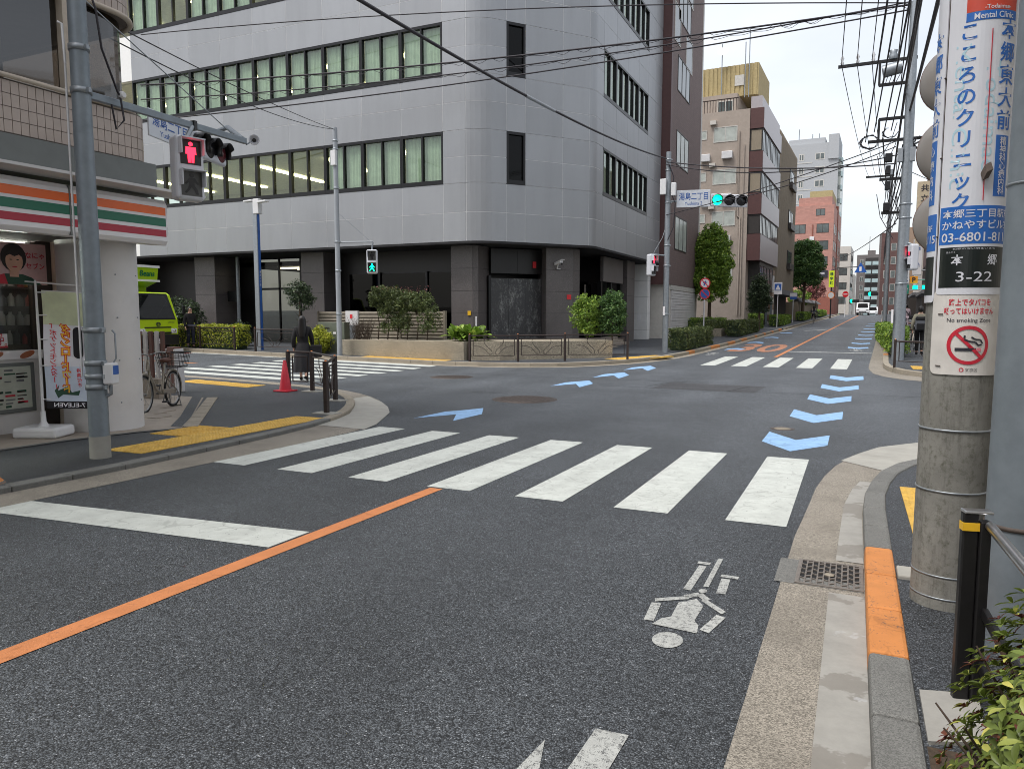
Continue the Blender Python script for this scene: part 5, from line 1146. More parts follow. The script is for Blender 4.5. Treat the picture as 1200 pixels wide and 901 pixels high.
# ---------------------------------------------------------------- buildings along the far street
def speckle(name, c, s_, k=.2):
    t = NT(name); sp = t.n('SeparateColor'); t.l(t.voro(s_), sp.inputs[0]); a = t.ramp(sp.outputs[0], [(0, sc(c, 1 - k)), (1, sc(c, 1 + k))]); t.col(t.mix(t.ramp(t.noise(.5, 6, .65, (2, 2, .5)), [(.45, 0), (.8, .35)]), a, sc(c, .6))); t.fin(.75)
def bricktile(name, c, bw, bh, j=.8):
    t = NT(name); b = t.n('TexBrick'); mp = t.n('Mapping'); mp.inputs['Rotation'].default_value = (R(90), 0, 0); 
    cb = t.n('CombineXYZ'); sp = t.n('SeparateXYZ'); t.l(t.P(), sp.inputs[0]); ad_ = t.n('Math', operation='ADD'); t.l(sp.outputs[0], ad_.inputs[0]); t.l(sp.outputs[1], ad_.inputs[1]); t.l(ad_.outputs[0], cb.inputs[0]); t.l(sp.outputs[2], cb.inputs[1])
    t.l(cb.outputs[0], b.inputs['Vector']); b.inputs['Scale'].default_value = 1; b.inputs['Brick Width'].default_value = bw; b.inputs['Row Height'].default_value = bh; b.inputs['Mortar Size'].default_value = .012
    b.inputs['Color1'].default_value = (*sc(c, .9), 1); b.inputs['Color2'].default_value = (*sc(c, 1.1), 1); b.inputs['Mortar'].default_value = (*sc(c, j), 1)
    t.col(t.mix(t.ramp(t.noise(.4, 6, .65, (2, 2, .4)), [(.45, 0), (.8, .3)]), b.outputs[0], sc(c, .6))); t.fin(.7)
bricktile('brown_tile', srgb(112, 95, 92), .24, .12); speckle('beige_render', srgb(164, 152, 141), 6, .05); mat('tan_rib', srgb(140, 129, 112), .8, var=.15, streak=True); mat('maroon_panel', srgb(84, 56, 54), .5, var=.1); mat('silver_panel', srgb(176, 170, 172), .4, .3, var=.08, streak=True)
mat('ochre_rib', srgb(170, 154, 112), .8, var=.12); bricktile('salmon_tile', srgb(176, 130, 118), .5, .25, .9); mat('salmon_dark', srgb(140, 84, 70), .7); mat('tower_white', srgb(168, 171, 174), .7, var=.06); bricktile('grey_tile', srgb(112, 106, 104), .5, .25); mat('balcony_green', srgb(168, 188, 190), .4); bricktile('dark_red_tile', srgb(98, 72, 68), .5, .25); mat('pale_wall', srgb(198, 194, 186), .7, var=.06, dirt=.2); mat('tan_stone', srgb(150, 128, 110), .8); mat('roof_grey', srgb(110, 110, 112), .8)
mat('win_glass', srgb(84, 92, 92), .08, var=.3, vs=1.5, spec=.8); mat('win_pale', srgb(178, 184, 178), .25, var=.15, vs=2); mat('win_frame', srgb(190, 188, 182), .5); mat('win_frame_dark', srgb(52, 48, 46), .5)
def wedge(t, face, u0, u1, z0, z1, x0=0.0, y0=0.0, fr='win_frame', gl='win_glass', panes=2, f=.06, dep=.08, name='window'):
    """window on a face of a local-axis building: 'S' faces -y, 'E' faces +x, 'W' faces -x"""
    def P(u, d, z): return (u, y0 - d, z) if face == 'S' else ((x0 + d, u, z) if face == 'E' else (x0 - d, u, z))
    mb = MB()
    def bar(a, b, c, d):
        V = [P(u, e, z) for e in (-dep, .03) for z in (c, d) for u in (a, b)]; mb.add(V, [(0, 1, 3, 2), (4, 6, 7, 5), (0, 4, 5, 1), (2, 3, 7, 6), (0, 2, 6, 4), (1, 5, 7, 3)])
    bar(u0, u1, z0, z0 + f); bar(u0, u1, z1 - f, z1)
    for k in range(panes + 1):
        c = u0 + (u1 - u0) * k / panes; a = min(max(c - f / 2, u0), u1 - f); bar(a, a + f, z0 + f, z1 - f)
    o = mb.build(name, fr, t, local=True)
    for k in range(panes):
        a = u0 + (u1 - u0) * k / panes + f * .4; b = u0 + (u1 - u0) * (k + 1) / panes - f * .4
        MB().poly([P(a, .012, z0 + f * .5), P(b, .012, z0 + f * .5), P(b, .012, z1 - f * .5), P(a, .012, z1 - f * .5)]).build('pane', gl, o, local=True)
    return o
FR = R(-1.9)
def bld(name, label, x, y, dz=.1): return thing(name, label, 'building', (x, y, g(x, y) + dz), FR)
def body(t, x0, x1, y0, y1, z0, z1, m, name='wall', bevel=0): return MB().box(x0, x1, y0, y1, z0, z1).build(name, m, t, local=True, bevel=bevel)
# brown tiled building
b = thing('tiled_building', 'narrow brown tiled building with roller shutter beside the office building', 'building', (-9.4, 41, g(-9.4, 41) + .1), 0)
body(b, -9, 0, 0, 8.4, 3.0, 24, 'brown_tile'); body(b, -9, -.05, 0.02, 8.35, -.2, 3.0, 'pale_wall'); body(b, -.02, .02, 8.1, 8.42, 3.0, 24.1, 'win_frame', 'corner_trim'); body(b, -9, .03, .0, 8.42, 24, 24.3, 'win_frame', 'coping'); body(b, -9, .012, -.35, -.01, 3.0, 24, 'maroon_panel', 'party_wall')
for z in (5.0, 9.7, 13.7, 17.5): wedge(b, 'E', 1.2, 4.4, z, z + 1.9, fr='win_frame_dark', panes=3, gl='win_pale' if z < 12 else 'win_glass')
for z in (15.9, 19.6): wedge(b, 'E', .2, 1.7, z + .2, z + 2.2, fr='win_frame', panes=1); wedge(b, 'E', 3.2, 5, z - .4, z + 1.4, fr='win_frame', panes=1)
body(b, -.06, .02, .6, 7.6, 2.72, 2.98, 'win_frame', 'lintel')
for k in range(18): body(b, -.045, .01 + (k % 2) * .012, .8, 7.4, -.1 + k * .155, .04 + k * .155, 'white_paint_wall', 'shutter_slat')
# beige building with maroon bay
b = bld('beige_building', 'beige rendered building with maroon corner bay and ochre rooftop block', -7.8, 60)
body(b, -11, 0, 0, 12, -.2, 16.6, 'beige_render'); body(b, -11, -1.2, 1.2, 11, 16.6, 18.2, 'beige_render'); body(b, -4.2, .2, 2.2, 8, 18.2, 20.6, 'ochre_rib', 'roof_block')
for k in range(13): body(b, -4.2 + k * .34, -4.0 + k * .34, 2.15, 2.2, 18.2, 20.6, 'ochre_rib', 'rib')
body(b, -1.6, -.9, 2.1, 2.14, 19.0, 19.8, 'win_frame', 'vent')
for z in (14.3, 11.1, 7.9): wedge(b, 'S', -2.7, -.9, z, z + 1.15, gl='win_pale'); wedge(b, 'S', -4.0, -3.2, z + .3, z + 1.0, panes=1, gl='win_pale'); body(b, -2.95, -2.5, -.25, -.0, z + 1.35, z + 1.65, 'pale_wall', 'vent_hood')
wedge(b, 'S', -2.0, -1.0, 3.6, 4.8, gl='win_pale')
wedge(b, 'S', -2.7, -1.5, 16.8, 17.7, y0=1.2, fr='win_frame', gl='win_glass')
for k in range(17): body(b, -4.6 + k * .22, -4.56 + k * .22, .06, .1, 16.6, 17.5, 'dark_brown_metal', 'railing_bar')
body(b, -4.6, -.9, .04, .12, 17.5, 17.56, 'dark_brown_metal', 'top_rail')
MB().tube([(-.55, -.06, 1), (-.55, -.06, 8.5), (-.75, -.06, 8.6), (-.75, -.06, 15)], .06, 8).build('downpipe', 'beige_render', b, local=True); MB().tube([(-.35, -.05, 1), (-.35, -.05, 14)], .05, 8).build('downpipe', 'beige_render', b, local=True)
for z0, z1, m in ((5.2, 7.2, 'maroon_panel'), (8.7, 10.3, 'maroon_panel'), (11.9, 13.4, 'maroon_panel'), (15.1, 16.6, 'maroon_panel')): body(b, 0.01, 1.0, 0.05, 10.5, z0, z1, m, 'bay_panel'); body(b, .98, 1.03, .1, 10.45, z0 + .03, z1 - .03, 'silver_panel', 'bay_cladding')
for z0, z1 in ((7.2, 8.7), (10.3, 11.9), (13.4, 15.1)):
    body(b, .01, .9, .15, 10.4, z0, z1, 'win_frame_dark', 'bay_core'); wedge(b, 'S', .06, .92, z0 + .05, z1 - .05, y0=.14, fr='win_frame_dark', panes=1, gl='tan_rib' if z0 > 9 else 'win_frame_dark')
    for k in range(7): wedge(b, 'E', .2 + k * 1.46, 1.55 + k * 1.46, z0 + .02, z1 - .02, x0=.92, fr='win_frame_dark', panes=2)
body(b, .01, .85, 1.2, 9, 3.0, 5.2, 'win_frame_dark', 'mezzanine'); 
for k in range(4): wedge(b, 'E', 1.4 + k * 1.8, 3.0 + k * 1.8, 3.2, 4.9, x0=.86, fr='win_frame_dark')
for z in np.arange(0, 5, .5): body(b, .02, .8, 9.2, 10.6, z, z + .46, 'tan_stone' if int(z * 2) % 2 else 'pale_wall', 'stone_course')
body(b, .6, 1.0, 2.5, 8.5, 2.35, 2.6, 'pale_wall', 'porch_roof')
for y in (2.6, 5.4, 8.3): body(b, .8, .95, y, y + .18, -.2, 2.35, 'galvanised', 'porch_post')
body(b, .3, .4, 2.7, 8.3, -.1, 2.3, 'win_frame_dark', 'porch_door'); body(b, .86, .95, 8.8, 9.1, 3.2, 4.4, 'sign_white', 'box_sign')
body(b, .02, .85, .2, 10.4, 16.6, 17.5, 'silver_panel', 'parapet')
for x, h in ((-2.6, 3.2), (-.8, 3.0), (-.5, 4.5)): MB().tube([(x, 2.0, 18), (x, 2.0, 20.4 + h * .6)], .04, 6).build('aerial_mast', 'galvanised', b, local=True)
MB().lathe([(.01, 0), (.3, .06), (.42, .16)], (0, 0, 0), 16).xf(Matrix.Translation((-2.5, 1.9, 21.6)) @ Matrix.Rotation(R(60), 4, 'X')).build('dish_aerial', 'white_plastic', b, local=True)
for z in (6.6, 9.8, 13.0): body(b, -2.0, -1.2, -.32, -.02, z, z + .55, 'white_plastic', 'air_conditioner', .03); body(b, -3.6, -2.9, -.32, -.02, z - .1, z + .45, 'white_plastic', 'air_conditioner', .03)
# tan ribbed building
b = bld('ribbed_building', 'tan ribbed concrete building with dark window boxes beyond the maroon bay', -6.75, 72.5)
body(b, -9, 0, 0, 14, 3.0, 17.5, 'tan_rib'); body(b, -9, -.6, .1, 13.9, -.2, 3, 'shop_dark'); body(b, -.6, .6, .2, 13.8, 2.7, 3.15, 'roof_grey', 'canopy')
for k in range(28): body(b, .0, .08, .1 + k * .5, .35 + k * .5, 3.2, 17.4, 'tan_rib', 'rib')
for z in (5.5, 9.5, 13.5): wedge(b, 'E', 7.5, 11, z, z + 1.8, x0=.12, fr='win_frame_dark', panes=3, f=.12); body(b, .13, .4, 7.4, 11.1, z - .1, z + .5, 'win_frame_dark', 'balcony_rail')
wedge(b, 'S', -3, -1, 12.5, 14.5, y0=0, fr='win_frame_dark')
# old wall with tiled coping
b = thing('garden_wall', 'low ochre garden wall with grey tiled coping beside the road', 'wall', (-5.9, 88, g(-5.9, 88) + .1), FR)
body(b, -.15, .15, 0, 28, -.2, 2.0, 'tan_rib'); body(b, -9, -.15, -.15, .15, -.2, 2.0, 'tan_rib')
for k in range(47): MB().ext([(-.5, k * .6, 2.05), (0, k * .6, 2.5), (.5, k * .6, 2.05), (.45, k * .6, 1.98), (0, k * .6, 2.38), (-.45, k * .6, 1.98)], (0, .54, 0)).build('roof_tile', 'roof_grey', b, local=True)
# salmon building
b = bld('salmon_building', 'salmon pink tiled building with stepped roof and grey windows', -3.75, 135)
body(b, -10, 0, 0, 22, -.2, 15.2, 'salmon_tile'); body(b, -7, 0, .4, 21, 15.2, 18.2, 'salmon_tile'); body(b, -5.6, -.4, 1, 16, 18.2, 19.6, 'salmon_tile'); body(b, -3.9, -.4, 1, 12, 19.6, 20.6, 'ochre_rib', 'roof_block'); body(b, -.3, .12, 9.5, 10.6, -.2, 19, 'salmon_dark', 'pier'); body(b, -3.2, .1, -.1, 22, -.2, 3, 'salmon_dark', 'base_course')
for z in (13.6, 10.8, 8.2):
    wedge(b, 'S', -2.6, -.7, z, z + 1.5, fr='win_frame_dark'); wedge(b, 'S', -6.2, -4.3, z, z + 1.5, fr='win_frame_dark')
    for k in range(5): wedge(b, 'E', 1.5 + k * 4, 4 + k * 4, z, z + 1.6, fr='win_frame_dark')
wedge(b, 'S', -2.8, -1.4, 16.5, 17.6, y0=.4, fr='win_frame_dark')
body(b, -2.6, -.6, -.2, -.02, 6.2, 7.4, 'ink_dark', 'wall_sign'); mb = MB(); text_into(mb, 'sync', (-1.6, -.21, 6.8), (1, 0, 0), (0, 0, 1), w=1.1); mb.build('lettering', 'sign_white', b, local=True)
for k in range(5):
    for z in (5.2, 2.6): wedge(b, 'E', 1.8 + k * 4, 3.6 + k * 4, z, z + 1.6, fr='win_frame_dark')
for z in (9.8, 12.4, 7.2): body(b, -3.6, -2.9, -.35, -.02, z, z + .6, 'white_plastic', 'air_conditioner', .03)
MB().tube([(-8.4, -.1, 1), (-8.4, -.1, 15)], .08, 8).build('downpipe', 'salmon_dark', b, local=True); MB().tube([(-3.2, -.1, 3), (-3.2, -.1, 15)], .07, 8).build('downpipe', 'salmon_dark', b, local=True)
# white tower behind
b = bld('apartment_tower', 'tall white apartment tower behind the salmon building', -4.8, 190)
body(b, -12, 0, 0, 14, -1, 40.8, 'tower_white'); body(b, -11, -3, 1, 12, 40.8, 42.2, 'tower_white'); body(b, -2.2, 0.02, -.4, 13, 37, 42.5, 'tower_white', 'stair_tower'); body(b, -.3, .6, 1, 12, 8, 37, 'win_pale', 'balcony_stack')
for k in range(8):
    z = 38.6 - k * 3.1
    for x0, x1 in ((-11.6, -9.8), (-8.6, -7.4), (-5.0, -2.9)): wedge(b, 'S', x0, x1, z - 1.6, z, fr='win_frame', gl='win_glass', panes=2, f=.18)
    body(b, -9.4, -5.6, -.06, 0, z - 2.2, z - 2.0, 'win_frame', 'floor_band')
    body(b, .0, .9, 1, 3.5, z - 2.4, z - 1.3, 'balcony_green', 'balcony')
for x in (-9, -6, -4.5): MB().cyl((x, 3, 42), (x, 3, 45 if x < -6 else 43.6), .1, n=6).build('aerial_mast', 'galvanised', b, local=True)
# small background buildings along the left line
b = bld('grey_building', 'slim pale grey building past the salmon building on the left', -1.2, 172)
body(b, -8, 0, 0, 14, -1, 15, 'pale_wall')
for z in (3, 6, 9, 12): wedge(b, 'E', 2, 12, z, z + 1.5, fr='win_frame_dark', panes=4); wedge(b, 'S', -2.2, -.6, z, z + 1.5, fr='win_frame_dark')
# far apartment block closing the street, and its neighbours
b = bld('apartment_block', 'grey tiled apartment block with pale green balconies at the end of the street', 5.6, 232)
body(b, -5.6, 0, 0, 12, -4, 18.6, 'grey_tile'); body(b, -3, -1, 3, 6, 18.6, 20, 'grey_tile'); MB().cyl((-2.6, 4, 20), (-2.6, 4, 24), .08, n=6).build('aerial_mast', 'galvanised', b, local=True)
for k in range(8):
    z = 17.3 - k * 2.4
    body(b, -3.4, -1.9, -.9, 0, z - 1.6, z - .6, 'balcony_green', 'balcony'); body(b, -1.6, -.05, -.9, 0, z - 1.6, z - .6, 'balcony_green', 'balcony'); body(b, -3.4, -.05, -.05, -.01, z - .6, z + .4, 'win_frame_dark', 'balcony_door'); wedge(b, 'S', -4.7, -3.8, z - 1.3, z, fr='win_frame')
b = bld('low_block', 'pale low block in the distance left of the grey apartment block', -.4, 215)
body(b, -6, 0, 0, 10, -4, 12, 'pale_wall')
for z in (1, 4, 7, 10): wedge(b, 'S', -2.2, -.4, z, z + 1.4, fr='win_frame_dark')
b = bld('brick_block', 'dark red brick apartment block right of the grey apartment block', 3.9, 150)
body(b, 0, 9, 0, 20, -2, 14.9, 'dark_red_tile'); body(b, -.35, 0, 0, 20, -2, 14.7, 'grey_tile', 'party_wall')
for k in range(6):
    z = 13 - k * 2.4
    for x in (.5, 1.6, 2.7): wedge(b, 'S', x, x + .8, z - 1.3, z, fr='win_frame', panes=1)
    for y in (2, 7, 12, 17): wedge(b, 'W', y, y + 2, z - 1.3, z, x0=-.35, fr='win_frame')
# right side of the street
for i, (x, y, w_, d_, h, m, lab) in enumerate(((5.6, 36, 9, 10, 12.5, 'pale_wall', 'pale shop building at the far right corner behind the utility pole'), (5.1, 47, 9, 9, 15, 'tan_stone', 'tan stone building behind the vertical school sign'), (5.3, 57, 9, 10, 13, 'pale_wall', 'white building with hanging signs on the right side of the street'), (5.4, 69, 9, 14, 17, 'dark_red_tile', 'red brick building past the signs on the right'), (5.7, 85, 9, 16, 10, 'pale_wall', 'low white building further down the right side'), (5.6, 104, 9, 22, 11, 'tan_stone', 'beige building before the dark red brick block'))):
    b = bld('street_building', lab, x, y, .12); body(b, 0, w_, 0, d_, 2.8, h, m); body(b, .4, w_, .1, d_ - .1, -.2, 2.8, 'shop_dark', 'shop_front'); body(b, -.5, .4, .3, d_ - .3, 2.6, 2.85, 'roof_grey', 'canopy')
    for z in np.arange(3.8, h - 1.5, 3):
        for u in np.arange(1, d_ - 2, 2.6): wedge(b, 'W', u, u + 1.6, z, z + 1.5, fr='win_frame_dark' if i % 2 else 'win_frame')
        wedge(b, 'S', .8, 2.6, z, z + 1.5, fr='win_frame_dark')
# neighbours beside and behind the viewpoint (they shade the pavement and show in the glass)
b = thing('corner_building', 'pale corner building behind the utility pole on the near right', 'building', (3.0, 8.4, g(3, 8) + .09), R(180)); body(b, -12, 0, 0, 26, -.3, 17, 'pale_wall')
for z in np.arange(4, 15, 3.4):
    for u in np.arange(1, 24, 3): wedge(b, 'E', u, u + 2, z, z + 1.7, fr='win_frame_dark')
    for u in np.arange(-11, -2, 3): wedge(b, 'S', u, u + 2, z, z + 1.7, fr='win_frame_dark')
b = thing('rear_building', 'grey tiled building on the left behind the viewpoint', 'building', (-9.4, -5, g(-9, -4) + .06), 0); body(b, -10, 0, -30, 0, -.3, 14, 'grey_tile')
for z in np.arange(4, 12, 3.4):
    for u in np.arange(-29, -2, 3): wedge(b, 'E', u, u + 2, z, z + 1.7, fr='win_frame')
mat('sign_tan', srgb(190, 176, 150), .6); mat('p_orange', srgb(232, 150, 40), .5); mat('teal', srgb(30, 130, 110), .5)
def vsign(label, x, y, z0, z1, w_, m, s_, ink, size, name='hanging_sign'):
    t = thing(name, label, 'sign', (x, y, z0)); MB().box(x, x + w_, y, y + .25, z0, z1).build('panel', m, t, bevel=.02)
    mb = MB(); n = len(s_); pt = (z1 - z0) / (n + .3); vtext_into(mb, s_, (x + w_ / 2, y - .012, z1 - pt * .65), (1, 0, 0), (0, 0, 1), size, pt, .02); mb.build('lettering', ink, t); MB().tube([(x + w_, y + .12, z0 + .3), (x + w_ + .9, y + .12, z0 + .3)], .04).build('bracket', 'galvanised', t); return t
vsign('tall tan hanging sign with vertical school lettering on the right', 3.05, 50, 5.6, 9.3, .78, 'sign_tan', '共立日語学院', 'ink_dark', .42)
vsign('white hanging sign below the tan school sign', 3.15, 52.5, 4.0, 6.2, .5, 'sign_white', '学院', 'sign_blue_ink', .3)
vsign('narrow white and blue hanging sign left of the parking sign', 3.35, 64, 3.9, 5.4, .3, 'sign_white', 'クリニック', 'sign_blue_ink', .22)
vsign('small teal hanging sign left of the parking sign', 3.35, 63.6, 3.1, 3.8, .3, 'teal', '薬', 'sign_white', .2)
t = thing('parking_sign', 'orange parking sign with black P on the right', 'sign', (3.7, 62, 3.9)); MB().box(3.6, 4.1, 62, 62.2, 3.85, 4.35).build('panel', 'p_orange', t); mb = MB(); text_into(mb, 'P', (3.85, 61.985, 4.1), (1, 0, 0), (0, 0, 1), h=.34, bold=.03); mb.build('lettering', 'ink_dark', t); MB().tube([(4.1, 62.1, 4.1), (5, 62.1, 4.1)], .04).build('bracket', 'galvanised', t)
for k, x in enumerate((3.8, 4.4)):
    t = thing('pharmacy_light', ('left' if k == 0 else 'right') + ' one of two green lit shop lights under the parking sign', 'light', (x, 62, 3.4), 0, 'green shop lights'); MB().box(x, x + .3, 61.8, 62, 3.4, 3.68).build('lamp', 'lamp_green', t); MB().box(x - .02, x + .32, 62.0, 62.1, 3.38, 3.7).build('case', 'black_plastic', t); MB().tube([(x + .15, 62.1, 3.5), (5.2, 62.15, 3.5)], .02).build('bracket', 'galvanised', t)
# ---------------------------------------------------------------- road signs further down the street
mat('sign_blue', srgb(40, 90, 170), .4); mat('sign_lime', srgb(206, 226, 40), .5); mat('sign_red', srgb(210, 40, 50), .4)
def disc(mb, c, r, n=24, dy=0.0, m=0, r0=0):
    c = Vector(c); u = Vector((.91, .42, 0)); f = Vector((.42, -.91, 0))
    if r0:
        V = []
        for i in range(n): a = 6.2832 * i / n; V += [c + u * r * math.cos(a) + Vector((0, 0, r * math.sin(a))) + f * dy, c + u * r0 * math.cos(a) + Vector((0, 0, r0 * math.sin(a))) + f * dy]
        return mb.add(V, [(2 * i, (2 * i + 2) % (2 * n), (2 * i + 3) % (2 * n), 2 * i + 1) for i in range(n)], m)
    return mb.ext([c + u * r * math.cos(6.2832 * i / n) + Vector((0, 0, r * math.sin(6.2832 * i / n))) + f * dy for i in range(n)], f * .01, m)
def bar_on(mb, c, x0, z0, x1, z1, w_, dy):
    u = Vector((.91, .42, 0)); f = Vector((.42, -.91, 0)); a = Vector((x0, z0)); b = Vector((x1, z1)); d = (b - a).normalized(); n = Vector((-d.y, d.x)) * w_ / 2
    mb.poly([Vector(c) + u * p.x + Vector((0, 0, p.y)) + f * dy for p in (a - n, b - n, b + n, a + n)]); return mb
x, y = -7.28, 40.1; zs = g(x, y) + .1
t = thing('road_sign', 'two round red rimmed road signs on one pole before the green tree', 'sign', (x, y, zs))
MB().cyl((x, y, zs - .1), (x, y, 3.55), .035, n=10).build('pole', 'white_plastic', t); c1 = (x + .03, y - .05, 3.22); c2 = (x + .03, y - .05, 2.66)
disc(MB(), c1, .28).build('plate', 'sign_white', t); disc(MB(), c1, .28, dy=.013, r0=.22).build('rim', 'sign_red', t); mb = MB(); bar_on(mb, c1, -.15, .15, .15, -.15, .05, .016); mb.build('slash', 'sign_red', t); mb = MB(); bar_on(mb, c1, -.05, -.12, .02, .12, .07, .015); bar_on(mb, c1, -.1, .02, .1, .04, .05, .015); mb.build('pictogram', 'sign_blue', t)
disc(MB(), c2, .28).build('plate', 'sign_blue', t); disc(MB(), c2, .28, dy=.013, r0=.225).build('rim', 'sign_red', t); mb = MB(); bar_on(mb, c2, -.16, .16, .16, -.16, .055, .016); mb.build('slash', 'sign_red', t)
def post_sign(label, x, y, z0, z1, w_, h, m, tri=False):
    zs = g(x, y) + .1; t = thing('road_sign', label, 'sign', (x, y, zs)); MB().cyl((x, y, zs - .1), (x, y, z1), .035, n=8).build('pole', 'white_plastic', t); MB().box(x - w_ / 2, x + w_ / 2, y - .07, y - .04, z1 - h, z1).build('plate', m, t); return t
t = post_sign('white and blue crossing sign on a pole at the left kerb', -5.6, 62.5, 0, 4.1, .62, .95, 'sign_white'); MB().box(-5.85, -5.35, 62.41, 62.42, 3.45, 3.98).build('blue_panel', 'sign_blue', t); MB().poly([(-5.8, 62.405, 3.5), (-5.4, 62.405, 3.5), (-5.6, 62.405, 3.92)]).build('triangle', 'sign_white', t)
t = post_sign('small blue and white arrow sign on a pole before the garden wall', -5.4, 76, 0, 3.6, .62, .36, 'sign_white'); MB().box(-5.7, -5.1, 75.91, 75.92, 3.0, 3.25).build('blue_panel', 'sign_blue', t)
# lime green school-route banner on a tall dark pole with a triangular crossing sign on its arm
x, y = -2.75, 100.0; zs = g(x, y) + .1
t = thing('crossing_pole', 'dark pole with lime green banner and blue triangle sign on a long arm', 'pole', (x, y, zs))
MB().cyl((x, y, zs - .1), (x, y, 7.0), .08, n=10).build('pole', 'black_metal', t); MB().tube([(x, y, 6.9), (x + .6, y, 7.25), (x + 3.1, y, 7.3)], .05).build('arm', 'black_metal', t); MB().box(x - .3, x + .3, y - .12, y - .08, 4.9, 6.9).build('banner', 'sign_lime', t)
mb = MB(); vtext_into(mb, '通学路', (x, y - .13, 6.5), (1, 0, 0), (0, 0, 1), .4, .55, .02); mb.build('lettering', 'green_print', t)
MB().ext([(x + 2.5, y - .1, 6.6), (x + 3.9, y - .1, 6.6), (x + 3.2, y - .1, 7.85)], (0, .05, 0)).build('triangle', 'sign_blue', t); mb = MB(); mb.box(x + 3.05, x + 3.3, y - .11, y - .105, 6.75, 7.3); mb.build('pictogram', 'sign_white', t); disc(MB(), (x, y - .15, 3.9), .4).build('mirror', 'white_plastic', t); disc(MB(), (x, y - .15, 3.9), .44, dy=.012, r0=.36).build('mirror_rim', 'orange_plastic', t)
x, y = -1.25, 112.0; t = thing('road_sign', 'round red no entry sign in front of the salmon building', 'sign', (x, y, g(x, y))); disc(MB(), (x, y, 4.3), .42).build('plate', 'sign_red', t); mb = MB(); bar_on(mb, (x, y, 4.3), -.28, 0, .28, 0, .12, .013); mb.build('bar', 'sign_white', t); MB().cyl((x, y + .05, g(x, y)), (x, y + .05, 4.7), .04, n=8).build('pole', 'white_plastic', t)
# distant signals
for k, (x, y, z, lab) in enumerate(((2.3, 150, 5.2, 'distant green signal on an arm left of the dark red block'), (-.75, 165, 4.2, 'distant green signal in front of the grey apartment block'), (-2.2, 190, 1.6, 'distant low green signal before the salmon building end'), (-3.2, 160, 1.35, 'lowest distant green signal by the left hedge'))):
    zs = g(x, y) + .1; t = thing('vehicle_signal', lab, 'traffic light', (x, y, zs), 0, 'distant signals'); MB().box(x - .2, x + 1.5, y, y + .2, z - .3, z + .3).build('housing', 'lens_dark', t, bevel=.05); disc(MB(), (x + .1, y - .02, z), .36).build('lens', 'lamp_green', t); px_ = x + 2.2 if k < 2 else x - .4
    MB().cyl((px_, y + .1, zs - .1), (px_, y + .1, z + .8), .09, n=8).build('pole', 'galvanised', t); MB().tube([(x + 1.4, y + .1, z + .1), (px_, y + .1, z + .2)], .05).build('arm', 'galvanised', t)
# ---------------------------------------------------------------- right hand utility pole with cross arms and gear
x, y = 1.37, 27.95; zs = g(x, y) + .12
rp = pole('utility_pole', 'tall steel utility pole with cross arms and transformers on the far right corner', x, y, 11.6, .19, .13, 'galvanised', (5.2, 4.75, 2.6), zs, 'utility pole')
def xarm(z, x0, x1, yy=None, r=.045): MB().box(x0, x1, (yy or y) - r, (yy or y) + r, z - r, z + r).build('cross_arm', 'black_metal', rp)
xarm(9.85, x - 2.2, x + .15); xarm(9.1, x - .95, x + .1); xarm(8.0, x - .9, x + .1); xarm(7.3, x - 1.2, x + .5); xarm(6.05, x - .8, x + .1); xarm(4.95, x - .7, x + .1)
MB().box(x - .97, x - .9, y - .04, y + .04, 9.1, 9.85).build('frame_leg', 'black_metal', rp); MB().box(x - .92, x - .85, y - .04, y + .04, 7.3, 8.0).build('frame_leg', 'black_metal', rp)
MB().tube([(x - .85, y - .05, 9.5), (x - .3, y - .05, 9.6)], .2, 16).build('transformer', 'galvanised', rp)
for k in range(5): MB().tube([(x - .8 + k * .12, y - .05, 9.4), (x - .85 + k * .1, y - .1, 9.12)], .012, 5).build('lead', 'wire_black', rp)
MB().lathe([(.12, 0), (.15, .1), (.1, .2), (.13, .28), (.03, .32)], (x - .55, y, 9.88), 10).build('arrester', 'galvanised', rp)
for k in range(3): MB().lathe([(.03, 0), (.06, .08), (.03, .14), (.06, .22), (.02, .32)], (x - 2.08 + k * .47, y, 9.88), 8).build('insulator', 'white_plastic', rp)
rr = random.Random(4)
def coil(c, r, n):
    for k in range(n):
        pts = [Vector(c) + Vector((math.cos(a) * r * rr.uniform(.75, 1.1), rr.uniform(-.08, .08), math.sin(a) * r * .75 * rr.uniform(.8, 1.1))) for a in np.linspace(rr.uniform(0, 3), rr.uniform(4, 8), 9)]
        MB().tube(pts, .012, 5).build('cable_loop', 'wire_black', rp)
coil((x - 1.15, y, 7.3), .3, 7); coil((x + .4, y, 7.15), .28, 7); coil((x - .55, y, 7.55), .22, 4)
for z, s_ in ((6.6, .11), (5.0, .1), (5.7, .08), (6.2, .07)): MB().box(x - .55 - s_, x - .55 + s_, y - .1, y + .1, z, z + .28).build('splice_box', 'black_plastic', rp, bevel=.02)
for sx_ in (-.22, .14): MB().box(x + sx_ - .08, x + sx_ + .08, y - .16, y - .04, 6.55, 7.0).build('control_box', 'grey_paint', rp, bevel=.02)
for k in range(9):
    a = Vector((x - rr.uniform(.2, .9), y, rr.uniform(5, 8))); b_ = Vector((x - rr.uniform(0, .9), y, a.z - rr.uniform(.5, 1.5))); m_ = (a + b_) / 2 + Vector((rr.uniform(-.2, .1), .05, 0)); MB().tube([a, m_, b_], .012, 5).build('lead', 'wire_black', rp)
ped_signal('pedestrian_signal', 'pedestrian signal with red light on the tall right hand utility pole', (x + .22, y - .2, 3.45), (-.98, -.3), 'red', 1.1, (x, y, 4.0))
MB().box(x - .26, x - .2, y - .2, y - .1, 1.3, 1.75).build('sticker', 'sign_white', rp)
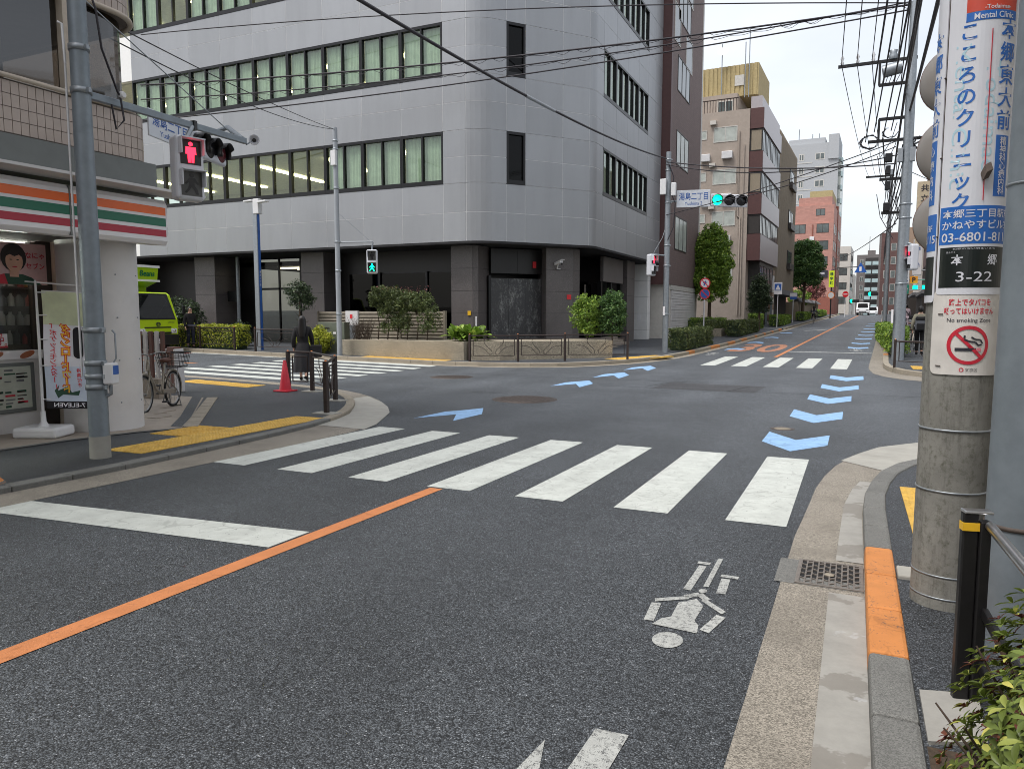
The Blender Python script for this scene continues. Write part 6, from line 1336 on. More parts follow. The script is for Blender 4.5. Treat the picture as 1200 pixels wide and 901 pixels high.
# next pole down the street
x2, y2 = 2.3, 69.3; pole('utility_pole', 'smaller utility pole down the right side with many cables', x2, y2, 13.4, .18, .13, 'galvanised', (), g(x2, y2) + .12, 'utility pole')
tag(MB().box(x2 - 1.9, x2 + .2, y2 - .2, y2 - .1, 12.8, 12.95).build('cross_arm', 'black_metal', org=(x2, y2, 12.8)), 'cross arm high on the smaller utility pole down the street', 'cross arm')
# ---------------------------------------------------------------- overhead wires, each strung between two supports
WI0 = [((-25.85, 21.1, 10.0), (1.31, 27.92, 11.6), .5, .022), ((-25.83, 21.11, 10.55), (1.24, 27.89, 11.5), .35, .03), ((-26.6, 21.86, 12.81), (1.17, 27.86, 11.55), -.35, .02), ((-25.89, 21.09, 9.18), (1.22, 27.88, 11.34), .3, .024),
    ((-6.9, 29.31, 7.63), (-5.76, 7.25, 5.48), .25, .026), ((-6.9, 29.31, 7.5), (1.04, 27.8, 6.51), .2, .022), ((-6.9, 29.31, 7.4), (1.22, 27.89, 6.83), .45, .018), ((-6.87, 29.32, 5.47), (1.05, 27.81, 7.24), .15, .016), ((-5.14, 29.57, 5.86), (1.01, 27.79, 7.05), .2, .016),
    ((-17.5, 22.43, 8.3), (-9.4, 6.9, 5.6), .1, .01), ((-17.5, 22.43, 8.3), (-9.4, 6.9, 5.4), .25, .01),
    ((-.73, 27.9, 9.9), (-.5, 14.09, 7.8), .05, .012), ((-.26, 27.9, 9.9), (-.22, 14.22, 7.8), .05, .012), ((.19, 27.9, 9.9), (.1, 14.37, 7.8), .05, .012), ((.91, 27.74, 9.32), (.55, 14.57, 7.55), .1, .014), ((1.07, 27.81, 9.13), (.65, 14.62, 7.55), .1, .016), ((1.19, 27.87, 8.73), (.75, 13.56, 7.1), .1, .034), ((1.23, 27.89, 9.0), (.82, 13.6, 7.1), .1, .03), ((1.37, 27.95, 8.19), (.99, 12.58, 6.17), .1, .032),
    ((-.73, 27.9, 9.9), (.59, 69.2, 12.97), .4, .014), ((-.26, 27.9, 9.9), (1.1, 69.2, 12.97), .4, .014), ((.19, 27.9, 9.9), (1.61, 69.2, 12.97), .4, .014), ((1.19, 27.87, 8.73), (2.2, 69.2, 11.12), .3, .035), ((1.23, 27.89, 9.0), (2.2, 69.2, 10.84), .3, .03), ((.62, 27.95, 7.38), (2.2, 69.15, 10.56), .3, .025), ((1.21, 27.88, 7.11), (2.2, 69.28, 9.87), .3, .02), ((1.06, 27.81, 6.01), (2.2, 69.3, 9.04), .2, .02), ((1.17, 27.86, 4.77), (2.2, 69.3, 8.49), .1, .02), ((1.12, 27.84, 4.58), (-3.75, 136, 10.9), .5, .02), ((1.4, 27.97, 6.29), (5.6, 37, 6.4), .2, .012), ((1.52, 28.02, 7.11), (5.6, 37, 11), .1, .03)]
WI = WI0 + [((1.37, 27.95, 6.0 + .42 * k), (2.3 - .12 * k, 69.3, 8.0 + .5 * k), .25 + .05 * k, .016 + .004 * (k % 3)) for k in range(5)] + [((.1 + .25 * k, 27.9, 7.3 + .3 * (k % 2)), (.35 + .1 * k, 4.6, 5.9), .12, .016) for k in range(4)] + [((2.3, 69.3, 9 + .6 * k), (3.4, 118, 8.5 + .5 * k), .4, .03) for k in range(5)]
DESC = ['thin wire crossing the junction sky towards the right utility pole', 'thick wire crossing the junction sky above the thin one', 'topmost wire crossing the junction at the upper left', 'lowest of the wires strung across the office windows', 'thick drop cable from the office corner pole to the upper left', 'level wire from the office corner pole to the right utility pole', 'sagging wire from the office corner pole to the right utility pole', 'wire from under the name sign rising to the right pole', 'thin wire from the green light rising to the right pole', 'thin wire from the slim grey pole to the shop corner', 'sagging wire from the slim grey pole to the shop corner']
for k, (a, b, sag, r) in enumerate(WI):
    a, b = Vector(a), Vector(b)
    if 11 <= k < 19: b = a + (b - a) * ((a.y - 4.7) / (a.y - b.y)); b.x = .5 + (b.x - .5) * .6
    n = 18; pts = [a.lerp(b, i / n) - Vector((0, 0, 4 * sag * (i / n) * (1 - i / n))) for i in range(n + 1)]
    w_ = MB().tube(pts, r, 6).build('overhead_wire', 'wire_black', org=tuple(a))
    ORD = ['first', 'second', 'third', 'fourth', 'fifth', 'sixth', 'seventh', 'eighth', 'ninth']
    lab = DESC[k] if k < 11 else (ORD[k - 11] + ' cable from the left of those rising overhead from the right utility pole' if k < 19 else (ORD[k - 19] + ' cable counted from the top running from the right pole down the street' if k < 28 else ['long wire from the right utility pole to the salmon building', 'thin wire from the right pole to the corner shop building', 'thick wire from the right pole to the corner shop building'][k - 28] if k < 31 else (ORD[k - 31] + ' from below of the extra cables strung down the street from the right pole' if k < 36 else (ORD[k - 36] + ' of the four cables from the loop coils to the near concrete pole' if k < 40 else ORD[k - 40] + ' from below of the cables beyond the smaller utility pole'))))
    tag(w_, lab, 'wire', 'overhead wires' if k < 11 or k >= 28 else ('cables towards the camera' if k < 19 else 'cables down the street'))
    if k in (0, 1):   # lashing loops hung along the cable
        lp = []; m = 260
        for i in range(m + 1):
            s = i / m; p = a.lerp(b, s) - Vector((0, 0, 4 * sag * s * (1 - s) + .06 + .07 * math.sin(i * .9) * (1 if (i // 17) % 2 else .3))); lp.append(p)
        MB().tube(lp, .009, 4).build('lashing', 'wire_black', w_)
    if k == 4:
        s0, s1 = a.lerp(b, .62) - Vector((0, 0, 4 * sag * .62 * .38)), a.lerp(b, .7) - Vector((0, 0, 4 * sag * .7 * .3)); MB().tube([s0, s1], .035, 10).build('splice_sleeve', 'grey_paint', w_)
MB().box(-.35, 1.2, 4.55, 4.65, 6.0, 6.1).build('cross_arm', 'black_metal', up_)
# ---------------------------------------------------------------- vegetation
leafmat('leaf_hedge', srgb(84, 98, 56), srgb(140, 146, 88)); leafmat('leaf_bright', srgb(112, 142, 54), srgb(178, 198, 84)); leafmat('leaf_dark', srgb(58, 74, 50), srgb(108, 124, 82)); leafmat('leaf_tree', srgb(72, 104, 54), srgb(130, 158, 86)); leafmat('leaf_yellow', srgb(156, 164, 50), srgb(214, 210, 90)); leafmat('leaf_red', srgb(140, 84, 84), srgb(180, 130, 118)); leafmat('leaf_azalea', srgb(112, 128, 58), srgb(206, 200, 104)); leafmat('leaf_azalea_red', srgb(96, 50, 44), srgb(140, 90, 60))
mat('bark', srgb(86, 72, 58), .9, var=.25, vs=14, bs=40, bst=.5, bd=.02); mat('twig', srgb(66, 54, 44), .9)
def tree(name, label, cat, x, y, zc, rad, m, clumps, per, cr, leaf, trunk=.12, z0=None, group=None, lo=-.75):
    z0 = g(x, y) + .1 if z0 is None else z0; t = thing(name, label, cat, (x, y, z0), 0, group)
    limbs(MB(), (x, y, z0 - .1), (x, y, zc + rad[2] * .3), trunk, 6, rad[0] * .7, int(abs(x * 10))).build('trunk', 'bark', t)
    P, N = crown_pts((x, y, zc), rad, clumps, per, cr, lo); leafmesh('crown', P, N, leaf, m, t); return t
tree('street_tree', 'bright green conical tree in front of the beige building', 'tree', -8.5, 49, 4.55, (1.25, 1.25, 2.85), 'leaf_bright', 420, 90, .34, .17, .14)
tree('street_tree', 'small dark rounded tree by the maroon bay porch', 'tree', -6.2, 55.5, 2.75, (.75, .75, 1.5), 'leaf_dark', 200, 60, .24, .13, .09)
tree('street_tree', 'large round dark green tree before the salmon building', 'tree', -5.35, 90, 6.9, (1.95, 1.95, 3.1), 'leaf_tree', 420, 70, .5, .24, .2)
tree('maple_tree', 'reddish leaved small tree behind the tiled garden wall', 'tree', -4.6, 104, 4.6, (1.2, 1.2, 1.5), 'leaf_red', 70, 40, .35, .2, .09); tree('maple_tree', 'yellowish small tree between the round tree and the reddish tree', 'tree', -6.2, 97, 3.6, (1.2, 1.2, 1.1), 'leaf_bright', 60, 40, .3, .2, .08)
tree('entrance_tree', 'small leafy tree at the office entrance behind the woman', 'tree', -21.0, 24.4, 2.2, (.62, .55, .8), 'leaf_dark', 60, 45, .2, .1, .05, lo=-.5)
def shrub(name, label, x, y, zc, rad, m, clumps, per, cr, leaf, z0, group=None): return tree(name, label, 'shrub', x, y, zc, rad, m, clumps, per, cr, leaf, .03, z0, group, -.95)
shrub('shrub', 'yellow green rounded shrub behind the woman in black', -19.1, 22.95, .62, (.82, .5, .52), 'leaf_yellow', 90, 60, .2, .085, .0)
shrub('shrub', 'dark shrub behind the lime green truck', -28.6, 25.0, 1.35, (1.5, .6, 1.0), 'leaf_dark', 110, 50, .28, .12, .2)
shrub('shrub', 'small dark shrub left of the office entrance', -24.6, 24.6, .75, (.62, .45, .55), 'leaf_dark', 50, 45, .2, .1, .1)
shrub('shrub', 'bright green shrub left of the pair beside the granite pillar', -9.2, 26.75, 1.55, (.58, .55, .85), 'leaf_bright', 100, 60, .2, .085, .55); shrub('shrub', 'darker shrub right of the pair beside the granite pillar', -8.3, 27.05, 1.6, (.52, .5, .92), 'leaf_tree', 100, 60, .2, .085, .55)
shrub('shrub', 'grey green clipped bush at the foot of the bright conical tree', -7.9, 45.5, .75, (1.0, .9, .6), 'leaf_hedge', 80, 50, .25, .1, .1)
def hedge(label, x0, x1, y0, y1, h, m, n, leaf, base=None, z0=None):
    xc, yc = (x0 + x1) / 2, (y0 + y1) / 2; z0 = g(xc, yc) + .1 if z0 is None else z0; t = thing('hedge', label, 'hedge', (xc, yc, z0), 0, 'clipped hedges')
    P, N = hedge_pts(x0, x1, y0, y1, z0 + .05, z0 + h, n); leafmesh('foliage', P, N, leaf, m, t)
    mb = MB(); rr_ = random.Random(int(abs(xc * 7)))
    for k in range(int(6 * max(x1 - x0, y1 - y0))):
        q = Vector((rr_.uniform(x0 + .08, x1 - .08), rr_.uniform(y0 + .08, y1 - .08), z0 - .05)); e = q + Vector((rr_.uniform(-.2, .2), rr_.uniform(-.2, .2), h * .9)); mb.tube([q, (q + e) / 2 + Vector((.04, 0, 0)), e], [.012, .01, .004], 5)
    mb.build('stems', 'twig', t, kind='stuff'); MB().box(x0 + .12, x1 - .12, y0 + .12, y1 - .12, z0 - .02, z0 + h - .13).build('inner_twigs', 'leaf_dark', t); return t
def cloud(name, label, boxes, m, cat='shrub'):
    x0, x1, y0, y1 = boxes[0][:4]; t = thing(name, label, cat, ((x0 + x1) / 2, (y0 + y1) / 2, .62)); PP, NN = [], []
    for a0, a1, b0, b1, c0, c1, n in boxes:
        for _ in range(n):
            q = np.array([RNG.uniform(a0, a1), RNG.uniform(b0, b1), RNG.uniform(c0, c1)]); e = RNG.normal(0, 1, (70, 3)); e /= np.linalg.norm(e, axis=1)[:, None]; PP.append(q + e * RNG.uniform(.1, .2) * RNG.uniform(.4, 1, (70, 1)) ** .5); NN.append(e + [0, 0, .6])
    leafmesh('foliage', np.concatenate(PP), np.concatenate(NN), .08, m, t)
    rt_ = random.Random(3); tp = [(rt_.uniform(x0 + .1, x1 - .1), rt_.uniform(y0 + .1, y1 - .1), boxes[0][5] + rt_.uniform(.05, .28)) for _ in range(90)]
    leafmesh('young_tips', tp, np.tile([0, 0, 1.0], (90, 1)), .07, 'leaf_red', t)
    for k in range(6):
        x = x0 + (x1 - x0) * (k + .5) / 6; mb = MB(); mb.tube([(x, (y0 + y1) / 2, .55), (x + .05, (y0 + y1) / 2 + .03, 1.2), (x - .04, (y0 + y1) / 2, 1.9)], [.025, .02, .01], 6); mb.build('stem', 'twig', t)
    return t
cloud('hedge', 'dark evergreen hedge with reddish tips standing on the long planter wall', [(-17.0, -14.35, 23.5, 24.3, 1.72, 2.36, 125), (-16.4, -15.2, 23.5, 24.2, 1.0, 1.72, 46), (-14.75, -14.15, 23.5, 24.2, 1.0, 1.8, 22), (-16.8, -15.6, 23.5, 24.2, 2.35, 2.6, 16)], 'leaf_hedge', 'hedge')
hedge('yellow green hedge behind the left railing next to the truck', -27.6, -22.9, 22.7, 23.5, .95, 'leaf_yellow', 7000, .085)
for (y0, y1, xl, lab) in ((30.6, 36.4, -7.0, 'first box hedge at the far left kerb after the junction'), (44, 53, -6.75, 'second box hedge along the far left kerb'), (63, 74, -6.25, 'third box hedge along the far left kerb past the sign'), (82, 96, -5.55, 'fourth box hedge along the far left kerb by the cyclist'), (100, 122, -4.7, 'last long box hedge on the left before the salmon building')): hedge(lab, xl, xl + .85, y0, y1, .85, 'leaf_hedge' if y0 < 60 else 'leaf_bright', 6500 if y0 < 40 else 4500, .1 if y0 < 40 else .14)
hedge('green box hedge at the right kerb beside the tall utility pole', 1.1, 1.75, 29, 46, .95, 'leaf_bright', 7000, .11)
hedge('green clipped hedge in front of the bright conical tree', -9.6, -7.3, 46.3, 48.0, 1.0, 'leaf_bright', 5000, .1); hedge('low dark hedge at the porch of the maroon bay building', -7.2, -6.3, 57.5, 59.5, 1.1, 'leaf_bright', 2500, .12)
pw3 = tag(MB().box(-9.9, -7.0, 44.2, 46.0, -.1, .75).build('planter_wall', 'planter_aggregate', org=(-8.5, 45, 0)), 'low stone planter at the foot of the bright conical tree', 'planter')
# bare twigs at the left of the planter
t = thing('bare_shrub', 'leafless twiggy shrub at the left end of the planter', 'shrub', (-17.3, 23.6, .62)); mb = MB(); rr = random.Random(8)
for k in range(70):
    a = rr.uniform(0, 6.28); q = Vector((-17.3 + rr.uniform(-.35, .35), 23.6 + rr.uniform(-.2, .2), .6)); L = rr.uniform(.4, 1.1); e = q + Vector((math.cos(a) * L * .45, math.sin(a) * L * .3, L * .85)); m_ = (q + e) / 2 + Vector((rr.uniform(-.1, .1), 0, .06)); mb.tube([q, m_, e], [.008, .006, .003], 4)
    for j in range(2): mb.tube([m_, m_ + Vector((rr.uniform(-.25, .25), rr.uniform(-.1, .1), rr.uniform(.1, .3)))], [.005, .002], 4)
mb.build('twigs', 'twig', t, kind='stuff')
# big leaved plant on the corner of the planter
def bigleaf(t, c, n, L, m, spread=.6):
    rr_ = random.Random(int(abs(c[0] * 31)))
    mbs = MB()
    for k in range(n):
        a = rr_.uniform(0, 6.28); el = rr_.uniform(.2, 1.3); l_ = L * rr_.uniform(.7, 1.2); d = Vector((math.cos(a) * math.cos(el), math.sin(a) * math.cos(el), math.sin(el))); s_ = d.cross(Vector((0, 0, 1))).normalized(); up = s_.cross(d); b0 = Vector(c) + Vector((rr_.uniform(-spread, spread), rr_.uniform(-spread * .6, spread * .6), rr_.uniform(0, .18)))
        V = []
        for i, (q, w_) in enumerate(((0, .01), (.25, .09), (.55, .12), (.8, .08), (1, .005))): p = b0 + d * l_ * q - Vector((0, 0, l_ * .35 * q * q)); V += [p - s_ * w_ * l_ + up * w_ * l_ * .3, p, p + s_ * w_ * l_ + up * w_ * l_ * .3]
        mbs.add(V, [f for i in range(4) for f in ((3 * i, 3 * i + 1, 3 * i + 4, 3 * i + 3), (3 * i + 1, 3 * i + 2, 3 * i + 5, 3 * i + 4))], 0, True)
    return mbs.build('leaves', m, t, kind='stuff')
t = thing('leafy_plant', 'broad leaved green plant at the corner of the planter by the pillar', 'plant', (-12.7, 23.6, .62)); bigleaf(t, (-12.75, 23.7, .64), 150, .75, 'leaf_bright', .5)
# azalea bush in the right foreground
az = thing('azalea_bush', 'leafy azalea bush with some reddish leaves in the lower right corner', 'shrub', (.69, 2.2, g(.7, 2.2) + .09))
def azal(n, L, m, seed, name):
    rr_ = random.Random(seed); mb = MB(); zz = g(.8, 2.4) + .09
    for k in range(n):
        # whorls sit on the surface of an uneven mound
        th = rr_.uniform(0, 6.283); ph = math.asin(rr_.uniform(-.15, 1)); rx, ry, rz_ = .42, .8, .8
        k_ = (.82 + .22 * math.sin(th * 5 + ph * 4) * .5 + rr_.uniform(-.16, .1)); c = Vector((.69 + rx * k_ * math.cos(th) * math.cos(ph), 2.2 + ry * k_ * math.sin(th) * math.cos(ph), zz + .12 + rz_ * k_ * math.sin(ph)))
        if c.z < zz + .03: continue
        nrm = Vector((math.cos(th) * math.cos(ph), math.sin(th) * math.cos(ph), math.sin(ph) + .5)).normalized(); u = nrm.orthogonal().normalized(); v = nrm.cross(u); a0 = rr_.uniform(0, 6)
        for j in range(rr_.choice((4, 5, 6))):
            a = a0 + j * 1.2 + rr_.uniform(-.3, .3); d = (u * math.cos(a) + v * math.sin(a) + nrm * rr_.uniform(.2, .9)).normalized(); s_ = d.cross(nrm)
            if s_.length < .05: continue
            s_.normalize(); up = s_.cross(d); l_ = L * rr_.uniform(.6, 1.2); V = []
            for q, w_ in ((0, .02), (.3, .13), (.6, .17), (.85, .1), (1, .01)): p = c + d * l_ * q - nrm * l_ * .25 * q * q; V += [p - s_ * w_ * l_ + up * w_ * l_ * .35, p, p + s_ * w_ * l_ + up * w_ * l_ * .35]
            mb.add(V, [f for i in range(4) for f in ((3 * i, 3 * i + 1, 3 * i + 4, 3 * i + 3), (3 * i + 1, 3 * i + 2, 3 * i + 5, 3 * i + 4))], 0, True)
    return mb.build(name, m, az, kind='stuff')
azal(2300, .052, 'leaf_azalea', 3, 'leaves'); azal(420, .04, 'leaf_azalea_red', 5, 'leaves')
mb = MB(); rr = random.Random(2)
for k in range(60):
    a = rr.uniform(0, 6.28); q = Vector((.69 + rr.uniform(-.2, .2), 2.2 + rr.uniform(-.4, .4), .0)); e = q + Vector((math.cos(a) * .3, math.sin(a) * .4, rr.uniform(.3, .6))); mb.tube([q, (q + e) / 2 + Vector((0, 0, .06)), e], [.008, .006, .003], 5)
mb.build('stems', 'twig', az, kind='stuff')
# fallen leaves and litter in the soil bed
mb = MB(); rr = random.Random(6)
for k in range(240):
    x, y = rr.uniform(.32, 1.2), rr.uniform(1.6, 3.0); a = rr.uniform(0, 6.28); L = rr.uniform(.008, .028); z = g(x, y) + .093 + rr.uniform(0, .006); u = Vector((math.cos(a), math.sin(a), rr.uniform(-.3, .3))) * L; v = Vector((-math.sin(a), math.cos(a), 0)) * L * .45; c = Vector((x, y, z)); mb.add([c - u, c - v, c + u, c + v], [(0, 1, 2, 3)])
o = mb.build('leaf_litter', 'leaf_azalea_red'); o['kind'] = 'stuff'; o['label'] = 'dry brown leaf litter on the soil under the azalea'
# ---------------------------------------------------------------- bicycles, truck, cars
mat('bike_white', srgb(150, 142, 130), .35, .4); mat('saddle_brown', srgb(92, 58, 46), .6); mat('spoke', srgb(150, 150, 150), .4, .8); mat('lime_paint', srgb(176, 206, 24), .35, .0, var=.03, spec=.5); mat('lime_panel', srgb(166, 200, 30), .4, var=.03); mat('grey_trim', srgb(60, 60, 62), .5); mat('car_white', srgb(222, 224, 226), .25, var=.02); glass('windscreen', (.3, .34, .34), .06)
def bicycle(label, loc, rz, body='bike_white', basket=True, group=None):
    """heads along local +x; origin on the ground under the rear hub"""
    t = thing('bicycle', label, 'bicycle', loc, rz, group); wr = .325; wb = 1.08
    for k, x in enumerate((0, wb)):
        w_ = MB().tube([(x + (wr - .018) * math.cos(a), 0, wr + (wr - .018) * math.sin(a)) for a in np.linspace(0, 6.2832, 33)[:-1]], .02, 8, closed=True).build('tyre', 'rubber', t, local=True)
        MB().tube([(x + (wr - .042) * math.cos(a), 0, wr + (wr - .042) * math.sin(a)) for a in np.linspace(0, 6.2832, 33)[:-1]], .01, 6, closed=True).build('rim', 'spoke', w_, local=True)
        mb = MB()
        for i in range(14): a = 6.2832 * i / 14; mb.tube([(x + .02 * math.cos(a + .5), .02 * (-1) ** i, wr + .02 * math.sin(a + .5)), (x + (wr - .05) * math.cos(a), 0, wr + (wr - .05) * math.sin(a))], .0022, 4)
        mb.tube([(x, -.05, wr), (x, .05, wr)], .025, 8); mb.build('spokes', 'spoke', w_, local=True, kind='stuff')
        MB().tube([(x + (wr + .02) * math.cos(a), 0, wr + (wr + .02) * math.sin(a)) for a in np.linspace(R(25 if k == 0 else 35), R(195 if k == 0 else 165), 14)], .022, 6).build('mudguard', body, t, local=True)
    BBx, BBz = .44, .28; mb = MB()
    mb.tube([(BBx, 0, BBz), (.62, 0, .36), (.84, 0, .62), (.9, 0, .86)], .026, 8); mb.tube([(BBx, 0, BBz), (.36, 0, .55), (.28, 0, .8)], .018, 8)
    for s_ in (-.055, .055): mb.tube([(BBx, s_ * .4, BBz), (0, s_, wr)], .011, 6); mb.tube([(.34, s_ * .3, .6), (0, s_, wr)], .01, 6)
    mb.tube([(.88, 0, .9), (.93, 0, .72)], .024, 8)
    for s_ in (-.05, .05): mb.tube([(.93, s_, .7), (1.0, s_, .5), (wb, s_, wr)], .012, 6)
    mb.build('frame', body, t, local=True)
    MB().tube([(.74, -.28, 1.02), (.86, -.22, 1.04), (.9, -.08, 1.0), (.89, 0, .98), (.9, .08, 1.0), (.86, .22, 1.04), (.74, .28, 1.02)], .012, 8).tube([(.88, 0, .88), (.89, 0, .98)], .014, 8).build('handlebar', 'spoke', t, local=True)
    for s_ in (-1, 1): MB().tube([(.78, .265 * s_, 1.028), (.68, .295 * s_, 1.01)], .018, 8).build('grip', 'saddle_brown', t, local=True); MB().tube([(.84, .22 * s_, 1.03), (.74, .2 * s_, 1.0)], .007, 5).build('brake_lever', 'spoke', t, local=True)
    MB().lathe([(.001, -.035), (.09, -.02), (.11, .01), (.08, .045), (.001, .055)], (0, 0, 0), 14).xf(Matrix.Translation((.24, 0, .85)) @ Matrix.Diagonal((1.35, .95, 1, 1))).build('saddle', 'saddle_brown', t, local=True, bevel=0)
    MB().tube([(.28, 0, .62), (.26, 0, .84)], .013, 6).build('seat_post', 'spoke', t, local=True)
    MB().tube([(BBx, -.1, BBz - .0), (BBx, .1, BBz)], .012, 6).tube([(BBx, .06, BBz), (BBx + .1, .07, BBz - .13)], .009, 6).tube([(BBx, -.06, BBz), (BBx - .1, -.07, BBz + .13)], .009, 6).box(BBx + .06, BBx + .15, .07, .15, BBz - .145, BBz - .12).box(BBx - .15, BBx - .06, -.15, -.07, BBz + .12, BBz + .145).build('crank', 'grey_trim', t, local=True)
    MB().obox((.22, .045, .3), (.24, 0, .01), (0, .008, 0), (0, 0, .05)).build('chain_case', body, t, local=True, bevel=.01)
    mb = MB()
    for s_ in (-.06, .06): mb.tube([(-.2, s_, .7), (.22, s_, .7)], .007, 5); mb.tube([(-.1, s_, .7), (0, s_, wr)], .007, 5)
    for x in (-.18, -.05, .08, .2): mb.tube([(x, -.06, .7), (x, .06, .7)], .006, 5)
    mb.build('carrier', 'spoke', t, local=True); MB().tube([(0, .07, wr), (-.1, .1, .0)], .01, 6).tube([(0, -.07, wr), (-.1, -.1, .0)], .01, 6).tube([(-.1, .1, .01), (-.1, -.1, .01)], .01, 6).build('kick_stand', 'spoke', t, local=True)
    if basket:
        mb = MB(); x0, x1, z0, z1 = -.26, .14, .72, .98; rings = [(z0, .0), (z0 + .09, .015), (z0 + .18, .03), (z1, .05)]
        for z, e in rings: mb.tube([(x0 - e, -.17 - e, z), (x1 + e, -.17 - e, z), (x1 + e, .17 + e, z), (x0 - e, .17 + e, z)], .006 if z < z1 else .011, 5, closed=True)
        for q in np.linspace(0, 1, 8):
            for s_ in (-1, 1): mb.tube([(x0 + (x1 - x0) * q, .17 * s_, z0), (x0 - .05 + (x1 - x0 + .1) * q, .22 * s_, z1)], .004, 4); mb.tube([(x0 if s_ < 0 else x1, -.17 + .34 * q, z0), ((x0 - .05) if s_ < 0 else (x1 + .05), -.22 + .44 * q, z1)], .004, 4)
        for q in np.linspace(0, 1, 7): mb.tube([(x0, -.17 + .34 * q, z0), (x1, -.17 + .34 * q, z0)], .004, 4)
        mb.build('basket', 'black_metal', t, local=True)
    return t
bk = bicycle('white bicycle with brown saddle and black wire basket parked behind the round column', (-11.3, 9.62, g(-11, 9.6) + .06), R(-65))
b2 = dup(bk, (2.05, 33.2, g(2, 33) + .12), R(80), 'parked bicycle behind the tall right utility pole'); b3 = dup(bk, (-3.55, 77.2, g(-3.5, 77) + .004), R(92), 'bicycle ridden away along the far left lane'); b4 = dup(bk, (-4.3, 90, g(-4.3, 90) + .1), R(70), 'parked bicycle on the left pavement beside the garden wall')
bicycle('dark bicycle standing on the right pavement past the hedge', (2.6, 42, g(2.6, 42) + .12), R(100), 'black_metal', False)
# lime green box truck facing the junction
tx, ty = -25.0, 20.72; tz = g(-26, 20.7)
tr = thing('delivery_truck', 'lime green box delivery truck waiting on the cross street', 'truck', (tx, ty, tz))
hw = .95
cab = [(-1.75, .55), (-.02, .55), (0, .95), (-.02, 1.32), (-.42, 2.3), (-.6, 2.4), (-1.75, 2.42)]
MB().ext([(x, -hw, z) for x, z in cab], (0, 2 * hw, 0)).build('cab', 'lime_paint', tr, local=True, bevel=.06, seg=3)
MB().ext([(-.005, -.8, 1.36), (-.005, .8, 1.36), (-.395, .74, 2.28), (-.395, -.74, 2.28)], (.012, 0, .006)).build('windscreen', 'windscreen', tr, local=True); MB().ext([(-.022, -.86, 1.31), (-.022, .86, 1.31), (-.43, .8, 2.34), (-.43, -.8, 2.34)], (.02, 0, .01)).build('screen_surround', 'black_plastic', tr, local=True)
for s_ in (-1, 1):
    MB().ext([(-1.3, s_ * (hw + .004), 1.35), (-.25, s_ * (hw + .004), 1.35), (-.52, s_ * (hw + .004), 2.2), (-1.3, s_ * (hw + .004), 2.2)], (0, s_ * .006, 0)).build('side_window', 'dark_glass', tr, local=True)
    MB().obox((.0, s_ * .74, .86), (.035, 0, 0), (0, .14, 0), (0, 0, .1)).build('headlight', 'white_plastic', tr, local=True, bevel=.03, seg=3); MB().lathe([(.07, 0), (.05, .02), (.001, .03)], (.036, s_ * .74, .87), 12, axis='X').build('headlight_lens', 'steel', tr, local=True)
    MB().tube([(-.1, s_ * .95, 1.9), (.12, s_ * 1.12, 1.95), (.12, s_ * 1.14, 1.5)], .015, 6).build('mirror_stalk', 'black_plastic', tr, local=True); MB().obox((.12, s_ * 1.16, 1.7), (.03, 0, 0), (0, .08, 0), (0, 0, .17)).build('mirror', 'black_plastic', tr, local=True, bevel=.02)
MB().box(-.02, .07, -.93, .93, .3, .72).build('bumper', 'black_plastic', tr, local=True, bevel=.03); MB().box(-.01, .012, -.62, .62, .98, 1.03).build('grille', 'black_plastic', tr, local=True, bevel=.008); MB().box(.071, .08, -.2, .2, .38, .56).build('number_plate', 'sign_white', tr, local=True)
MB().box(-.02, .03, -.6, .6, .74, .82).build('lower_grille', 'black_plastic', tr, local=True)
mb = MB()
for rx, rz_ in ((.1, .075), (.04, .075)): mb.tube([(.022, rx * math.cos(a), 1.13 + rz_ * math.sin(a)) for a in np.linspace(0, 6.2832, 21)[:-1]], .009, 5, closed=True)
mb.tube([(.022, .075 * math.cos(a), 1.155 + .028 * math.sin(a)) for a in np.linspace(0, 6.2832, 17)[:-1]], .008, 5, closed=True); mb.build('emblem', 'ink_dark', tr, local=True)
mb = MB(); text_into(mb, 'LIMITED', (.018, .62, 1.2), (0, 1, 0), (0, 0, 1), w=.3); mb.build('lettering', 'ink_dark', tr, local=True); mb = MB(); text_into(mb, '46-07', (.083, 0, .46), (0, 1, 0), (0, 0, 1), w=.32); mb.build('lettering', 'green_print', tr, local=True)
MB().box(-6.2, -1.82, -1.02, 1.02, .75, 3.35).build('cargo_box', 'lime_panel', tr, local=True, bevel=.03)
MB().ext([(-1.8, -1.0, 2.62), (-1.15, -1.0, 2.85), (-1.05, -1.0, 3.42), (-1.8, -1.0, 3.42)], (0, 2.0, 0)).build('front_board', 'lime_panel', tr, local=True, bevel=.02); MB().box(-1.12, -1.0, -1.02, 1.02, 2.84, 2.92).box(-1.1, -.99, -1.02, 1.02, 3.4, 3.5).build('board_trim', 'sign_white', tr, local=True)
mb = MB(); text_into(mb, 'Green Beans', (-1.088, .05, 3.17), (.0, 1, 0), (.17, 0, .98), w=1.55, h=.24, bold=.02); mb.v = [(x + .03, y, z) for x, y, z in mb.v]; mb.build('lettering', 'stripe_green', tr, local=True)
for y in (.55, -.55): MB().box(-1.5, -1.35, y, y + .2, 3.43, 3.52).build('marker_lamp', 'orange_plastic', tr, local=True)
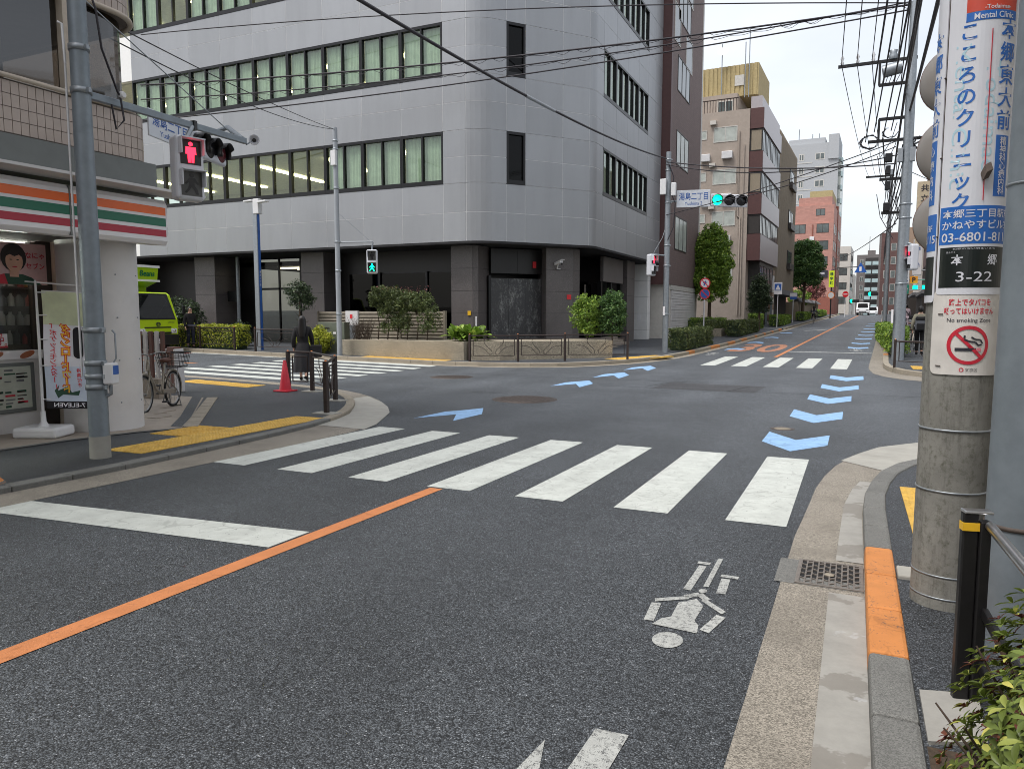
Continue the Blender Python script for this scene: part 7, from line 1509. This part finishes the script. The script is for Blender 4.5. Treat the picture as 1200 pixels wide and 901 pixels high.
for x in (-.85, -4.6):
    for s_ in (-1, 1): w_ = MB().lathe([(.2, -.11), (.37, -.1), (.4, -.05), (.4, .05), (.37, .1), (.2, .11)], (0, 0, 0), 24).xf(Matrix.Translation((x, s_ * .82, .4)) @ Matrix.Rotation(R(90), 4, 'X')).build('tyre', 'rubber', tr, local=True); MB().lathe([(.001, -.1), (.2, -.1), (.21, .1), (.001, .1)], (0, 0, 0), 16).xf(Matrix.Translation((x, s_ * .82, .4)) @ Matrix.Rotation(R(90), 4, 'X')).build('rim', 'white_plastic', w_, local=True)
MB().box(-6, -.3, -.4, .4, .5, .74).build('chassis', 'black_plastic', tr, local=True)
def car(name, label, loc, w_, L, h, prof, win):
    t = thing(name, label, 'car', loc, R(-92)); hw = w_ / 2     # heads along local +x
    MB().ext([(x * L, -hw, z * h) for x, z in prof], (0, 2 * hw, 0)).build('body', 'car_white', t, local=True, bevel=.12, seg=3)
    MB().ext([(a * L, b * hw, z * h) for a, b, z in win], (.03, 0, .01)).build('windscreen', 'dark_glass', t, local=True)
    for s_ in (-1, 1):
        MB().obox((.5 * L - .02, s_ * hw * .72, h * .42), (.04, 0, 0), (0, hw * .2, 0), (0, 0, h * .05)).build('headlight', 'steel', t, local=True, bevel=.02)
        MB().box(-.3 * L, .22 * L, s_ * hw - .01, s_ * hw + .01, h * .58, h * .88).build('side_window', 'dark_glass', t, local=True)
        for x in (-.32, .32): MB().lathe([(.2, -.1), (.31, -.08), (.31, .08), (.2, .1)], (0, 0, 0), 18).xf(Matrix.Translation((x * L, s_ * (hw - .1), .31)) @ Matrix.Rotation(R(90), 4, 'X')).build('wheel', 'rubber', t, local=True)
    MB().box(.49 * L, .505 * L, -hw * .6, hw * .6, h * .2, h * .28).build('grille', 'black_plastic', t, local=True); return t
car('minivan', 'white minivan approaching in the right lane in the distance', (1.15, 127, g(1.1, 127)), 1.72, 4.4, 1.9, [(-.5, .18), (.5, .18), (.5, .5), (.42, .58), (.3, .96), (.2, 1), (-.48, 1), (-.5, .9)], [(.435, -.85, .6), (.435, .85, .6), (.315, .75, .93), (.315, -.75, .93)])
car('small_car', 'small white car behind the minivan at the right kerb', (2.75, 139, g(2.7, 139)), 1.5, 3.6, 1.5, [(-.5, .18), (.5, .18), (.5, .52), (.3, .6), (.15, .97), (-.3, 1), (-.5, .7)], [(.31, -.85, .62), (.31, .85, .62), (.17, .72, .95), (.17, -.72, .95)])
# ---------------------------------------------------------------- people
mat('skin', srgb(214, 170, 148), .55); mat('hair_black', srgb(24, 20, 20), .45); mat('cloth_black', srgb(24, 23, 26), .85, var=.2, vs=20); mat('cloth_skirt', srgb(34, 33, 37), .8, var=.2, vs=20); mat('cloth_beige', srgb(132, 128, 112), .85, var=.12); mat('cloth_mauve', srgb(168, 152, 160), .8, var=.08); mat('cloth_navy', srgb(40, 44, 62), .85); mat('cloth_grey', srgb(96, 98, 104), .85); mat('shoe_dark', srgb(28, 26, 26), .5); mat('cloth_green', srgb(120, 170, 120), .8)
def skin(name, J, E, rad, m, parent, sub=2):
    names = list(J); me = bpy.data.meshes.new(name); me.from_pydata([J[k] for k in names], [(names.index(a), names.index(b)) for a, b in E], [])
    o = bpy.data.objects.new(name, me); COL.objects.link(o); o.parent = parent; RM[o.name] = RM[parent.name]; me.materials.append(MATS[m])
    s_ = o.modifiers.new('skin', 'SKIN'); s_.use_smooth_shade = True; ss = o.modifiers.new('sub', 'SUBSURF'); ss.levels = ss.render_levels = sub
    if not me.skin_vertices: me.attributes
    lay = me.skin_vertices[0].data if me.skin_vertices else None
    if lay is None:
        import bmesh
        bm = bmesh.new(); bm.from_mesh(me); bm.verts.layers.skin.verify(); bm.to_mesh(me); bm.free(); lay = me.skin_vertices[0].data
    for i, k in enumerate(names): r = rad[k]; lay[i].radius = r if isinstance(r, tuple) else (r, r)
    lay[0].use_root = True; return o
def person(label, loc, rz, h, top, bottom, stride=.22, skirt=False, sit=None, arms=None, hair='short', face=False, long_top=False, hair_m='hair_black'):
    """faces local -y; built 1.7 m tall, then scaled to h"""
    t = thing('person', label, 'person', loc, rz); t.scale = (h / 1.7,) * 3; k = stride
    J = {'pel': (0, 0, .94), 'sp': (0, .01, 1.12), 'ch': (0, .01, 1.32), 'nk': (0, 0, 1.44), 'hd0': (0, -.012, 1.52), 'hd1': (0, -.015, 1.6), 'hd2': (0, -.005, 1.665), 'ns': (0, -.105, 1.55)}
    E = [('pel', 'sp'), ('sp', 'ch'), ('ch', 'nk'), ('nk', 'hd0'), ('hd0', 'hd1'), ('hd1', 'hd2'), ('hd0', 'ns')]
    rad = {'pel': (.14, .1), 'sp': (.115, .085), 'ch': (.135, .095), 'nk': .048, 'hd0': (.072, .085), 'hd1': (.078, .095), 'hd2': (.05, .06), 'ns': .012}
    for n, s_ in (('L', 1), ('R', -1)):
        fy = -k * s_ if not sit else 0
        if sit: kn, an, to = (s_ * .1, -.38, .86 + .08 * s_), (s_ * .1, -.3, .46 + .1 * s_), (s_ * .1, -.46, .43 + .1 * s_)
        else: kn, an, to = (s_ * .085, fy * .55 - .03, .5), (s_ * .08, fy + .04 * (fy > 0), .08 + (.05 if fy > 0 else 0)), (s_ * .09, fy - .14, .035 + (.01 if fy > 0 else 0))
        el, wr_ = ((s_ * .235, .02 + fy * -.35, 1.08), (s_ * .23, -.06 - fy * .55, .86)) if not arms else arms(s_)
        J.update({'hip' + n: (s_ * .085, 0, .9), 'kn' + n: kn, 'an' + n: an, 'to' + n: to, 'sh' + n: (s_ * .165, .01, 1.36), 'el' + n: el, 'wr' + n: wr_})
        E += [('pel', 'hip' + n), ('hip' + n, 'kn' + n), ('kn' + n, 'an' + n), ('an' + n, 'to' + n), ('ch', 'sh' + n), ('sh' + n, 'el' + n), ('el' + n, 'wr' + n)]
        rad.update({'hip' + n: (.085, .085), 'kn' + n: .052, 'an' + n: .036, 'to' + n: (.036, .024), 'sh' + n: .055, 'el' + n: .038, 'wr' + n: .024})
        w_ = Vector(wr_); d = (w_ - Vector(el)).normalized(); pm = w_ + d * .07; J['pa' + n] = tuple(pm); E.append(('wr' + n, 'pa' + n)); rad['pa' + n] = (.02, .032)
        for q in range(4): f1 = pm + d * (.07 - .01 * abs(q - 1.5)) + Vector((0, (q - 1.5) * .018, 0)) + Vector((-s_ * .012, 0, 0)); J['f%d' % q + n] = tuple(f1); E.append(('pa' + n, 'f%d' % q + n)); rad['f%d' % q + n] = .009
        th = w_ + d * .06 + Vector((0, -.05, 0)); J['th' + n] = tuple(th); E.append(('wr' + n, 'th' + n)); rad['th' + n] = .01
    skin('body', J, E, rad, 'skin', t)
    # clothing follows the same joints
    kk = ['sp', 'pel', 'ch', 'nkb'] ; Jc = {'sp': J['sp'], 'pel': (0, 0, .86 if long_top else .95), 'ch': J['ch'], 'nkb': (0, .0, 1.43)}; Ec = [('sp', 'pel'), ('sp', 'ch'), ('ch', 'nkb')]; rc = {'sp': (.15, .115), 'pel': (.175, .13), 'ch': (.165, .12), 'nkb': (.07, .07)}
    for n in 'LR': Jc.update({'sh' + n: J['sh' + n], 'el' + n: J['el' + n], 'wr' + n: J['wr' + n]}); Ec += [('ch', 'sh' + n), ('sh' + n, 'el' + n), ('el' + n, 'wr' + n)]; rc.update({'sh' + n: .078, 'el' + n: .06, 'wr' + n: .046})
    skin('jacket', Jc, Ec, rc, top, t)
    if skirt:
        mb = MB(); n = 48; prof = [(.155, 1.0), (.19, .88), (.215, .7), (.24, .5), (.26, .32), (.265, .24)]; V = []
        for r_, z in prof:
            for j in range(n): a = 6.2832 * j / n; w_ = 1 + .05 * math.sin(a * 9 + z * 2) * (1 - (z - .24) / .8); V.append((r_ * w_ * math.cos(a), r_ * w_ * .78 * math.sin(a) + k * .1, z))
        mb.add(V, [(i * n + j, i * n + (j + 1) % n, (i + 1) * n + (j + 1) % n, (i + 1) * n + j) for i in range(len(prof) - 1) for j in range(n)], 0, True); mb.build('skirt', bottom, t, local=True)
    else:
        Jt = {'pel': (0, 0, .95)}; Et = []; rt = {'pel': (.16, .12)}
        for n in 'LR': Jt.update({'hip' + n: J['hip' + n], 'kn' + n: J['kn' + n], 'an' + n: tuple(Vector(J['an' + n]) + Vector((0, 0, .03)))}); Et += [('pel', 'hip' + n), ('hip' + n, 'kn' + n), ('kn' + n, 'an' + n)]; rt.update({'hip' + n: .1, 'kn' + n: .075, 'an' + n: .065})
        skin('trousers', Jt, Et, rt, bottom, t)
    for n in 'LR':
        a, b_ = Vector(J['an' + n]), Vector(J['to' + n]); MB().tube([a + Vector((0, .05, -.03)), a + Vector((0, 0, -.02)), b_ + Vector((0, -.04, 0))], [.04, .045, .036], 10).build('shoe', 'shoe_dark', t, local=True)
    hm = MB().lathe([(.001, .108), (.05, .1), (.085, .06), (.1, .0), (.098, -.05), (.085, -.085)], (0, 0, 0), 18, cap=False).xf(Matrix.Translation((0, .018, 1.6)) @ Matrix.Rotation(R(-14), 4, 'X') @ Matrix.Diagonal((.92, 1.08, 1, 1)))
    if hair == 'long':
        n = 16; V = []
        for z, rx, ry, y0 in ((1.6, .1, .1, .03), (1.5, .105, .08, .05), (1.38, .115, .06, .075), (1.26, .1, .045, .1), (1.16, .06, .03, .115)):
            for j in range(n): a = 6.2832 * j / n; V.append((rx * math.cos(a), y0 + ry * math.sin(a), z))
        hm.add(V, [(i * n + j, i * n + (j + 1) % n, (i + 1) * n + (j + 1) % n, (i + 1) * n + j) for i in range(4) for j in range(n)], 0, True)
    hm.build('hair', hair_m, t, local=True)
    if face:
        for s_ in (-1, 1): MB().lathe([(.012, 0), (.008, .004), (.001, .005)], (s_ * .032, -.098, 1.585), 8, axis='Y').build('eye', 'hair_black', t, local=True)
        MB().box(-.022, .022, -.102, -.092, 1.508, 1.516).build('mouth', 'red_print', t, local=True)
    return t
w1 = person('woman in black jacket and long black skirt with long dark hair, seen from behind', (-13.25, 15.45, g(-13.2, 15.4) + .005), R(214), 1.72, 'cloth_black', 'cloth_skirt', .16, True, hair='long')
t = thing('handbag', 'black handbag hanging at the side of the woman in black', 'bag', (-12.93, 15.55, .55)); MB().obox((-12.95, 15.62, .62), (.12, .08, 0), (-.05, .07, 0), (0, 0, .16)).build('bag_body', 'cloth_black', t, bevel=.02); MB().tube([(-13.04, 15.56, .76), (-13.02, 15.57, .95), (-12.9, 15.66, .95), (-12.86, 15.68, .76)], .01, 6).build('strap', 'cloth_black', t)
p1_ = person('pedestrian in beige jacket and black trousers walking away on the right pavement', (2.2, 30.9, g(2.4, 30.9) + .12), R(175), 1.78, 'cloth_beige', 'cloth_black', .2, long_top=True)
t = thing('backpack', 'dark grey backpack carried by the pedestrian in the beige jacket', 'backpack', (2.2, 30.62, 1.0)); MB().box(2.02, 2.38, 30.55, 30.78, 1.0, 1.5).build('pack', 'cloth_grey', t, bevel=.06, seg=3); MB().box(2.06, 2.34, 30.5, 30.56, 1.02, 1.26).build('front_pocket', 'cloth_black', t, bevel=.03); MB().box(2.03, 2.37, 30.53, 30.79, 1.36, 1.5).build('lid', 'cloth_black', t, bevel=.04)
for s_ in (-.11, .11): MB().tube([(2.2 + s_, 30.77, 1.48), (2.2 + s_, 30.85, 1.52), (2.2 + s_, 31.03, 1.4), (2.2 + s_, 30.8, 1.05)], .018, 6).build('strap', 'cloth_black', t)
p2_ = person('pedestrian in mauve suit with black shoulder bag further along the right pavement', (3.05, 54.5, g(3, 54.5) + .12), R(185), 1.75, 'cloth_mauve', 'cloth_mauve', .2, long_top=True)
t = thing('shoulder_bag', 'black shoulder bag carried by the pedestrian in mauve', 'bag', (3.3, 54.4, 1.1)); MB().box(3.2, 3.5, 54.3, 54.5, 1.2, 1.5).build('bag_body', 'cloth_black', t, bevel=.04); MB().tube([(3.25, 54.38, 1.48), (3.05, 54.32, 1.75), (2.9, 54.35, 1.95)], .02, 6).build('strap', 'cloth_black', t)
person('person in dark jacket standing on the pavement beside the lime green truck', (-25.35, 22.6, g(-25.3, 22.6) + .1), R(65), 1.72, 'cloth_black', 'cloth_navy', .08, face=True)
person('person in navy clothes half hidden behind the round column', (-17.55, 13.35, g(-17.5, 13.3) + .06), R(60), 1.7, 'cloth_navy', 'cloth_navy', .15, face=True)
dr = person('truck driver in pale green shirt behind the windscreen', (-26.05, 21.15, tz + .55), R(90), 1.6, 'cloth_green', 'cloth_navy', 0, sit=True, face=True)
person('cyclist in grey jacket and black trousers riding away down the far lane', (-3.6, 77.45, g(-3.6, 77.4) + .06), R(182), 1.62, 'cloth_grey', 'cloth_black', 0, sit=True, arms=lambda s_: ((s_ * .24, -.2, 1.14), (s_ * .24, -.45, 1.02)), hair='long')
# green stone name block and notice by the planter
t = thing('stone_sign', 'dark green stone name block behind the yellow green shrub', 'sign', (-18.6, 23.5, 0)); MB().box(-19.3, -18.0, 23.4, 23.75, -.1, 1.28).build('block', 'stone_green' if 'stone_green' in MATS else mat('stone_green', srgb(92, 98, 86), .5, var=.1), t, bevel=.02)
MB().ext([(-18.85 + .16 * math.cos(a), 23.395, 1.02 + .06 * math.sin(a)) for a in np.linspace(0, 3.1416, 12)], (0, -.004, 0)).build('emblem', 'granite_dark', t); mb = MB()
for k in range(3): mb.box(-18.75 + .22 * k, -18.62 + .22 * k, 23.385, 23.395, .82, .9)
mb.build('lettering', 'sign_white', t, kind='stuff')
t = thing('notice_box', 'small white notice box with a red mark beside the slim grey pole', 'notice', (-18.1, 24.3, .6)); MB().box(-18.55, -17.95, 24.2, 24.3, 1.15, 1.72).build('panel', 'white_paint_wall', t, bevel=.01); MB().box(-18.32, -18.2, 24.19, 24.198, 1.42, 1.58).build('red_mark', 'sticker_red', t); MB().box(-18.4, -18.1, 24.21, 24.29, .5, 1.15).build('stem', 'galvanised', t)
bpy.data.scenes.remove(TS)
